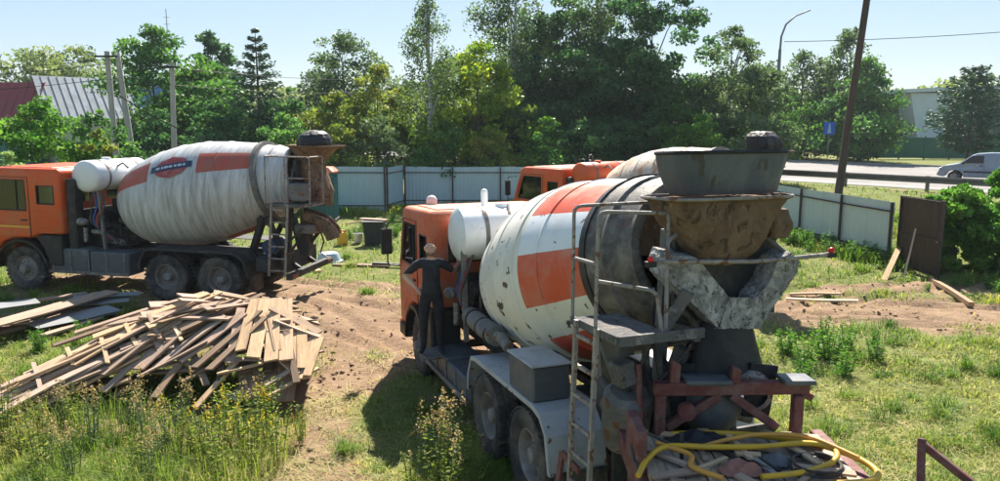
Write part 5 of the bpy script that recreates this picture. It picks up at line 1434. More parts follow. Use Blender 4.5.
# tall grass outside the fence and along the fence foot
xs_, ys_ = [], []
for (ax, ay), (bx, by), wd_ in (((10.6, 28.4), (11.5, 20.6), 0.9), ((-17, 34.0), (-5.6, 33.6), 0.9), ((-4.5, 36.2), (9.5, 36.0), 0.8), ((-5.2, 34.4), (-4.6, 36.6), 0.6), ((11.9, 28.5), (12.6, 21.5), 0.7), ((11.6, 35.0), (15.0, 28.0), 2.0), ((15.0, 28), (19.5, 23), 2.0)):
    k = int(1500 * math.hypot(bx - ax, by - ay) * wd_ / 3); t = rng.uniform(0, 1, k)
    xs_.append(ax + (bx - ax) * t + rng.normal(size=k) * wd_ * 0.4); ys_.append(ay + (by - ay) * t + rng.normal(size=k) * wd_ * 0.4)
xs_.append(rng.uniform(-8.0, -2.6, 5000)); ys_.append(rng.uniform(6.4, 9.6, 5000))
x = np.concatenate(xs_); y = np.concatenate(ys_); k = road_n(x, y) < -0.2; x, y = x[k], y[k]
hh = (0.15 + 0.45 * vnoise(x, y, 1.2, 67)) * rng.uniform(0.5, 1.3, len(x)); hh[y > 26] *= 1.25
blades(x, y, hh, np.where(y < 12, 0.007, 0.012 + 0.0009 * y), rng.uniform(0.2, 0.9, len(x)), np.clip(vnoise(x, y, 1.6, 69) * 0.6 + rng.uniform(0, 0.35, len(x)) + 0.15 * (y < 10), 0, 1), 'tall_grass', LM['grass'], 'taller rank grass along the foot of the fences')

# ------------------------------------------------------------------ weeds as single plants
def plant_meshes(h, n_st, spread, leafmat, flower, leaf_len, dens, fl_size):
    st = MB(); lc = []; ld = []; fc = []
    for i in range(n_st):
        a = random.uniform(0, 2 * math.pi); r = spread * math.sqrt(random.random())
        hh = h * random.uniform(0.62, 1.05)
        p0 = Vector((0.35 * r * math.cos(a), 0.35 * r * math.sin(a), -0.05)); p2 = Vector((r * math.cos(a), r * math.sin(a), hh)); p1 = p0.lerp(p2, 0.5) + Vector((0, 0, 0.06 * hh))
        st.tube([p0, p1, p2], [0.006, 0.005, 0.002], 4)
        m = int(dens * hh)
        for k in range(m):
            t = random.uniform(0.08, 0.97); p = p0 * (1 - t) ** 2 + p1 * 2 * t * (1 - t) + p2 * t * t
            b_ = random.uniform(0, 2 * math.pi); d = Vector((math.cos(b_), math.sin(b_), random.uniform(-0.2, 0.6))).normalized()
            L = leaf_len * random.uniform(0.5, 1.15) * (1.15 - 0.6 * t)
            lc.append((*(p + d * L * 0.5), L)); ld.append(tuple(d))
        if flower and random.random() < flower[1]:
            for k in range(int(26 * fl_size / 0.1)):
                t = random.uniform(0, 1); q = p2 + Vector((random.gauss(0, fl_size * 0.35 * (1.1 - t)), random.gauss(0, fl_size * 0.35 * (1.1 - t)), (t - 0.35) * fl_size * 1.6)); fc.append(tuple(q))
    lc = np.array(lc); ld = np.array(ld)
    V, F, T = leaf_quads(lc[:, :3], lc[:, 3], lc[:, 3] * 0.30, rng.uniform(0, 1, len(lc)), ld)
    out = [('stem', st.mesh('stem', stem_m, 60, fix=False)), ('foliage', np_mesh('foliage', V, F, LM[leafmat], T))]
    if fc:
        fc = np.array(fc); L = rng.uniform(0.015, 0.034, len(fc))
        V, F, T = leaf_quads(fc, L, L * 0.9, rng.uniform(0, 1, len(fc)))
        out.append(('flower_head', np_mesh('flower_head', V, F, LM[flower[0]], T)))
    return out

PROTO = {
    'goldenrod': [plant_meshes(0.9, 9, 0.26, 'weed', ('flower', 0.18), 0.10, 48, 0.10) for _ in range(3)],
    'dry_weed': [plant_meshes(0.9, 8, 0.22, 'olive', ('dryflower', 0.9), 0.09, 34, 0.13) for _ in range(2)],
    'leafy_weed': [plant_meshes(0.55, 12, 0.26, 'green', None, 0.11, 85, 0.1) for _ in range(3)],
    'tall_weed': [plant_meshes(0.8, 7, 0.22, 'weed', ('dryflower', 0.35), 0.11, 50, 0.08) for _ in range(3)],
}
def place_plant(proto, x, y, s, name, label, group):
    o = thing(name, label, 'plant', (x, y, g1(x, y)), (0, 0, random.uniform(0, 6)), group)
    o.scale = (s, s, s * random.uniform(0.85, 1.15))
    for nm, me in random.choice(PROTO[proto]):
        c = link_mesh(nm, me, o)
        if nm != 'stem': c['kind'] = 'stuff'

GL = 'yellow flowering goldenrod growing in front of the scrap wood heap'
for x, y, s in ((-3.6, 8.9, 1.05), (-3.25, 8.6, 1.1), (-3.0, 8.9, 0.95), (-3.9, 8.7, 0.9), (-3.45, 8.2, 0.95), (-2.75, 8.4, 0.8), (-4.3, 8.9, 0.85), (-2.95, 8.0, 0.85), (-3.2, 9.25, 0.9), (-3.7, 9.3, 0.95), (-2.6, 9.0, 0.6)):
    place_plant('goldenrod', x, y, s, 'goldenrod', GL, 'goldenrod in front of the scrap wood')
for i in range(24):
    place_plant('tall_weed', random.uniform(-7.4, -3.0), random.uniform(7.3, 9.4), random.uniform(0.5, 1.0), 'tall_weed', 'tall green weed among the plants before the scrap wood heap', 'tall weeds in the rough corner')
for x, y, s in ((-4.6, 9.0, 0.9), (-5.2, 8.7, 0.9), (-5.8, 9.1, 0.85), (-6.4, 8.8, 0.9), (-4.1, 8.3, 0.8), (-6.9, 9.2, 0.8), (-5.5, 8.2, 0.8), (-4.9, 7.8, 0.8), (-6.2, 8.0, 0.8), (-3.9, 7.6, 0.7), (-6.8, 8.3, 0.9), (-4.4, 9.4, 0.9), (-5.0, 9.3, 0.9), (-3.3, 9.4, 0.8)):
    place_plant('dry_weed', x, y, s, 'dry_weed', 'brown dried weed with seed heads before the scrap wood', 'dried weeds in the rough corner')
for x, y, s in ((-0.62, 8.15, 1.0), (-0.78, 8.0, 0.9), (-0.5, 7.8, 0.9)):
    place_plant('dry_weed', x, y, s, 'dry_weed', 'pale fluffy dried weed beside the rear wheels', 'dried weeds by the rear wheels')
for x, y, s in ((-0.45, 8.05, 0.9), (-0.75, 7.75, 1.0), (-0.35, 7.6, 0.9), (-1.0, 7.7, 0.7), (-0.6, 7.4, 0.8)):
    place_plant('tall_weed', x, y, s, 'tall_weed', 'green weed around the fluffy dried weeds by the rear wheels', 'weeds by the rear wheels')
for x, y, s in ((5.3, 12.0, 1.1), (5.8, 12.3, 1.2), (6.3, 12.7, 1.1), (5.7, 11.5, 0.95), (6.5, 12.1, 0.9), (5.0, 11.4, 0.9), (6.0, 13.0, 1.0), (5.2, 12.6, 1.0), (6.9, 12.9, 0.7)):
    place_plant('leafy_weed', x, y, s, 'leafy_weed', 'fresh green leafy weed at the edge of the dirt track', 'leafy weeds by the dirt track')
for i in range(34):
    t = random.random(); x = 10.7 + 0.75 * t + random.uniform(-0.9, 0.1); y = 27.5 - 7.0 * t
    place_plant('leafy_weed', x, y, random.uniform(0.6, 1.3), 'leafy_weed', 'green weed at the foot of the pale fence', 'weeds along the pale fence')
for i in range(14):
    x, y = random.uniform(10.3, 16.5), random.uniform(17.4, 18.9)
    place_plant('leafy_weed', x, y, random.uniform(0.5, 0.9), 'leafy_weed', 'low green weed in front of the bushes by the gate', 'weeds before the bushes')
for i in range(30):
    x, y = random.uniform(-6.3, 0.0), random.uniform(25.5, 33.0)
    place_plant('leafy_weed', x, y, random.uniform(0.6, 1.1), 'leafy_weed', 'green weed in the grass before the back fence', 'weeds before the back fence')
for i in range(12):
    x, y = random.uniform(-10.5, -5.6), random.uniform(11.6, 13.2)
    place_plant('leafy_weed', x, y, random.uniform(0.4, 0.8), 'leafy_weed', 'low green weed between the wood heap and the grey sheets', 'weeds between the heaps')

# ------------------------------------------------------------------ scrap wood heap: every board is a thing
WOOD = {
    'grey': wood_mat('wood_weathered_grey', [(0.22, 0.145, 0.10), (0.44, 0.31, 0.225), (0.31, 0.21, 0.145), (0.48, 0.355, 0.265)]),
    'brown': wood_mat('wood_weathered_brown', [(0.24, 0.145, 0.085), (0.40, 0.26, 0.16), (0.14, 0.09, 0.06), (0.45, 0.31, 0.20)]),
    'pale': wood_mat('wood_fresh_sawn', [(0.62, 0.42, 0.25), (0.55, 0.36, 0.20), (0.66, 0.48, 0.31), (0.50, 0.33, 0.20)]),
    'pinkish': wood_mat('wood_pinkish_board', [(0.50, 0.34, 0.25), (0.43, 0.29, 0.21), (0.55, 0.40, 0.31)]),
}
RIDGE = [(-7.5, 9.95, 0.12), (-6.5, 10.75, 0.56), (-5.6, 11.5, 0.98), (-4.7, 11.75, 1.12), (-3.8, 11.5, 1.05), (-3.25, 11.0, 0.65), (-2.9, 10.7, 0.15)]
def mound(x, y):
    best = 0.0
    for (ax, ay, az), (bx, by, bz) in zip(RIDGE[:-1], RIDGE[1:]):
        dx, dy = bx - ax, by - ay
        t = max(0, min(1, ((x - ax) * dx + (y - ay) * dy) / (dx * dx + dy * dy)))
        d = math.hypot(x - ax - t * dx, y - ay - t * dy); z = az + (bz - az) * t
        best = max(best, z - 0.55 * max(0.0, d - 0.22))
    return best

def board(p0, p1, w, t, roll, mat, name='plank', label='', cat='plank', group=None, ragged=0.0):
    p0 = Vector(p0); p1 = Vector(p1); d = p1 - p0; L = d.length; d.normalize()
    a = Vector((0, 0, 1)).cross(d)
    if a.length < 1e-3: a = Vector((0, 1, 0))
    a.normalize(); u = d.cross(a)
    q = Quaternion(d, roll); a = q @ a; u = q @ u
    b = MB(); hx, hy, hz = L / 2, w / 2, t / 2
    e = [random.uniform(-ragged, ragged) for _ in range(4)]; bow = random.uniform(-.012, .016) * L; sw = random.uniform(-.006, .006) * L
    vs = [(-hx + e[0], -hy, -hz), (-hx + e[1], hy, -hz), (-hx + e[1], hy, hz), (-hx + e[0], -hy, hz), (0, -hy + sw, -hz + bow), (0, hy + sw, -hz + bow), (0, hy + sw, hz + bow), (0, -hy + sw, hz + bow),
          (hx + e[2], -hy, -hz), (hx + e[3], hy, -hz), (hx + e[3], hy, hz), (hx + e[2], -hy, hz)]
    fs = [(0, 3, 2, 1), (8, 9, 10, 11)]
    for k in (0, 4):
        for i in range(4): fs.append((k + i, k + (i + 1) % 4, k + 4 + (i + 1) % 4, k + 4 + i))
    b.add(vs, fs)
    me = b.mesh(name, mat)
    o = link_mesh(name, me)
    m3 = Matrix((d, a, u)).transposed()
    o.matrix_world = Matrix.Translation((p0 + p1) / 2) @ m3.to_4x4()
    tag(o, label, cat, group)
    return o

HG = 'boards of the scrap wood heap'
def heap_board(cx, cy, yaw, L, w, t, lift, mk, where, roll=None):
    dx, dy = math.cos(yaw) * L / 2, math.sin(yaw) * L / 2
    z0 = max(g1(cx - dx, cy - dy) + 0.02, mound(cx - dx, cy - dy) + lift); z1 = max(g1(cx + dx, cy + dy) + 0.02, mound(cx + dx, cy + dy) + lift)
    zc = max(0.03, mound(cx, cy) + lift); s = max(0.0, zc - (z0 + z1) / 2) * 0.75
    if max(cx - dx, cx + dx) > -2.72: return
    tone = {'grey': 'grey weathered', 'brown': 'brown', 'pale': 'pale fresh sawn', 'pinkish': 'pinkish'}[mk]
    size = 'long' if L > 1.75 else ('short' if L < 1.0 else 'medium')
    kind = 'slat' if w < 0.085 else 'board'
    lab = '%s %s %s %s of the scrap wood heap' % (size, tone, kind, where)
    board((cx - dx, cy - dy, z0 + s), (cx + dx, cy + dy, z1 + s), w, t, random.uniform(-0.18, 0.18) if roll is None else roll, WOOD[mk], label=lab, group=HG, ragged=0.02)

random.seed(21)
# body of the heap, inside out
for lift in (-0.42, -0.26, -0.12, -0.02):
    for k in range(27):
        t = random.random(); i = random.randrange(1, 5)
        ax, ay, az = RIDGE[i]; bx, by, bz = RIDGE[i + 1]
        cx, cy = ax + (bx - ax) * t + random.uniform(-.45, .5), ay + (by - ay) * t + random.uniform(-.65, .45)
        heap_board(cx, cy, R(random.choice((38, 30, 50, -60, -75, 12))) + random.uniform(-.25, .25), random.uniform(0.5, 1.7), random.choice((0.08, 0.12, 0.15, 0.19, 0.26, 0.32)), random.choice((0.022, 0.028, 0.04, 0.075)), lift, random.choice(('grey', 'brown', 'brown', 'brown', 'pinkish')), 'in the body')
# long boards slanting down the tail, with slats lying side by side
for k in range(30):
    t = random.random(); cx = -6.9 + 1.9 * t + random.uniform(-.25, .25); cy = 10.15 + 1.35 * t + random.uniform(-.55, .38)
    heap_board(cx, cy, R(38) + random.uniform(-.22, .22), random.uniform(0.9, 1.9), random.uniform(0.11, 0.24), random.uniform(0.02, 0.04), random.uniform(-.02, .10), random.choice(('pinkish', 'brown', 'pinkish', 'grey', 'pale')), 'in the low tail')
# top boards, broad and pinkish grey
for cx, cy, yaw, L, w, mk in ((-5.75, 12.05, 40, 2.3, 0.16, 'grey'), (-5.45, 12.15, 37, 2.2, 0.14, 'pinkish'), (-5.15, 12.2, 34, 1.7, 0.28, 'pinkish'), (-4.82, 12.1, 40, 1.3, 0.32, 'pinkish'), (-4.55, 11.95, 47, 1.7, 0.15, 'pinkish'), (-5.4, 11.3, 3, 1.7, 0.17, 'grey'), (-5.0, 11.15, -2, 1.5, 0.15, 'grey'), (-4.3, 12.05, 15, 1.1, 0.2, 'grey'), (-4.05, 11.9, 30, 1.2, 0.13, 'brown'), (-4.75, 11.5, 48, 1.6, 0.13, 'brown'), (-4.45, 11.35, 52, 1.5, 0.1, 'brown'), (-4.2, 11.6, 40, 1.3, 0.12, 'grey'), (-5.9, 11.6, 38, 2.0, 0.12, 'grey'), (-6.2, 11.5, 40, 2.0, 0.10, 'brown')):
    heap_board(cx, cy, R(yaw) + random.uniform(-.04, .04), L, w, 0.03, random.uniform(0.06, 0.14), mk, 'on the crest')
# broad boards leaning down the front face
for cx, cy, yaw, L, w, mk in ((-5.55, 10.65, 58, 1.2, 0.34, 'grey'), (-5.15, 10.75, 62, 1.1, 0.32, 'pinkish'), (-4.75, 10.75, 50, 1.15, 0.20, 'grey'), (-4.45, 10.8, 52, 1.1, 0.20, 'pinkish'), (-4.2, 10.75, 55, 1.2, 0.22, 'brown'), (-4.0, 10.65, 57, 1.1, 0.18, 'brown'), (-4.9, 10.4, 35, 1.0, 0.18, 'grey'), (-5.9, 10.35, 42, 1.4, 0.2, 'grey')):
    heap_board(cx, cy, R(yaw) + random.uniform(-.05, .05), L, w, 0.028, random.uniform(0.05, 0.12), mk, 'on the front face')
# pale boards sliding down the near end
for cx, cy, yaw, L, w, mk in ((-3.75, 10.95, -80, 1.35, 0.20, 'pale'), (-3.55, 10.95, -76, 1.45, 0.20, 'pale'), (-3.36, 11.0, -74, 1.5, 0.20, 'pale'), (-3.95, 11.0, -84, 1.2, 0.15, 'pale'), (-3.2, 10.75, -72, 1.1, 0.14, 'pale'), (-3.05, 10.75, -76, 0.9, 0.16, 'pale'), (-2.95, 10.65, -84, 0.95, 0.17, 'pale'), (-2.84, 10.62, -88, 0.9, 0.12, 'pale'), (-3.62, 11.1, -68, 1.4, 0.12, 'brown'), (-4.1, 10.85, -80, 1.1, 0.13, 'pinkish'), (-3.2, 11.1, 5, 0.7, 0.16, 'pinkish'), (-3.3, 11.3, -8, 0.8, 0.18, 'brown'), (-3.3, 10.45, -35, 0.7, 0.12, 'pale'), (-3.15, 10.5, -65, 1.0, 0.1, 'brown')):
    heap_board(cx, cy, R(yaw) + random.uniform(-.04, .04), L, w, 0.03, random.uniform(0.05, 0.13), mk, 'sliding down the pale end')
for k in range(16):     # odd ends round the foot
    cx, cy = random.uniform(-6.3, -3.0), random.uniform(10.05, 10.55)
    heap_board(cx, cy, random.uniform(0, 3.1), random.uniform(0.35, 0.9), random.uniform(0.06, 0.13), 0.03, random.uniform(0.0, 0.06), random.choice(('pale', 'brown', 'brown', 'grey')), 'at the foot')
# narrow slats along the tail, as ladders of broken crates
for k in range(16):
    t = k / 15; cx = -6.75 + 1.75 * t + random.uniform(-.1, .1); cy = 10.1 + 1.0 * t + random.uniform(-.18, .18)
    heap_board(cx, cy, R(38) + random.uniform(-.1, .1) + (math.pi / 2 if k % 3 == 0 else 0), random.uniform(0.45, 0.8) if k % 3 == 0 else random.uniform(0.9, 1.5), 0.06, 0.028, random.uniform(0.10, 0.20), random.choice(('pale', 'pinkish', 'pale')), 'over the low tail')

# heap of grey sheets and boards behind
GM = {'sheet': paint('grey_sheet_steel', (0.24, 0.25, 0.26), (0.20, 0.18, 0.165), (0.45, 0.75), 1.5, rough=0.55, rnd=5.0), 'bl': WOOD['grey']}
for i, (p0, p1, w, t, mk, lab) in enumerate((
    ((-9.2, 12.5, 0.42), (-8.4, 15.3, 0.40), 0.30, 0.03, 'bl', 'long pale grey board on top of the grey sheet heap'),
    ((-9.45, 12.7, 0.36), (-8.7, 15.4, 0.34), 0.26, 0.03, 'bl', 'long grey board under the top one of the sheet heap'),
    ((-10.2, 13.6, 0.45), (-9.4, 14.3, 0.40), 0.55, 0.01, 'sheet', 'tilted square grey steel sheet on the sheet heap'),
    ((-9.3, 14.6, 0.22), (-8.0, 15.2, 0.26), 0.6, 0.01, 'sheet', 'flat grey steel sheet at the end of the sheet heap'),
    ((-8.9, 13.3, 0.20), (-8.0, 14.6, 0.22), 0.5, 0.01, 'sheet', 'bent grey steel sheet sticking out under the long boards'),
    ((-9.0, 14.9, 0.35), (-7.9, 15.5, 0.30), 0.35, 0.01, 'sheet', 'narrow steel sheet lying across the heap end'),
    ((-8.5, 13.0, 0.10), (-8.1, 14.2, 0.12), 0.2, 0.04, 'bl', 'short brown board beside the grey sheet heap'),
    ((-10.4, 12.9, 0.25), (-9.0, 13.4, 0.25), 0.3, 0.03, 'bl', 'grey board across the foot of the sheet heap'),
    ((-8.6, 14.0, 0.10), (-8.0, 14.6, 0.12), 0.45, 0.01, 'sheet', 'crumpled steel sheet on the grass by the sheet heap'),
    ((-9.9, 14.6, 0.3), (-9.1, 15.5, 0.28), 0.18, 0.04, 'bl', 'dark board behind the grey sheet heap'),
    ((-9.6, 13.1, 0.12), (-8.5, 14.9, 0.12), 0.5, 0.08, 'bl', 'thick plank at the bottom of the grey sheet heap'),
    ((-10.1, 13.0, 0.12), (-9.1, 15.1, 0.12), 0.4, 0.10, 'bl', 'second thick plank at the bottom of the sheet heap'))):
    board((p0[0], p0[1], p0[2] + g1(p0[0], p0[1])), (p1[0], p1[1], p1[2] + g1(p1[0], p1[1])), w, t, random.uniform(-.1, .1), GM[mk], 'steel_sheet' if mk == 'sheet' else 'plank', lab, 'sheet' if mk == 'sheet' else 'plank', 'heap of grey sheets and boards', 0.03)

# ------------------------------------------------------------------ odds and ends in the yard
def gnd(x, y, z=0.0): return (x, y, g1(x, y) + z)
board(gnd(-4.85, 20.7, 0.04), gnd(-3.2, 20.55, 0.05), 0.22, 0.05, 0, WOOD['grey'], 'beam', 'long grey beam lying on the grass before the back fence', 'beam')
board(gnd(-3.7, 20.6, 0.11), gnd(-1.9, 20.5, 0.06), 0.10, 0.06, 0, M['blacksteel'], 'steel_channel', 'dark steel channel lying along the grey beam', 'channel')
board(gnd(10.25, 18.9, 0.02), gnd(11.35, 20.3, 0.62), 0.14, 0.03, 0.2, WOOD['pale'], 'plank', 'pale plank leaning on the pale fence beside the brown gate', 'plank')
board(gnd(10.95, 19.2, 0.02), gnd(11.62, 20.0, 1.25), 0.045, 0.045, 0, WOOD['pinkish'], 'pole', 'thin wooden pole leaning against the brown gate leaf', 'pole')
board(gnd(11.5, 18.9, 0.05), gnd(10.85, 16.2, 0.05), 0.12, 0.10, 0, WOOD['brown'], 'beam', 'long low dark bar on the earth from the brown gate', 'beam')  # low dark bar laid along the thin dark line on the earth
board(gnd(6.9, 17.0, 0.04), gnd(8.4, 16.5, 0.05), 0.14, 0.04, 0, WOOD['pale'], 'plank', 'pale plank lying on the grass behind the tail lamp bar', 'plank')
board(gnd(7.2, 17.5, 0.04), gnd(8.3, 17.2, 0.05), 0.12, 0.04, 0, WOOD['brown'], 'plank', 'brown plank lying on the grass behind the tail lamp bar', 'plank')
board(gnd(-5.35, 20.2, 0.05), gnd(-5.0, 19.6, 0.06), 0.16, 0.04, 0, WOOD['pale'], 'plank', 'short pale board end lying by the blue basin', 'plank')
board(gnd(-4.85, 25.0, 0.86), gnd(-3.9, 24.7, 0.86), 0.26, 0.04, 0, WOOD['pinkish'], 'plank', 'board lying across the dark waste bin', 'plank')
board(gnd(-5.6, 26.2, 0.55), gnd(-4.3, 25.9, 0.80), 0.2, 0.04, 0, WOOD['pale'], 'plank', 'pale board propped behind the dark waste bin', 'plank')

bin_m = paint('dark_blue_plastic', (0.025, 0.03, 0.045), (0.07, 0.07, 0.07), (0.5, 0.8), 4, rough=0.5)
t_ = thing('waste_bin', 'dark plastic waste bin with a board on top before the back fence', 'bin', gnd(-4.35, 24.8))
b = MB(); b.loft([rrect(0, 0, 0.0, 0.60, 0.56, 0.08), rrect(0, 0, 0.04, 0.62, 0.58, 0.08), rrect(0, 0, 0.76, 0.74, 0.70, 0.1), rrect(0, 0, 0.80, 0.80, 0.76, 0.1), rrect(0, 0, 0.83, 0.80, 0.76, 0.1)]); b.build('bin_body', bin_m, t_, 40)
for s in (-1, 1):
    b = MB(); b.bb(s * 0.40 - 0.02, s * 0.40 + 0.02, -0.12, 0.12, 0.68, 0.72); b.build('handle', bin_m, t_)
yel = paint('yellow_plastic', (0.72, 0.42, 0.03), (0.45, 0.28, 0.06), (0.5, 0.8), 4, rough=0.45)
t_ = thing('jerrycan', 'yellow plastic jerrycan standing beside the dark waste bin', 'canister', gnd(-5.45, 24.7), (0, 0, 0.4))
b = MB(); b.loft([rrect(0, 0, 0.0, 0.34, 0.24, 0.05), rrect(0, 0, 0.34, 0.36, 0.26, 0.06), rrect(0, 0, 0.44, 0.26, 0.20, 0.05)]); b.build('can_body', yel, t_, 40)
b = MB(); b.tube(loop_pipe([(-0.12, 0, 0.42), (-0.10, 0, 0.52), (0.04, 0, 0.52), (0.05, 0, 0.44)], 0.02, 0.04), 0.02, 8); b.build('handle', yel, t_, 40)
b = MB(); b.cyl((0.10, 0, 0.44), (0.11, 0, 0.51), 0.035, None, 12); b.build('cap', M['redlamp'], t_, 40)
wp = paint('white_plastic', (0.6, 0.62, 0.62), (0.4, 0.38, 0.35), (0.5, 0.8), 3, rough=0.45)
t_ = thing('bucket', 'white plastic bucket between the jerrycan and the waste bin', 'bucket', gnd(-4.98, 25.1))
b = MB(); b.lathe([(0, 0), (0, 0.12), (0.30, 0.15), (0.32, 0.165), (0.32, 0.15), (0.02, 0.11), (0.02, 0)], (0, 0, 0), (0, 0, 1), 20); b.build('bucket_body', wp, t_, 40)
b = MB(); b.tube([(-0.155, 0, 0.29), (-0.13, -0.06, 0.36), (0, -0.09, 0.40), (0.13, -0.06, 0.36), (0.155, 0, 0.29)], 0.005, 6); b.build('handle', M['tubesteel'], t_, 40)
bl = paint('pale_blue_plastic', (0.36, 0.50, 0.60), (0.5, 0.5, 0.48), (0.5, 0.8), 3, rough=0.45)
t_ = thing('plastic_basin', 'pale blue plastic basin upturned on the grass by the dirt track', 'basin', gnd(-5.2, 21.6))
b = MB(); b.lathe([(0, 0.40), (0.02, 0.41), (0.03, 0.36), (0.22, 0.30), (0.26, 0.27), (0.27, 0.0)], (0, 0, 0), (0, 0, 1), 22); b.build('basin_shell', bl, t_, 40)
b = MB(); b.lathe([(0, 0.412), (0.0, 0.425), (0.025, 0.425), (0.025, 0.41)], (0, 0, 0), (0, 0, 1), 22); b.build('rim', bl, t_, 40)

# teal cabin (site toilet)
teal = paint('teal_plastic', (0.012, 0.12, 0.12), (0.03, 0.10, 0.10), (0.4, 0.8), 1.5, rough=0.4)
t_ = thing('toilet_cabin', 'teal plastic toilet cabin in front of the blue grey fence', 'cabin', gnd(-7.75, 31.6), (0, 0, 0.06))
b = MB(); b.bb(-0.55, 0.55, -0.55, 0.55, 0.1, 2.1); b.build('cabin_shell', teal, t_, None, 0.04)
b = MB()
for k in range(5): b.bb(0.551, 0.575, -0.48 + k * 0.22, -0.40 + k * 0.22, 0.2, 2.0); b.bb(-0.48 + k * 0.22, -0.40 + k * 0.22, -0.575, -0.551, 0.2, 2.0)
b.build('wall_rib', teal, t_)
b = MB(); b.loft([rrect(0, 0, 2.10, 1.22, 1.22, 0.1), rrect(0, 0, 2.16, 1.22, 1.22, 0.1), rrect(0, 0, 2.34, 0.9, 0.9, 0.15)]); b.build('roof', M['orange_old'], t_, 40)
b = MB(); b.bb(-0.60, 0.60, -0.60, 0.60, 0.0, 0.1); b.build('base', M['chassis'], t_)

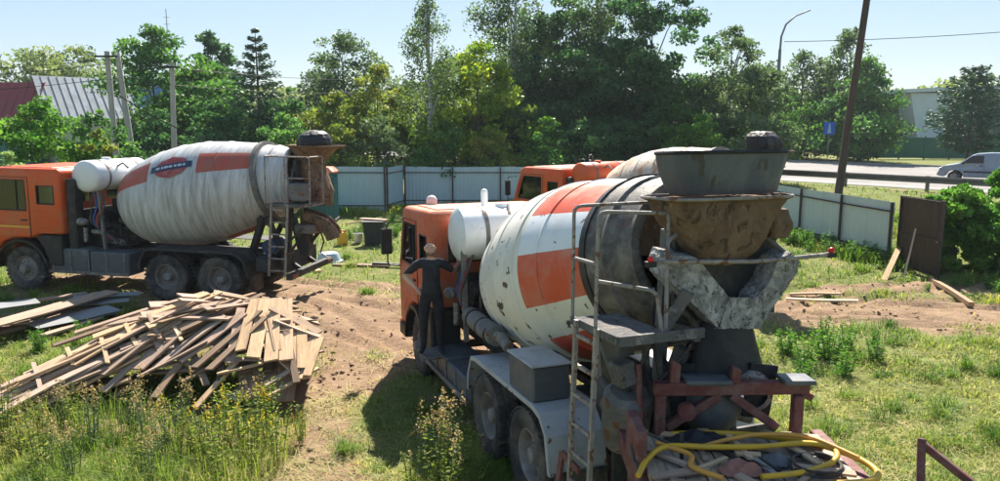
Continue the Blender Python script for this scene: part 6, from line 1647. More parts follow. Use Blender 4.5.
# ------------------------------------------------------------------ man standing on the step of the truck
NEARM = pose_mat(POSE_NEAR)
def build_man():
    skin = paint('skin', (0.62, 0.38, 0.28), rough=0.55, bstr=0.05, var=0.08)
    shirt = paint('shirt_black', (0.018, 0.019, 0.024), (0.045, 0.045, 0.05), (0.4, 0.7), 9, rough=0.9, bstr=0.4, fine=20)
    trous = paint('trousers_black', (0.012, 0.013, 0.018), (0.03, 0.03, 0.035), (0.4, 0.7), 7, rough=0.9, bstr=0.4, fine=18)
    hair = paint('hair_dark', (0.03, 0.022, 0.018), rough=0.85)
    shoe = paint('shoes_dark', (0.02, 0.02, 0.02), rough=0.7)
    V = []; E = []; Rd = []
    def v(p, r, par=None):
        V.append(p); Rd.append(r)
        if par is not None: E.append((par, len(V) - 1))
        return len(V) - 1
    pel = v((0, 0, 0.96), 0.165)
    bel = v((0, -0.02, 1.10), 0.172, pel); che = v((0, -0.01, 1.29), 0.182, bel); upc = v((0, 0, 1.42), 0.115, che); nk = v((0, 0.0, 1.51), 0.056, upc)
    jaw = v((-0.005, -0.02, 1.585), 0.074, nk); hd = v((-0.01, -0.012, 1.665), 0.093, jaw); tp = v((-0.012, 0.0, 1.735), 0.066, hd)
    fingers = []
    def arm(sh, el, wr, hn, fdir, s):
        a = v(sh, 0.078, upc); m = v(tuple((Vector(sh) + Vector(el)) / 2), 0.066, a); e = v(el, 0.050, m); f = v(tuple(Vector(el).lerp(Vector(wr), 0.45)), 0.045, e); w = v(wr, 0.030, f); h = v(hn, 0.036, w)
        fd = Vector(fdir).normalized(); side = fd.cross(Vector((0.3, 0.2, 1))).normalized()
        for k, (o_, L) in enumerate(((-0.028, 0.070), (-0.010, 0.082), (0.010, 0.078), (0.028, 0.060))):
            p = Vector(hn) + side * o_ + fd * 0.035
            q1 = p + fd * L * 0.55; q2 = p + fd * L * 0.85 + Vector((0, 0, -0.02)); q3 = p + fd * L * 0.9 + Vector((0, 0, -0.045))
            i0 = v(tuple(p), 0.0105, h); i1 = v(tuple(q1), 0.0095, i0); i2 = v(tuple(q2), 0.009, i1); v(tuple(q3), 0.0075, i2)
        p = Vector(hn) - side * 0.03 + Vector((0, 0, 0.012)); i0 = v(tuple(p), 0.012, h); i1 = v(tuple(p + fd * 0.03 - side * 0.02), 0.011, i0); v(tuple(p + fd * 0.06 - side * 0.02 + Vector((0, 0, -0.01))), 0.009, i1)
    arm((-0.20, 0.0, 1.415), (-0.42, 0.06, 1.21), (-0.262, -0.055, 1.075), (-0.222, -0.09, 1.045), (0.45, -0.75, -0.4), -1)
    arm((0.20, 0.0, 1.415), (0.335, 0.16, 1.27), (0.42, 0.33, 1.335), (0.435, 0.385, 1.355), (0.25, 0.7, 0.1), 1)
    for s in (-1, 1):
        hp = v((s * 0.095, 0, 0.88), 0.115, pel); th = v((s * 0.115, -0.01, 0.68), 0.098, hp); kn = v((s * 0.125, -0.02, 0.47), 0.072, th); cf = v((s * 0.13, 0.01, 0.30), 0.066, kn); an = v((s * 0.135, 0.02, 0.10), 0.050, cf)
        ft = v((s * 0.15, -0.06, 0.052), 0.045, an); v((s * 0.17, -0.17, 0.04), 0.036, ft)
    me = bpy.data.meshes.new('person'); me.from_pydata(V, E, [])
    o = link_mesh('person_tmp', me)
    sk = o.modifiers.new('skin', 'SKIN'); sk.use_smooth_shade = True; sk.branch_smoothing = 0.6
    lay = me.skin_vertices[0].data if me.skin_vertices else None
    if lay is None:
        bpy.context.view_layer.objects.active = o
        bpy.ops.object.skin_root_mark() if False else None
        bm = bmesh.new(); bm.from_mesh(me); bm.verts.layers.skin.verify(); bm.to_mesh(me); bm.free()
        lay = me.skin_vertices[0].data
    for i, r in enumerate(Rd):
        fat = {pel: (1.0, 1.12), bel: (1.0, 1.1)}.get(i, (1, 1))
        lay[i].radius = (r * fat[0], r * fat[1]); lay[i].use_root = (i == pel)
    sb = o.modifiers.new('sub', 'SUBSURF'); sb.levels = 3; sb.render_levels = 3
    bm_ = evaluated(o, 'person')
    stub = paint('beard_stubble', (0.22, 0.125, 0.09), rough=0.8)
    for q in (shirt, trous, skin, hair, shoe, stub): bm_.materials.append(q)
    idx = []
    for p in bm_.polygons:
        c = p.center; m = 0
        arm_right = c.x < -0.18 and c.z < 1.44; arm_left = c.x > 0.18 and c.z < 1.46
        if c.z > 1.485 + 0.02 * abs(c.x) and abs(c.x) < 0.13:
            m = 2
            if c.z > 1.712 or (c.z > 1.58 and c.y > 0.012) or (c.z > 1.68 and abs(c.x + 0.01) > 0.068): m = 3
            elif 1.535 < c.z < 1.60 and c.y < -0.02 and not (abs(c.x + 0.01) < 0.028 and c.z > 1.588): m = 5
        elif c.z < 0.085: m = 4
        elif c.z < 0.97 and abs(c.x) < 0.30: m = 1
        if c.x < -0.30 and c.z < 1.255: m = 2
        if c.x < -0.06 and 0.93 < c.z < 1.25 and math.hypot(c.x, c.y + 0.015) > 0.196: m = 2
        if c.x > 0.315 and c.y > 0.10: m = 2
        idx.append(m)
    bm_.polygons.foreach_set('material_index', idx)
    bm_.polygons.foreach_set('use_smooth', [True] * len(bm_.polygons))
    p = link_mesh('person', bm_)
    loc = NEARM @ Vector((2.22, 1.30, 0.815))
    p.location = loc; p.rotation_euler = (0, 0, 0.05); p.scale = (0.97, 0.97, 0.97)
    tag(p, 'man in black t-shirt and dark trousers standing on the truck step, one hand on hip', 'person')
    eye = paint('eye_dark', (0.03, 0.02, 0.02), rough=0.3)
    for s in (-1, 1):
        b = MB(); b.ball((-0.01 + s * 0.034, -0.100, 1.666), (0.010, 0.006, 0.005), 8, 6); b.build('eye', eye, p, 60)
        b = MB(); b.bar((-0.01 + s * 0.018, -0.104, 1.69), (-0.01 + s * 0.052, -0.098, 1.692), 0.005, 0.006); b.build('eyebrow', hair, p)
        b = MB(); b.ball((-0.01 + s * 0.083, 0.005, 1.65), (0.012, 0.022, 0.032), 8, 6); b.build('ear', skin, p, 60)
    b = MB(); b.loft([[(-0.01 - 0.008, -0.095, 1.675), (-0.01 + 0.008, -0.095, 1.675), (-0.01, -0.108, 1.676)], [(-0.01 - 0.017, -0.095, 1.630), (-0.01 + 0.017, -0.095, 1.630), (-0.01, -0.128, 1.634)]]); b.build('nose', skin, p, 60)
    b = MB(); b.bar((-0.034, -0.096, 1.604), (0.014, -0.096, 1.604), 0.012, 0.01); b.build('mouth', paint('lips', (0.36, 0.14, 0.12), rough=0.5), p)
    # pale shoulder stripes of the shirt
    for s in (-1, 1):
        b = MB(); b.bar((s * 0.10, -0.015, 1.508), (s * 0.20, -0.02, 1.478), 0.018, 0.012); b.build('shoulder_stripe', M['fender_grey'], p)
build_man()
# foothold the man stands on
b = MB(); b.bb(1.95, 2.55, 1.18, 1.46, 0.775, 0.80); b.bar((2.0, 1.2, 0.77), (2.0, 1.42, 0.77), 0.03, 0.03); b.bar((2.5, 1.2, 0.77), (2.5, 1.42, 0.77), 0.03, 0.03); b.build('foot_plate', M['dullsteel'], NEAR)

# ------------------------------------------------------------------ concrete pump deck in the foreground
def build_pump():
    z = 1.46
    T = thing('concrete_pump_trailer', 'maroon framed concrete pump with plank deck and yellow hoses behind the truck tail', 'pump', (1.95, 5.2, g1(1.95, 5.2)))
    z0 = T.location.z; X, Y = 1.95, 5.2
    P = lambda b, n, m, sm=None, bv=0.0, parent=None, **k: b.build(n, m, parent or T, sm, bv, **k)
    def L(x, y, zz): return (x - X, y - Y, zz - z0)
    # frame below the deck
    b = MB()
    for x in (1.06, 2.72): b.bar(L(x, 3.4, z - 0.12), L(x + 0.02, 5.95, z - 0.12), 0.10, 0.16)
    for y in (3.5, 4.6, 5.88): b.bar(L(1.1, y, z - 0.13), L(2.7, y, z - 0.13), 0.10, 0.12)
    P(b, 'deck_frame', M['maroon'], None, 0.008)
    for (x, y) in ((1.15, 3.6), (2.65, 3.6), (1.15, 5.8), (2.65, 5.8)):
        b = MB(); b.bar(L(x, y, z - 0.2), L(x, y, 0.05), 0.10, 0.10); b.bb(*(x - X - 0.12, x - X + 0.12), *(y - Y - 0.12, y - Y + 0.12), 0.0, 0.05); P(b, 'jack_leg', M['maroon'])
    dk = [wood_mat('deck_wood_pale', [(0.52, 0.41, 0.29), (0.44, 0.34, 0.25), (0.56, 0.47, 0.36)]), wood_mat('deck_wood_grey', [(0.34, 0.29, 0.24), (0.42, 0.36, 0.30)])]
    xx = 1.10; random.seed(5)
    while xx < 2.66:
        w = random.uniform(0.11, 0.19); me = MB(); ln = random.uniform(1.9, 2.2)
        me.bb(-ln / 2, ln / 2, -w / 2 + 0.006, w / 2 - 0.006, -0.02, 0.02)
        o = P(me, 'deck_plank', random.choice(dk), None, 0.004); o.location = L(xx + w / 2, 4.78 + random.uniform(-.05, .05), z - 0.03 + random.uniform(-.006, .008)); o.rotation_euler = (0, 0, R(90) + random.uniform(-.02, .02))
        xx += w
    # upright frame at the far edge
    yf = 5.84; zt = 1.83
    b = MB(); b.bar(L(1.30, yf, zt), L(2.62, yf + 0.04, zt), 0.09, 0.11); tb = P(b, 'top_beam', M['maroon'], None, 0.008)
    for x in (1.36, 2.52):
        b = MB(); b.bar(L(x, yf, zt - 0.055), L(x, yf, z - 0.06), 0.10, 0.08); P(b, 'upright', M['maroon'], None, 0.008)
    for x0, x1 in ((1.42, 1.86), (2.36, 1.96)):
        b = MB(); b.bar(L(x0, yf + 0.01, z + 0.02), L(x1, yf + 0.01, zt - 0.06), 0.07, 0.07); P(b, 'diagonal_brace', M['maroon'], None, 0.006)
    for x, h in ((1.47, 0.20), (1.98, 0.14)):
        b = MB(); bx, by, bz = L(x, yf, zt + 0.056); b.prism([(bx - 0.04, bz), (bx + 0.04, bz), (bx + 0.045, bz + h * 0.8), (bx - 0.03, bz + h)], by - 0.035, by + 0.035); P(b, 'stub_post', M['maroon'], None, 0.006)
    for x, w in ((1.74, 0.38), (2.50, 0.26)):
        b = MB(); b.box(L(x, yf + 0.02, zt + 0.075), (w, 0.24, 0.035), Matrix.Rotation(R(-3), 3, 'X')); b.box(L(x, yf + 0.02, zt + 0.048), (w * 0.8, 0.16, 0.02)); P(b, 'support_pad', M['darkbox'], None, 0.006)
    b = MB(); b.lathe([(-0.03, 0.0), (-0.03, 0.075), (0.03, 0.075), (0.03, 0.0)], L(1.57, yf - 0.06, zt - 0.18), (0, 1, 0), 18); P(b, 'pulley', M['maroon'], 40)
    b = MB(); b.bar(L(2.52, yf + 0.05, zt - 0.03), L(2.66, yf + 0.05, zt - 0.1), 0.06, 0.06); P(b, 'pin_lug', M['maroon'])
    # receiving hopper and dome beyond the frame
    b = MB(); c = L(1.86, 6.05, 1.62); b.ball(c, (0.26, 0.16, 0.30), 18, 10); P(b, 'agitator_housing', M['darkbox'], 50)
    b = MB(); b.lathe([(-0.05, 0.15), (-0.05, 0.19), (0.05, 0.19), (0.05, 0.15)], L(2.17, 6.02, 1.74), (0.2, 1, 0.25), 24); P(b, 'flange_ring', M['tubesteel'], 40)
    b = MB()
    for s in (1, -1):
        b.bar(L(1.93 + s * 0.36, 6.02, 1.98), L(1.93 + s * 0.30, 6.02, 1.50), 0.03, 0.24)
    b.bar(L(1.58, 6.18, 1.82), L(2.28, 6.18, 1.82), 0.03, 0.32); P(b, 'hopper_lining', M['fabric_black'])
    # left upright plate and posts
    b = MB(); b.bb(1.02 - X, 1.10 - X, 5.10 - Y, 5.55 - Y, z - 0.15 - z0, z + 0.30 - z0); P(b, 'side_plate', M['maroon'], None, 0.008)
    b = MB(); b.cyl(L(1.22, 5.9, z), L(1.18, 5.95, z + 0.55), 0.03, None, 10); P(b, 'side_pin', M['maroon'], 40)
    b = MB(); b.bar(L(1.42, 5.32, z - 0.02), L(1.41, 5.33, z + 0.20), 0.025, 0.025); P(b, 'hose_peg', M['blacksteel'])
    # right hand bracket standing on an outrigger
    b = MB(); b.bar(L(3.10, 4.95, z - 0.4), L(3.22, 5.22, 1.66), 0.055, 0.055); b.bar(L(3.20, 5.22, 1.64), L(3.50, 5.02, 1.40), 0.055, 0.055); b.bar(L(2.74, 4.95, z - 0.16), L(3.50, 4.95, z - 0.16), 0.07, 0.07); b.bar(L(3.50, 5.02, 1.42), L(3.48, 4.95, z - 0.2), 0.055, 0.055)
    P(b, 'handrail_bracket', M['maroon'], None, 0.006)
    # deck clutter that belongs to the machine
    b = MB(); c0 = L(1.6, 5.45, z + 0.01)
    for k in range(3): b.tube([L(1.5 + k * 0.07, 5.68, z + 0.03), L(1.75 + k * 0.1, 5.35, z + 0.03), L(1.95 + k * 0.06, 5.02, z + 0.03)], 0.016, 6)
    P(b, 'steel_rod', M['blacksteel'], 50)
    for x0, y0, x1, y1 in ((1.86, 5.62, 2.02, 4.95), (2.30, 5.60, 2.42, 5.2)):
        b = MB(); b.bar(L(x0, y0, z + 0.02), L(x1, y1, z + 0.03), 0.05, 0.03); P(b, 'steel_angle', M['tubesteel'])
    return T
PUMP = build_pump()

def hose(pts, r, mat, name, label, cat='hose', group=None):
    pts = [Vector(p) for p in pts]; out = []
    for i in range(len(pts) - 1):
        p0 = pts[max(i - 1, 0)]; p1 = pts[i]; p2 = pts[i + 1]; p3 = pts[min(i + 2, len(pts) - 1)]
        for t in np.linspace(0, 1, 8, endpoint=False):
            out.append(0.5 * ((2 * p1) + (p2 - p0) * t + (2 * p0 - 5 * p1 + 4 * p2 - p3) * t * t + (-p0 + 3 * p1 - 3 * p2 + p3) * t ** 3))
    out.append(pts[-1])
    b = MB(); b.tube(out, r, 10)
    return tag(b.build(name, mat, None, 60), label, cat, group)
yh = paint('yellow_hose_rubber', (0.62, 0.36, 0.02), (0.45, 0.28, 0.07), (0.48, 0.8), 5, rough=0.5, bstr=0.1)
oh = paint('orange_yellow_hose_rubber', (0.62, 0.30, 0.05), (0.45, 0.24, 0.08), (0.48, 0.8), 5, rough=0.5, bstr=0.1)
Z = 1.50
hose([(1.42, 5.66, Z), (1.75, 5.66, Z + .01), (2.15, 5.58, Z + .02), (2.50, 5.44, Z + .02), (2.72, 5.22, Z + .01), (2.78, 5.0, Z), (2.66, 4.86, Z), (2.4, 4.82, Z)], 0.024, yh, 'yellow_hose', 'thick yellow hose sweeping along the far edge of the plank deck', 'hose', 'hoses on the plank deck')
hose([(1.0, 4.9, Z + .02), (1.12, 5.14, Z + .04), (1.30, 5.30, Z + .06), (1.65, 5.31, Z + .05), (2.05, 5.34, Z + .04), (2.38, 5.38, Z + .05), (2.58, 5.30, Z + .05), (2.52, 5.12, Z + .03), (2.25, 5.0, Z), (1.9, 4.92, Z)], 0.022, yh, 'yellow_hose', 'yellow hose looped over the peg in the middle of the plank deck', 'hose', 'hoses on the plank deck')
hose([(1.22, 5.34, Z + .07), (1.45, 5.20, Z + .04), (1.42, 5.02, Z + .03), (1.60, 4.86, Z + .02)], 0.02, oh, 'orange_hose', 'short orange hose hanging from the loop at the deck peg', 'hose', 'hoses on the plank deck')
hose([(1.55, 5.36, Z + .02), (1.85, 5.46, Z + .05), (2.12, 5.50, Z + .07), (2.45, 5.42, Z + .08), (2.70, 5.12, Z + .05)], 0.018, oh, 'orange_hose', 'thin orange hose crossing over the yellow hoses on the deck', 'hose', 'hoses on the plank deck')
cb = []
for i in range(34):
    a = i * 0.42; r_ = 0.20 - 0.0012 * i; cb.append((2.38 + r_ * math.cos(a), 5.10 + r_ * math.sin(a), Z - 0.02 + 0.0016 * i))
hose(cb, 0.011, M['rubber'], 'cable_coil', 'coiled black cable lying on the plank deck', 'cable')
hose([(1.02, 5.0, Z - .0), (1.02, 5.28, Z + .08), (1.16, 5.45, Z + .10), (1.36, 5.40, Z + .03), (1.5, 5.5, Z)], 0.012, M['rubber'], 'black_cable', 'black cable bowed over the deck side plate', 'cable')

def crumple(cx, cy, w, d, h, mat, name, label, cat):
    n = 15; b = MB(); sd = random.randrange(1000)
    vs = []
    for i in range(n):
        for j in range(n):
            u, v_ = i / (n - 1) * 2 - 1, j / (n - 1) * 2 - 1; rr = min(1, math.hypot(u, v_))
            k = 1 - 0.25 * (abs(u * v_))
            hgt = h * (1 - rr ** 2) * (0.4 + 1.2 * float(vnoise(np.array([u * 2.0 + sd]), np.array([v_ * 2.0]), 0.55, 5)[0])) + 0.02 * float(vnoise(np.array([u * 9.0]), np.array([v_ * 9.0 + sd]), 1.0, 7)[0])
            vs.append((u * w / 2 * k, v_ * d / 2 * k, hgt))
    b.add(vs, [(i * n + j, (i + 1) * n + j, (i + 1) * n + j + 1, i * n + j + 1) for i in range(n - 1) for j in range(n - 1)])
    o = b.build(name, mat, None, 50, thick=0.004); o.location = (cx, cy, 1.468); tag(o, label, cat)
crumple(1.62, 5.56, 0.62, 0.30, 0.075, M['fabric_black'], 'black_tarpaulin', 'crumpled black tarpaulin on the deck before the maroon frame', 'tarpaulin')
rag = paint('rag_rusty_pink', (0.34, 0.15, 0.11), (0.22, 0.11, 0.08), (0.4, 0.7), 8, rough=0.95)
crumple(1.80, 5.06, 0.36, 0.22, 0.07, rag, 'work_rag', 'reddish brown rag crumpled on the plank deck', 'rag')
crumple(2.12, 5.22, 0.24, 0.22, 0.05, paint('rag_grey', (0.12, 0.12, 0.13), rough=0.95), 'work_glove', 'dark grey rag beside the hoses on the deck', 'rag')

random.seed(77)
for i in range(16):      # loose scraps on the deck
    x_, y_ = random.uniform(1.2, 2.6), random.uniform(4.75, 5.6); a_ = random.uniform(0, 3.1); l_ = random.uniform(0.08, 0.26)
    board((x_ - l_ * math.cos(a_), y_ - l_ * math.sin(a_), 1.478 + 0.002 * i), (x_ + l_ * math.cos(a_), y_ + l_ * math.sin(a_), 1.478 + 0.002 * i), random.uniform(0.03, 0.08), 0.02, 0, WOOD[random.choice(('pale', 'brown', 'pinkish', 'grey'))], 'wood_scrap', 'small scrap of wood lying among the hoses on the deck', 'wood scrap', 'wood scraps on the plank deck', 0.01)

# ------------------------------------------------------------------ poles, wires, lamp, sign
conc = paint('pole_concrete', (0.40, 0.385, 0.36), (0.28, 0.26, 0.24), (0.4, 0.75), 1.2, rough=0.9)
polew = paint('pole_dark_wood', (0.060, 0.042, 0.032), (0.10, 0.075, 0.06), (0.4, 0.7), 2.0, rough=0.9, stretch=(1, 1, 0.2), bstr=0.5)
def pole(name, label, p0, p1, r0, r1, mat, arms=(), group=None):
    t = thing(name, label, 'pole', p0, group=group)
    b = MB(); q = Vector(p1) - Vector(p0); b.tube([(0, 0, -0.3), tuple(q * 0.5), tuple(q)], [r0, (r0 + r1) / 2, r1], 12); b.build('shaft', mat, t, 50)
    for f, w in arms:
        c = q * f
        b = MB(); b.bar(c + Vector((-w, -0.12, 0)), c + Vector((w, -0.12, 0)), 0.06, 0.08); b.build('cross_arm', M['blacksteel'], t)
        for s in (-1, 1):
            b = MB(); b.lathe([(0, 0.02), (0.04, 0.045), (0.07, 0.03), (0.10, 0.045), (0.14, 0.02)], c + Vector((s * w * 0.9, -0.12, 0.03)), (0, 0, 1), 10); b.build('insulator', M['beacon'], t, 50)
    return t
PG = 'concrete utility poles'
pole('utility_pole', 'upright concrete pole of the leaning pair by the white house', (-17.40, 33.0, g1(-17.4, 33)), (-17.47, 33.0, 7.4), 0.15, 0.11, conc, ((0.97, 0.5),), PG)
pole('utility_pole', 'slanted concrete strut pole of the pair by the white house', (-16.55, 33.15, g1(-16.6, 33)), (-17.10, 33.15, 7.4), 0.15, 0.11, conc, (), PG)
pole('utility_pole', 'single concrete pole in front of the rounded green trees', (-15.35, 34.0, g1(-15.3, 34)), (-15.06, 34.0, 7.0), 0.14, 0.10, conc, ((0.97, 0.4),), PG)
pole('utility_pole', 'tall dark wooden pole leaning over behind the pale fence', (12.30, 26.5, g1(12.3, 26.5)), (13.02, 26.5, 9.4), 0.15, 0.11, polew)
steel = paint('lamp_post_steel', (0.20, 0.21, 0.22), (0.14, 0.13, 0.12), (0.45, 0.75), 1.0, rough=0.5, metal=0.3)
t_ = thing('street_lamp', 'tall curved arm street lamp at the roadside', 'street lamp', (15.68, 41.6, g1(15.68, 41.6)))
b = MB(); b.tube([(0, 0, -0.3), (0, 0, 4.6), (0, 0, 7.4)], [0.12, 0.10, 0.08], 12); b.build('post', steel, t_, 50)
b = MB(); b.tube([(0, 0, 7.3), (0.03, 0, 8.1), (0.25, 0, 8.75), (0.75, 0, 9.2), (1.55, 0, 9.52)], [0.06, 0.055, 0.05, 0.045, 0.04], 10); b.build('arm', steel, t_, 50)
b = MB(); b.loft([[(1.5, -0.08, 10.20), (1.5, 0.08, 10.20), (1.5, 0.08, 10.26), (1.5, -0.08, 10.26)], [(1.75, -0.14, 10.22), (1.75, 0.14, 10.22), (1.75, 0.12, 10.36), (1.75, -0.12, 10.36)], [(2.15, -0.10, 10.30), (2.15, 0.10, 10.30), (2.15, 0.08, 10.38), (2.15, -0.08, 10.38)]]); h_ = b.build('lamp_head', steel, t_, 40)
b = MB(); b.box((1.85, 0, 10.235), (0.4, 0.18, 0.03), Matrix.Rotation(R(-9), 3, 'Y')); b.build('lens', M['lamp_clear'], h_)
t_ = thing('road_sign', 'small square blue road sign on a post across the road', 'sign', (28.6, 63.5, g1(28.6, 63.5)))
b = MB(); b.cyl((0, 0, -0.2), (0, 0, 3.4), 0.04, None, 8); b.build('post', steel, t_, 50)
b = MB(); b.bb(-0.5, 0.5, -0.06, -0.04, 2.5, 3.6); pn = b.build('sign_panel', paint('sign_blue', (0.01, 0.10, 0.42), rough=0.4), t_)
b = MB(); b.prism([(-0.18, 2.62), (0.18, 2.62), (0.05, 3.45), (-0.05, 3.45)], -0.066, -0.062); b.build('sign_mark', paint('sign_pale_mark', (0.25, 0.42, 0.62), rough=0.4), pn)

wire_m = paint('wire_black', (0.02, 0.02, 0.02), rough=0.6, bstr=0)
def wire(p0, p1, sag, r, label, group='overhead wires'):
    p0 = Vector(p0); p1 = Vector(p1); pts = []
    for t in np.linspace(0, 1, 15):
        p = p0.lerp(p1, t); p.z -= sag * 4 * t * (1 - t); pts.append(p)
    b = MB(); b.tube(pts, r, 5)
    tag(b.build('overhead_wire', wire_m, None, 60), label, 'wire', group)
wl_m = 0.013
wire((-34, 33.0, 6.75), (-17.45, 32.9, 7.05), 0.35, wl_m, 'upper overhead wire reaching the paired concrete poles')
wire((-34, 33.1, 6.3), (-17.45, 32.9, 6.85), 0.35, wl_m, 'middle overhead wire reaching the paired concrete poles')
wire((-34, 33.2, 5.5), (-17.45, 32.9, 6.2), 0.3, wl_m, 'lowest overhead wire reaching the paired concrete poles')
wire((-17.45, 32.9, 7.05), (-15.1, 33.9, 6.8), 0.08, wl_m, 'upper short wire between the concrete poles')
wire((-17.45, 32.9, 6.2), (-15.1, 33.9, 6.0), 0.12, wl_m, 'lower short wire between the concrete poles')
wire((-15.1, 33.9, 6.8), (-3.0, 58.0, 8.2), 0.5, wl_m, 'upper wire running from the single pole into the trees')
wire((-15.1, 33.9, 6.0), (-3.2, 58.0, 7.4), 0.5, wl_m, 'lower wire running from the single pole into the trees')
wire((-17.2, 32.9, 5.6), (-12.4, 34.4, 3.1), 0.35, 0.022, 'thick cable sagging from the paired poles to the yard')
wire((16.0, 41.9, 8.85), (40.0, 41.0, 10.5), 0.35, 0.018, 'long wire crossing the sky over the road')
# radio mast among the trees
t_ = thing('radio_mast', 'thin radio mast above the dark tree by the paired poles', 'mast', (-20.3, 45.5, g1(-20.3, 45.5)))
b = MB(); b.tube([(0, 0, -0.2), (0, 0, 11.2)], [0.05, 0.02], 8); b.build('shaft', steel, t_, 50)
b = MB()
for z_ in (9.9, 10.3, 10.7): b.bar((-0.18, 0, z_), (0.18, 0, z_), 0.02, 0.02)
b.build('element', steel, t_)

# ------------------------------------------------------------------ white gabled house and sheds
sid = paint('siding_white', (0.50, 0.50, 0.49), (0.40, 0.39, 0.37), (0.4, 0.8), 1.0, rough=0.8)
slate = paint('roof_pale_slate', (0.40, 0.42, 0.44), (0.30, 0.31, 0.32), (0.4, 0.7), 1.0, rough=0.7)
blue_r = paint('roof_blue_sheet', (0.06, 0.17, 0.30), (0.10, 0.20, 0.30), (0.4, 0.8), 1.0, rough=0.45)
red_r = paint('roof_red_sheet', (0.28, 0.05, 0.05), (0.20, 0.06, 0.05), (0.4, 0.8), 1.0, rough=0.55)
frame_w = paint('window_frame_white', (0.7, 0.7, 0.7), rough=0.6)
def house(name, label, x, y, rz, w, d, hw, hr, wm, rm, wins, over=0.35):
    T = thing(name, label, 'house', (x, y, g1(x, y)), (0, 0, rz))
    b = MB(); b.prism([(-w / 2, 0), (w / 2, 0), (w / 2, hw), (0, hr), (-w / 2, hw)], -d / 2, d / 2); wall = b.build('wall', wm, T)
    k = 0; zz = 0.3
    while zz < hw - 0.05:
        b = MB(); b.bb(-w / 2 - 0.012, w / 2 + 0.012, -d / 2 - 0.018, -d / 2 - 0.001, zz, zz + 0.17); b.build('siding_board', wm, wall); zz += 0.19
    while zz < hr - 0.25:
        ww = w / 2 * (hr - zz - 0.17) / (hr - hw); b = MB(); b.bb(-ww, ww, -d / 2 - 0.018, -d / 2 - 0.001, zz, zz + 0.17); b.build('siding_board', wm, wall); zz += 0.19
    roof = None
    for s in (-1, 1):
        sl = Vector((s * w / 2, 0, hw - hr)); L = sl.length; u = sl.normalized(); nrm = Vector((s * (hr - hw), 0, w / 2)).normalized()
        b = MB(); e = u * (L + over); c0 = Vector((0, 0, hr)) + nrm * 0.02; c1 = c0 + e
        vs = [c0 + Vector((0, -d / 2 - over, 0)), c1 + Vector((0, -d / 2 - over, 0)), c1 + Vector((0, d / 2 + over, 0)), c0 + Vector((0, d / 2 + over, 0))]
        vs += [v_ + nrm * 0.06 for v_ in vs]
        b.add(vs, [(0, 3, 2, 1), (4, 5, 6, 7), (0, 1, 5, 4), (1, 2, 6, 5), (2, 3, 7, 6), (3, 0, 4, 7)]); rf = b.build('roof', rm, T)
        b = MB(); m = int((d + 2 * over) / 0.45)
        for i in range(m + 1):
            yy = -d / 2 - over + (d + 2 * over) * i / m
            b.bar(c0 + Vector((0, yy, 0)) + nrm * 0.075, c1 + Vector((0, yy, 0)) + nrm * 0.075, 0.03, 0.035)
        b.build('roof_seam', rm, rf)
    for (face, a, z_, ww, hh) in wins:
        if face == 'front': c = Vector((a, -d / 2 - 0.03, z_)); sz = (ww, 0.06, hh); 
        else: c = Vector((w / 2 + 0.02, a, z_)); sz = (0.06, ww, hh)
        b = MB(); b.box(c, sz); f = b.build('window', frame_w, T)
        g = (sz[0] * 0.82 if face == 'front' else 0.07, 0.07 if face == 'front' else sz[1] * 0.82, hh * 0.84)
        b = MB(); b.box(c + Vector((0.0, -0.012, 0) if face == 'front' else (0.012, 0, 0)), g); b.build('pane', M['interior'], f)
    return T
house('gabled_house', 'white gabled house with pale sheet roof behind the green shrubs', -28.4, 50.0, R(-45), 4.6, 5.0, 4.9, 7.4, sid, slate, (('front', 0.0, 5.4, 0.7, 0.9), ('side', 1.4, 4.0, 0.7, 1.0)))
house('blue_roofed_house', 'house with blue sheet roof beside the white gabled one', -26.2, 56.5, R(95), 5.5, 6.5, 5.0, 7.7, sid, blue_r, (('front', 0.0, 3.4, 0.9, 1.1),))
house('red_roofed_shed', 'low shed with dark red sheet roof beside the white house', -32.6, 47.5, R(100), 5.0, 5.4, 4.2, 6.9, paint('wall_teal_board', (0.05, 0.16, 0.15), rough=0.8), red_r, (('front', 0.0, 2.6, 0.8, 1.0),))

# ------------------------------------------------------------------ white modern building across the road
wc = paint('cladding_white', (0.62, 0.64, 0.67), (0.52, 0.54, 0.56), (0.4, 0.8), 0.4, rough=0.6)
T = thing('modern_building', 'white angular building with slanted side wall across the road', 'building', (49.4, 82.0, g1(49.4, 82.0)))
b = MB(); b.prism([(-2.6, 0.0), (-0.6, 0.0), (0.3, 6.9), (-4.2, 6.9)], -1.0, 9.0); b.build('slanted_wall', wc, T)
b = MB(); b.bb(-0.3, 16, 2.0, 9.0, 0.0, 6.7); b.build('wall', paint('cladding_grey', (0.20, 0.21, 0.23), rough=0.6), T)
b = MB(); b.prism([(-5.0, 6.92), (16.3, 7.6), (16.3, 8.1), (-5.0, 7.3)], -1.4, 9.3); b.build('roof', wc, T)
for i in range(6):
    b = MB(); b.bb(0.9 + i * 2.4, 2.6 + i * 2.4, 1.90, 1.99, 1.0, 5.2); f = b.build('window', M['chassis'], T)
    b = MB(); b.bb(1.0 + i * 2.4, 2.5 + i * 2.4, 1.86, 1.899, 1.1, 5.1); b.build('pane', M['glass'], f)
dkb = paint('dark_recess_cladding', (0.05, 0.05, 0.055), rough=0.6)
b = MB(); b.bb(-10.5, -3.0, 2.0, 9.0, 0.0, 6.6); b.build('side_wing', dkb, T)
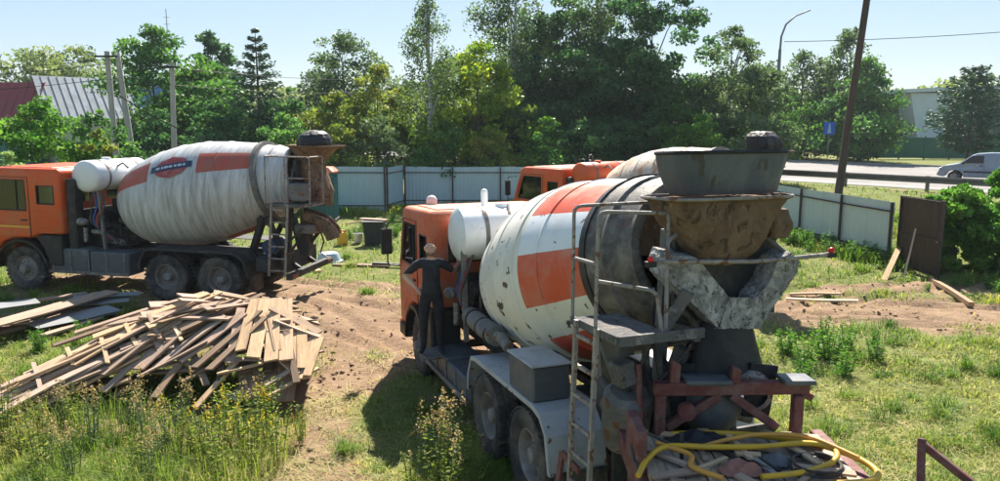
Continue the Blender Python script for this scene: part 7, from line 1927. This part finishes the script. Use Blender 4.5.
# green mesh fence in front of it
T = thing('mesh_fence', 'green mesh fence in front of the white modern building', 'fence', (43.0, 72.0, g1(43, 72)))
gm = paint('fence_green', (0.012, 0.12, 0.075), (0.02, 0.09, 0.06), (0.4, 0.8), 1.0, rough=0.6)
for i in range(9):
    b = MB(); b.bb(-6 + i * 2.5 - 0.05, -6 + i * 2.5 + 0.05, -0.05, 0.05, -0.2, 2.3); b.build('post', gm, T)
    if i < 8:
        b = MB(); b.bb(-5.93 + i * 2.5, -3.57 + i * 2.5, -0.015, 0.015, 0.15, 2.15); b.build('panel', gm, T)

# ------------------------------------------------------------------ silver van on the road
def build_van():
    sil = paint('van_silver_paint', (0.24, 0.28, 0.34), (0.21, 0.24, 0.29), (0.45, 0.8), 1.0, rough=0.28, metal=0.25, bstr=0.0)
    p = ROAD_P + ROAD_D * 0.0
    x, y = 27.3, 40.7
    T = thing('panel_van', 'silver panel van driving along the road', 'van', (x, y, 1.024), (0, 0, math.atan2(-ROAD_D[1], -ROAD_D[0]) + R(16)))
    prof = [(2.20, 0.32), (2.24, 0.55), (2.16, 0.78), (1.98, 0.90), (1.22, 1.06), (0.70, 1.50), (0.45, 1.60), (-0.2, 1.66), (-1.9, 1.66), (-2.12, 1.60), (-2.20, 1.1), (-2.24, 0.45), (-2.18, 0.32),
            (-1.80, 0.30), (-1.74, 0.48), (-1.58, 0.62), (-1.35, 0.67), (-1.12, 0.62), (-0.96, 0.48), (-0.90, 0.28), (1.00, 0.28), (1.06, 0.48), (1.22, 0.62), (1.45, 0.67), (1.68, 0.62), (1.84, 0.48), (1.90, 0.30)]
    b = MB(); b.prism(prof, -0.86, 0.86)
    for i, v_ in enumerate(b.v):
        if v_[2] > 0.95: b.v[i] = (v_[0], v_[1] * (1 - 0.17 * (v_[2] - 0.95) / 0.7), v_[2])
    b.build('van_body', sil, T, None, 0.05, seg=3)
    for s in (-1, 1):
        for wx in (1.45, -1.35):
            w = bpy.data.objects.new('wheel', None); col.objects.link(w); w.parent = T; w.location = (wx, s * 0.74, 0.31)
            b = MB(); b.lathe([(-0.09, 0.19), (-0.10, 0.27), (-0.07, 0.31), (0.07, 0.31), (0.10, 0.27), (0.09, 0.19)], (0, 0, 0), (0, 1, 0), 24); b.build('tyre', M['rubber'], w, 40)
            b = MB(); b.lathe([(s * 0.085, 0.20), (s * 0.07, 0.17), (s * 0.05, 0.10), (s * 0.07, 0.05), (s * 0.07, 0.0)], (0, 0, 0), (0, 1, 0), 20); b.build('rim', M['alu'], w, 40)
        y_ = s * 0.80
        q = [(1.10, 1.08), (0.66, 1.46), (0.10, 1.50), (0.10, 1.08)]
        b = MB(); vs = [(u, s * (0.866 - 0.146 * (z_ - 0.95) / 0.7) , z_) for u, z_ in q]; b.add(vs, [(0, 1, 2, 3)]); b.build('door_window', M['interior'], T, thick=0.012)
        b = MB(); b.box((1.05, s * 0.98, 1.08), (0.10, 0.18, 0.14)); b.build('mirror', M['blacksteel'], T, None, 0.02)
        b = MB(); b.bb(-0.9, 1.0, *sorted((s * 0.861, s * 0.875)), 0.55, 0.64); b.build('side_trim', M['chassis'], T)
        b = MB(); b.bb(-2.235, -2.19, *sorted((s * 0.70, s * 0.84)), 0.85, 1.35); b.build('tail_lamp', M['redlamp'], T, None, 0.01)
        b = MB(); b.bb(-2.215, -2.16, *sorted((s * 0.06, s * 0.68)), 1.02, 1.45); b.build('rear_window', M['interior'], T)
        b = MB(); b.ball((2.12, s * 0.62, 0.74), (0.10, 0.18, 0.09), 10, 6); b.build('headlight', M['lamp_clear'], T, 50)
        b = MB(); b.bar((0.06, s * 0.868, 0.45), (0.06, s * 0.868, 1.0), 0.006, 0.012); b.build('door_seam', M['chassis'], T)
        b = MB(); b.bb(0.12, 0.30, *sorted((s * 0.862, s * 0.885)), 0.92, 0.96); b.build('door_handle', M['blacksteel'], T)
    b = MB(); b.add([(1.215, -0.76, 1.075), (1.215, 0.76, 1.075), (0.74, 0.68, 1.48), (0.74, -0.68, 1.48)], [(0, 1, 2, 3)]); b.build('windscreen', M['interior'], T, thick=0.012)
    b = MB(); b.bb(-2.30, -2.20, -0.82, 0.82, 0.36, 0.56); b.build('rear_bumper', M['chassis'], T, None, 0.03)
    b = MB(); b.bb(2.18, 2.29, -0.80, 0.80, 0.34, 0.54); b.build('front_bumper', sil, T, None, 0.04)
    b = MB(); b.bb(-2.245, -2.235, -0.26, 0.26, 0.70, 0.81); b.build('number_plate', M['white_tank'], T)
build_van()

# ------------------------------------------------------------------ light summer haze
m, nt, out = _nt('haze_air')
pv = nt.nodes.new("ShaderNodeVolumePrincipled")
pv.inputs["Color"].default_value = (0.82, 0.90, 1.0, 1)
pv.inputs["Density"].default_value = 0.0003
pv.inputs["Anisotropy"].default_value = 0.2
nt.links.new(pv.outputs[0], out.inputs["Volume"])
b = MB(); b.bb(-140, 170, -60, 145, -2.0, 26.0)
tag(b.build('haze', m), 'thin pale summer haze over the yard and road', 'haze', kind='stuff')
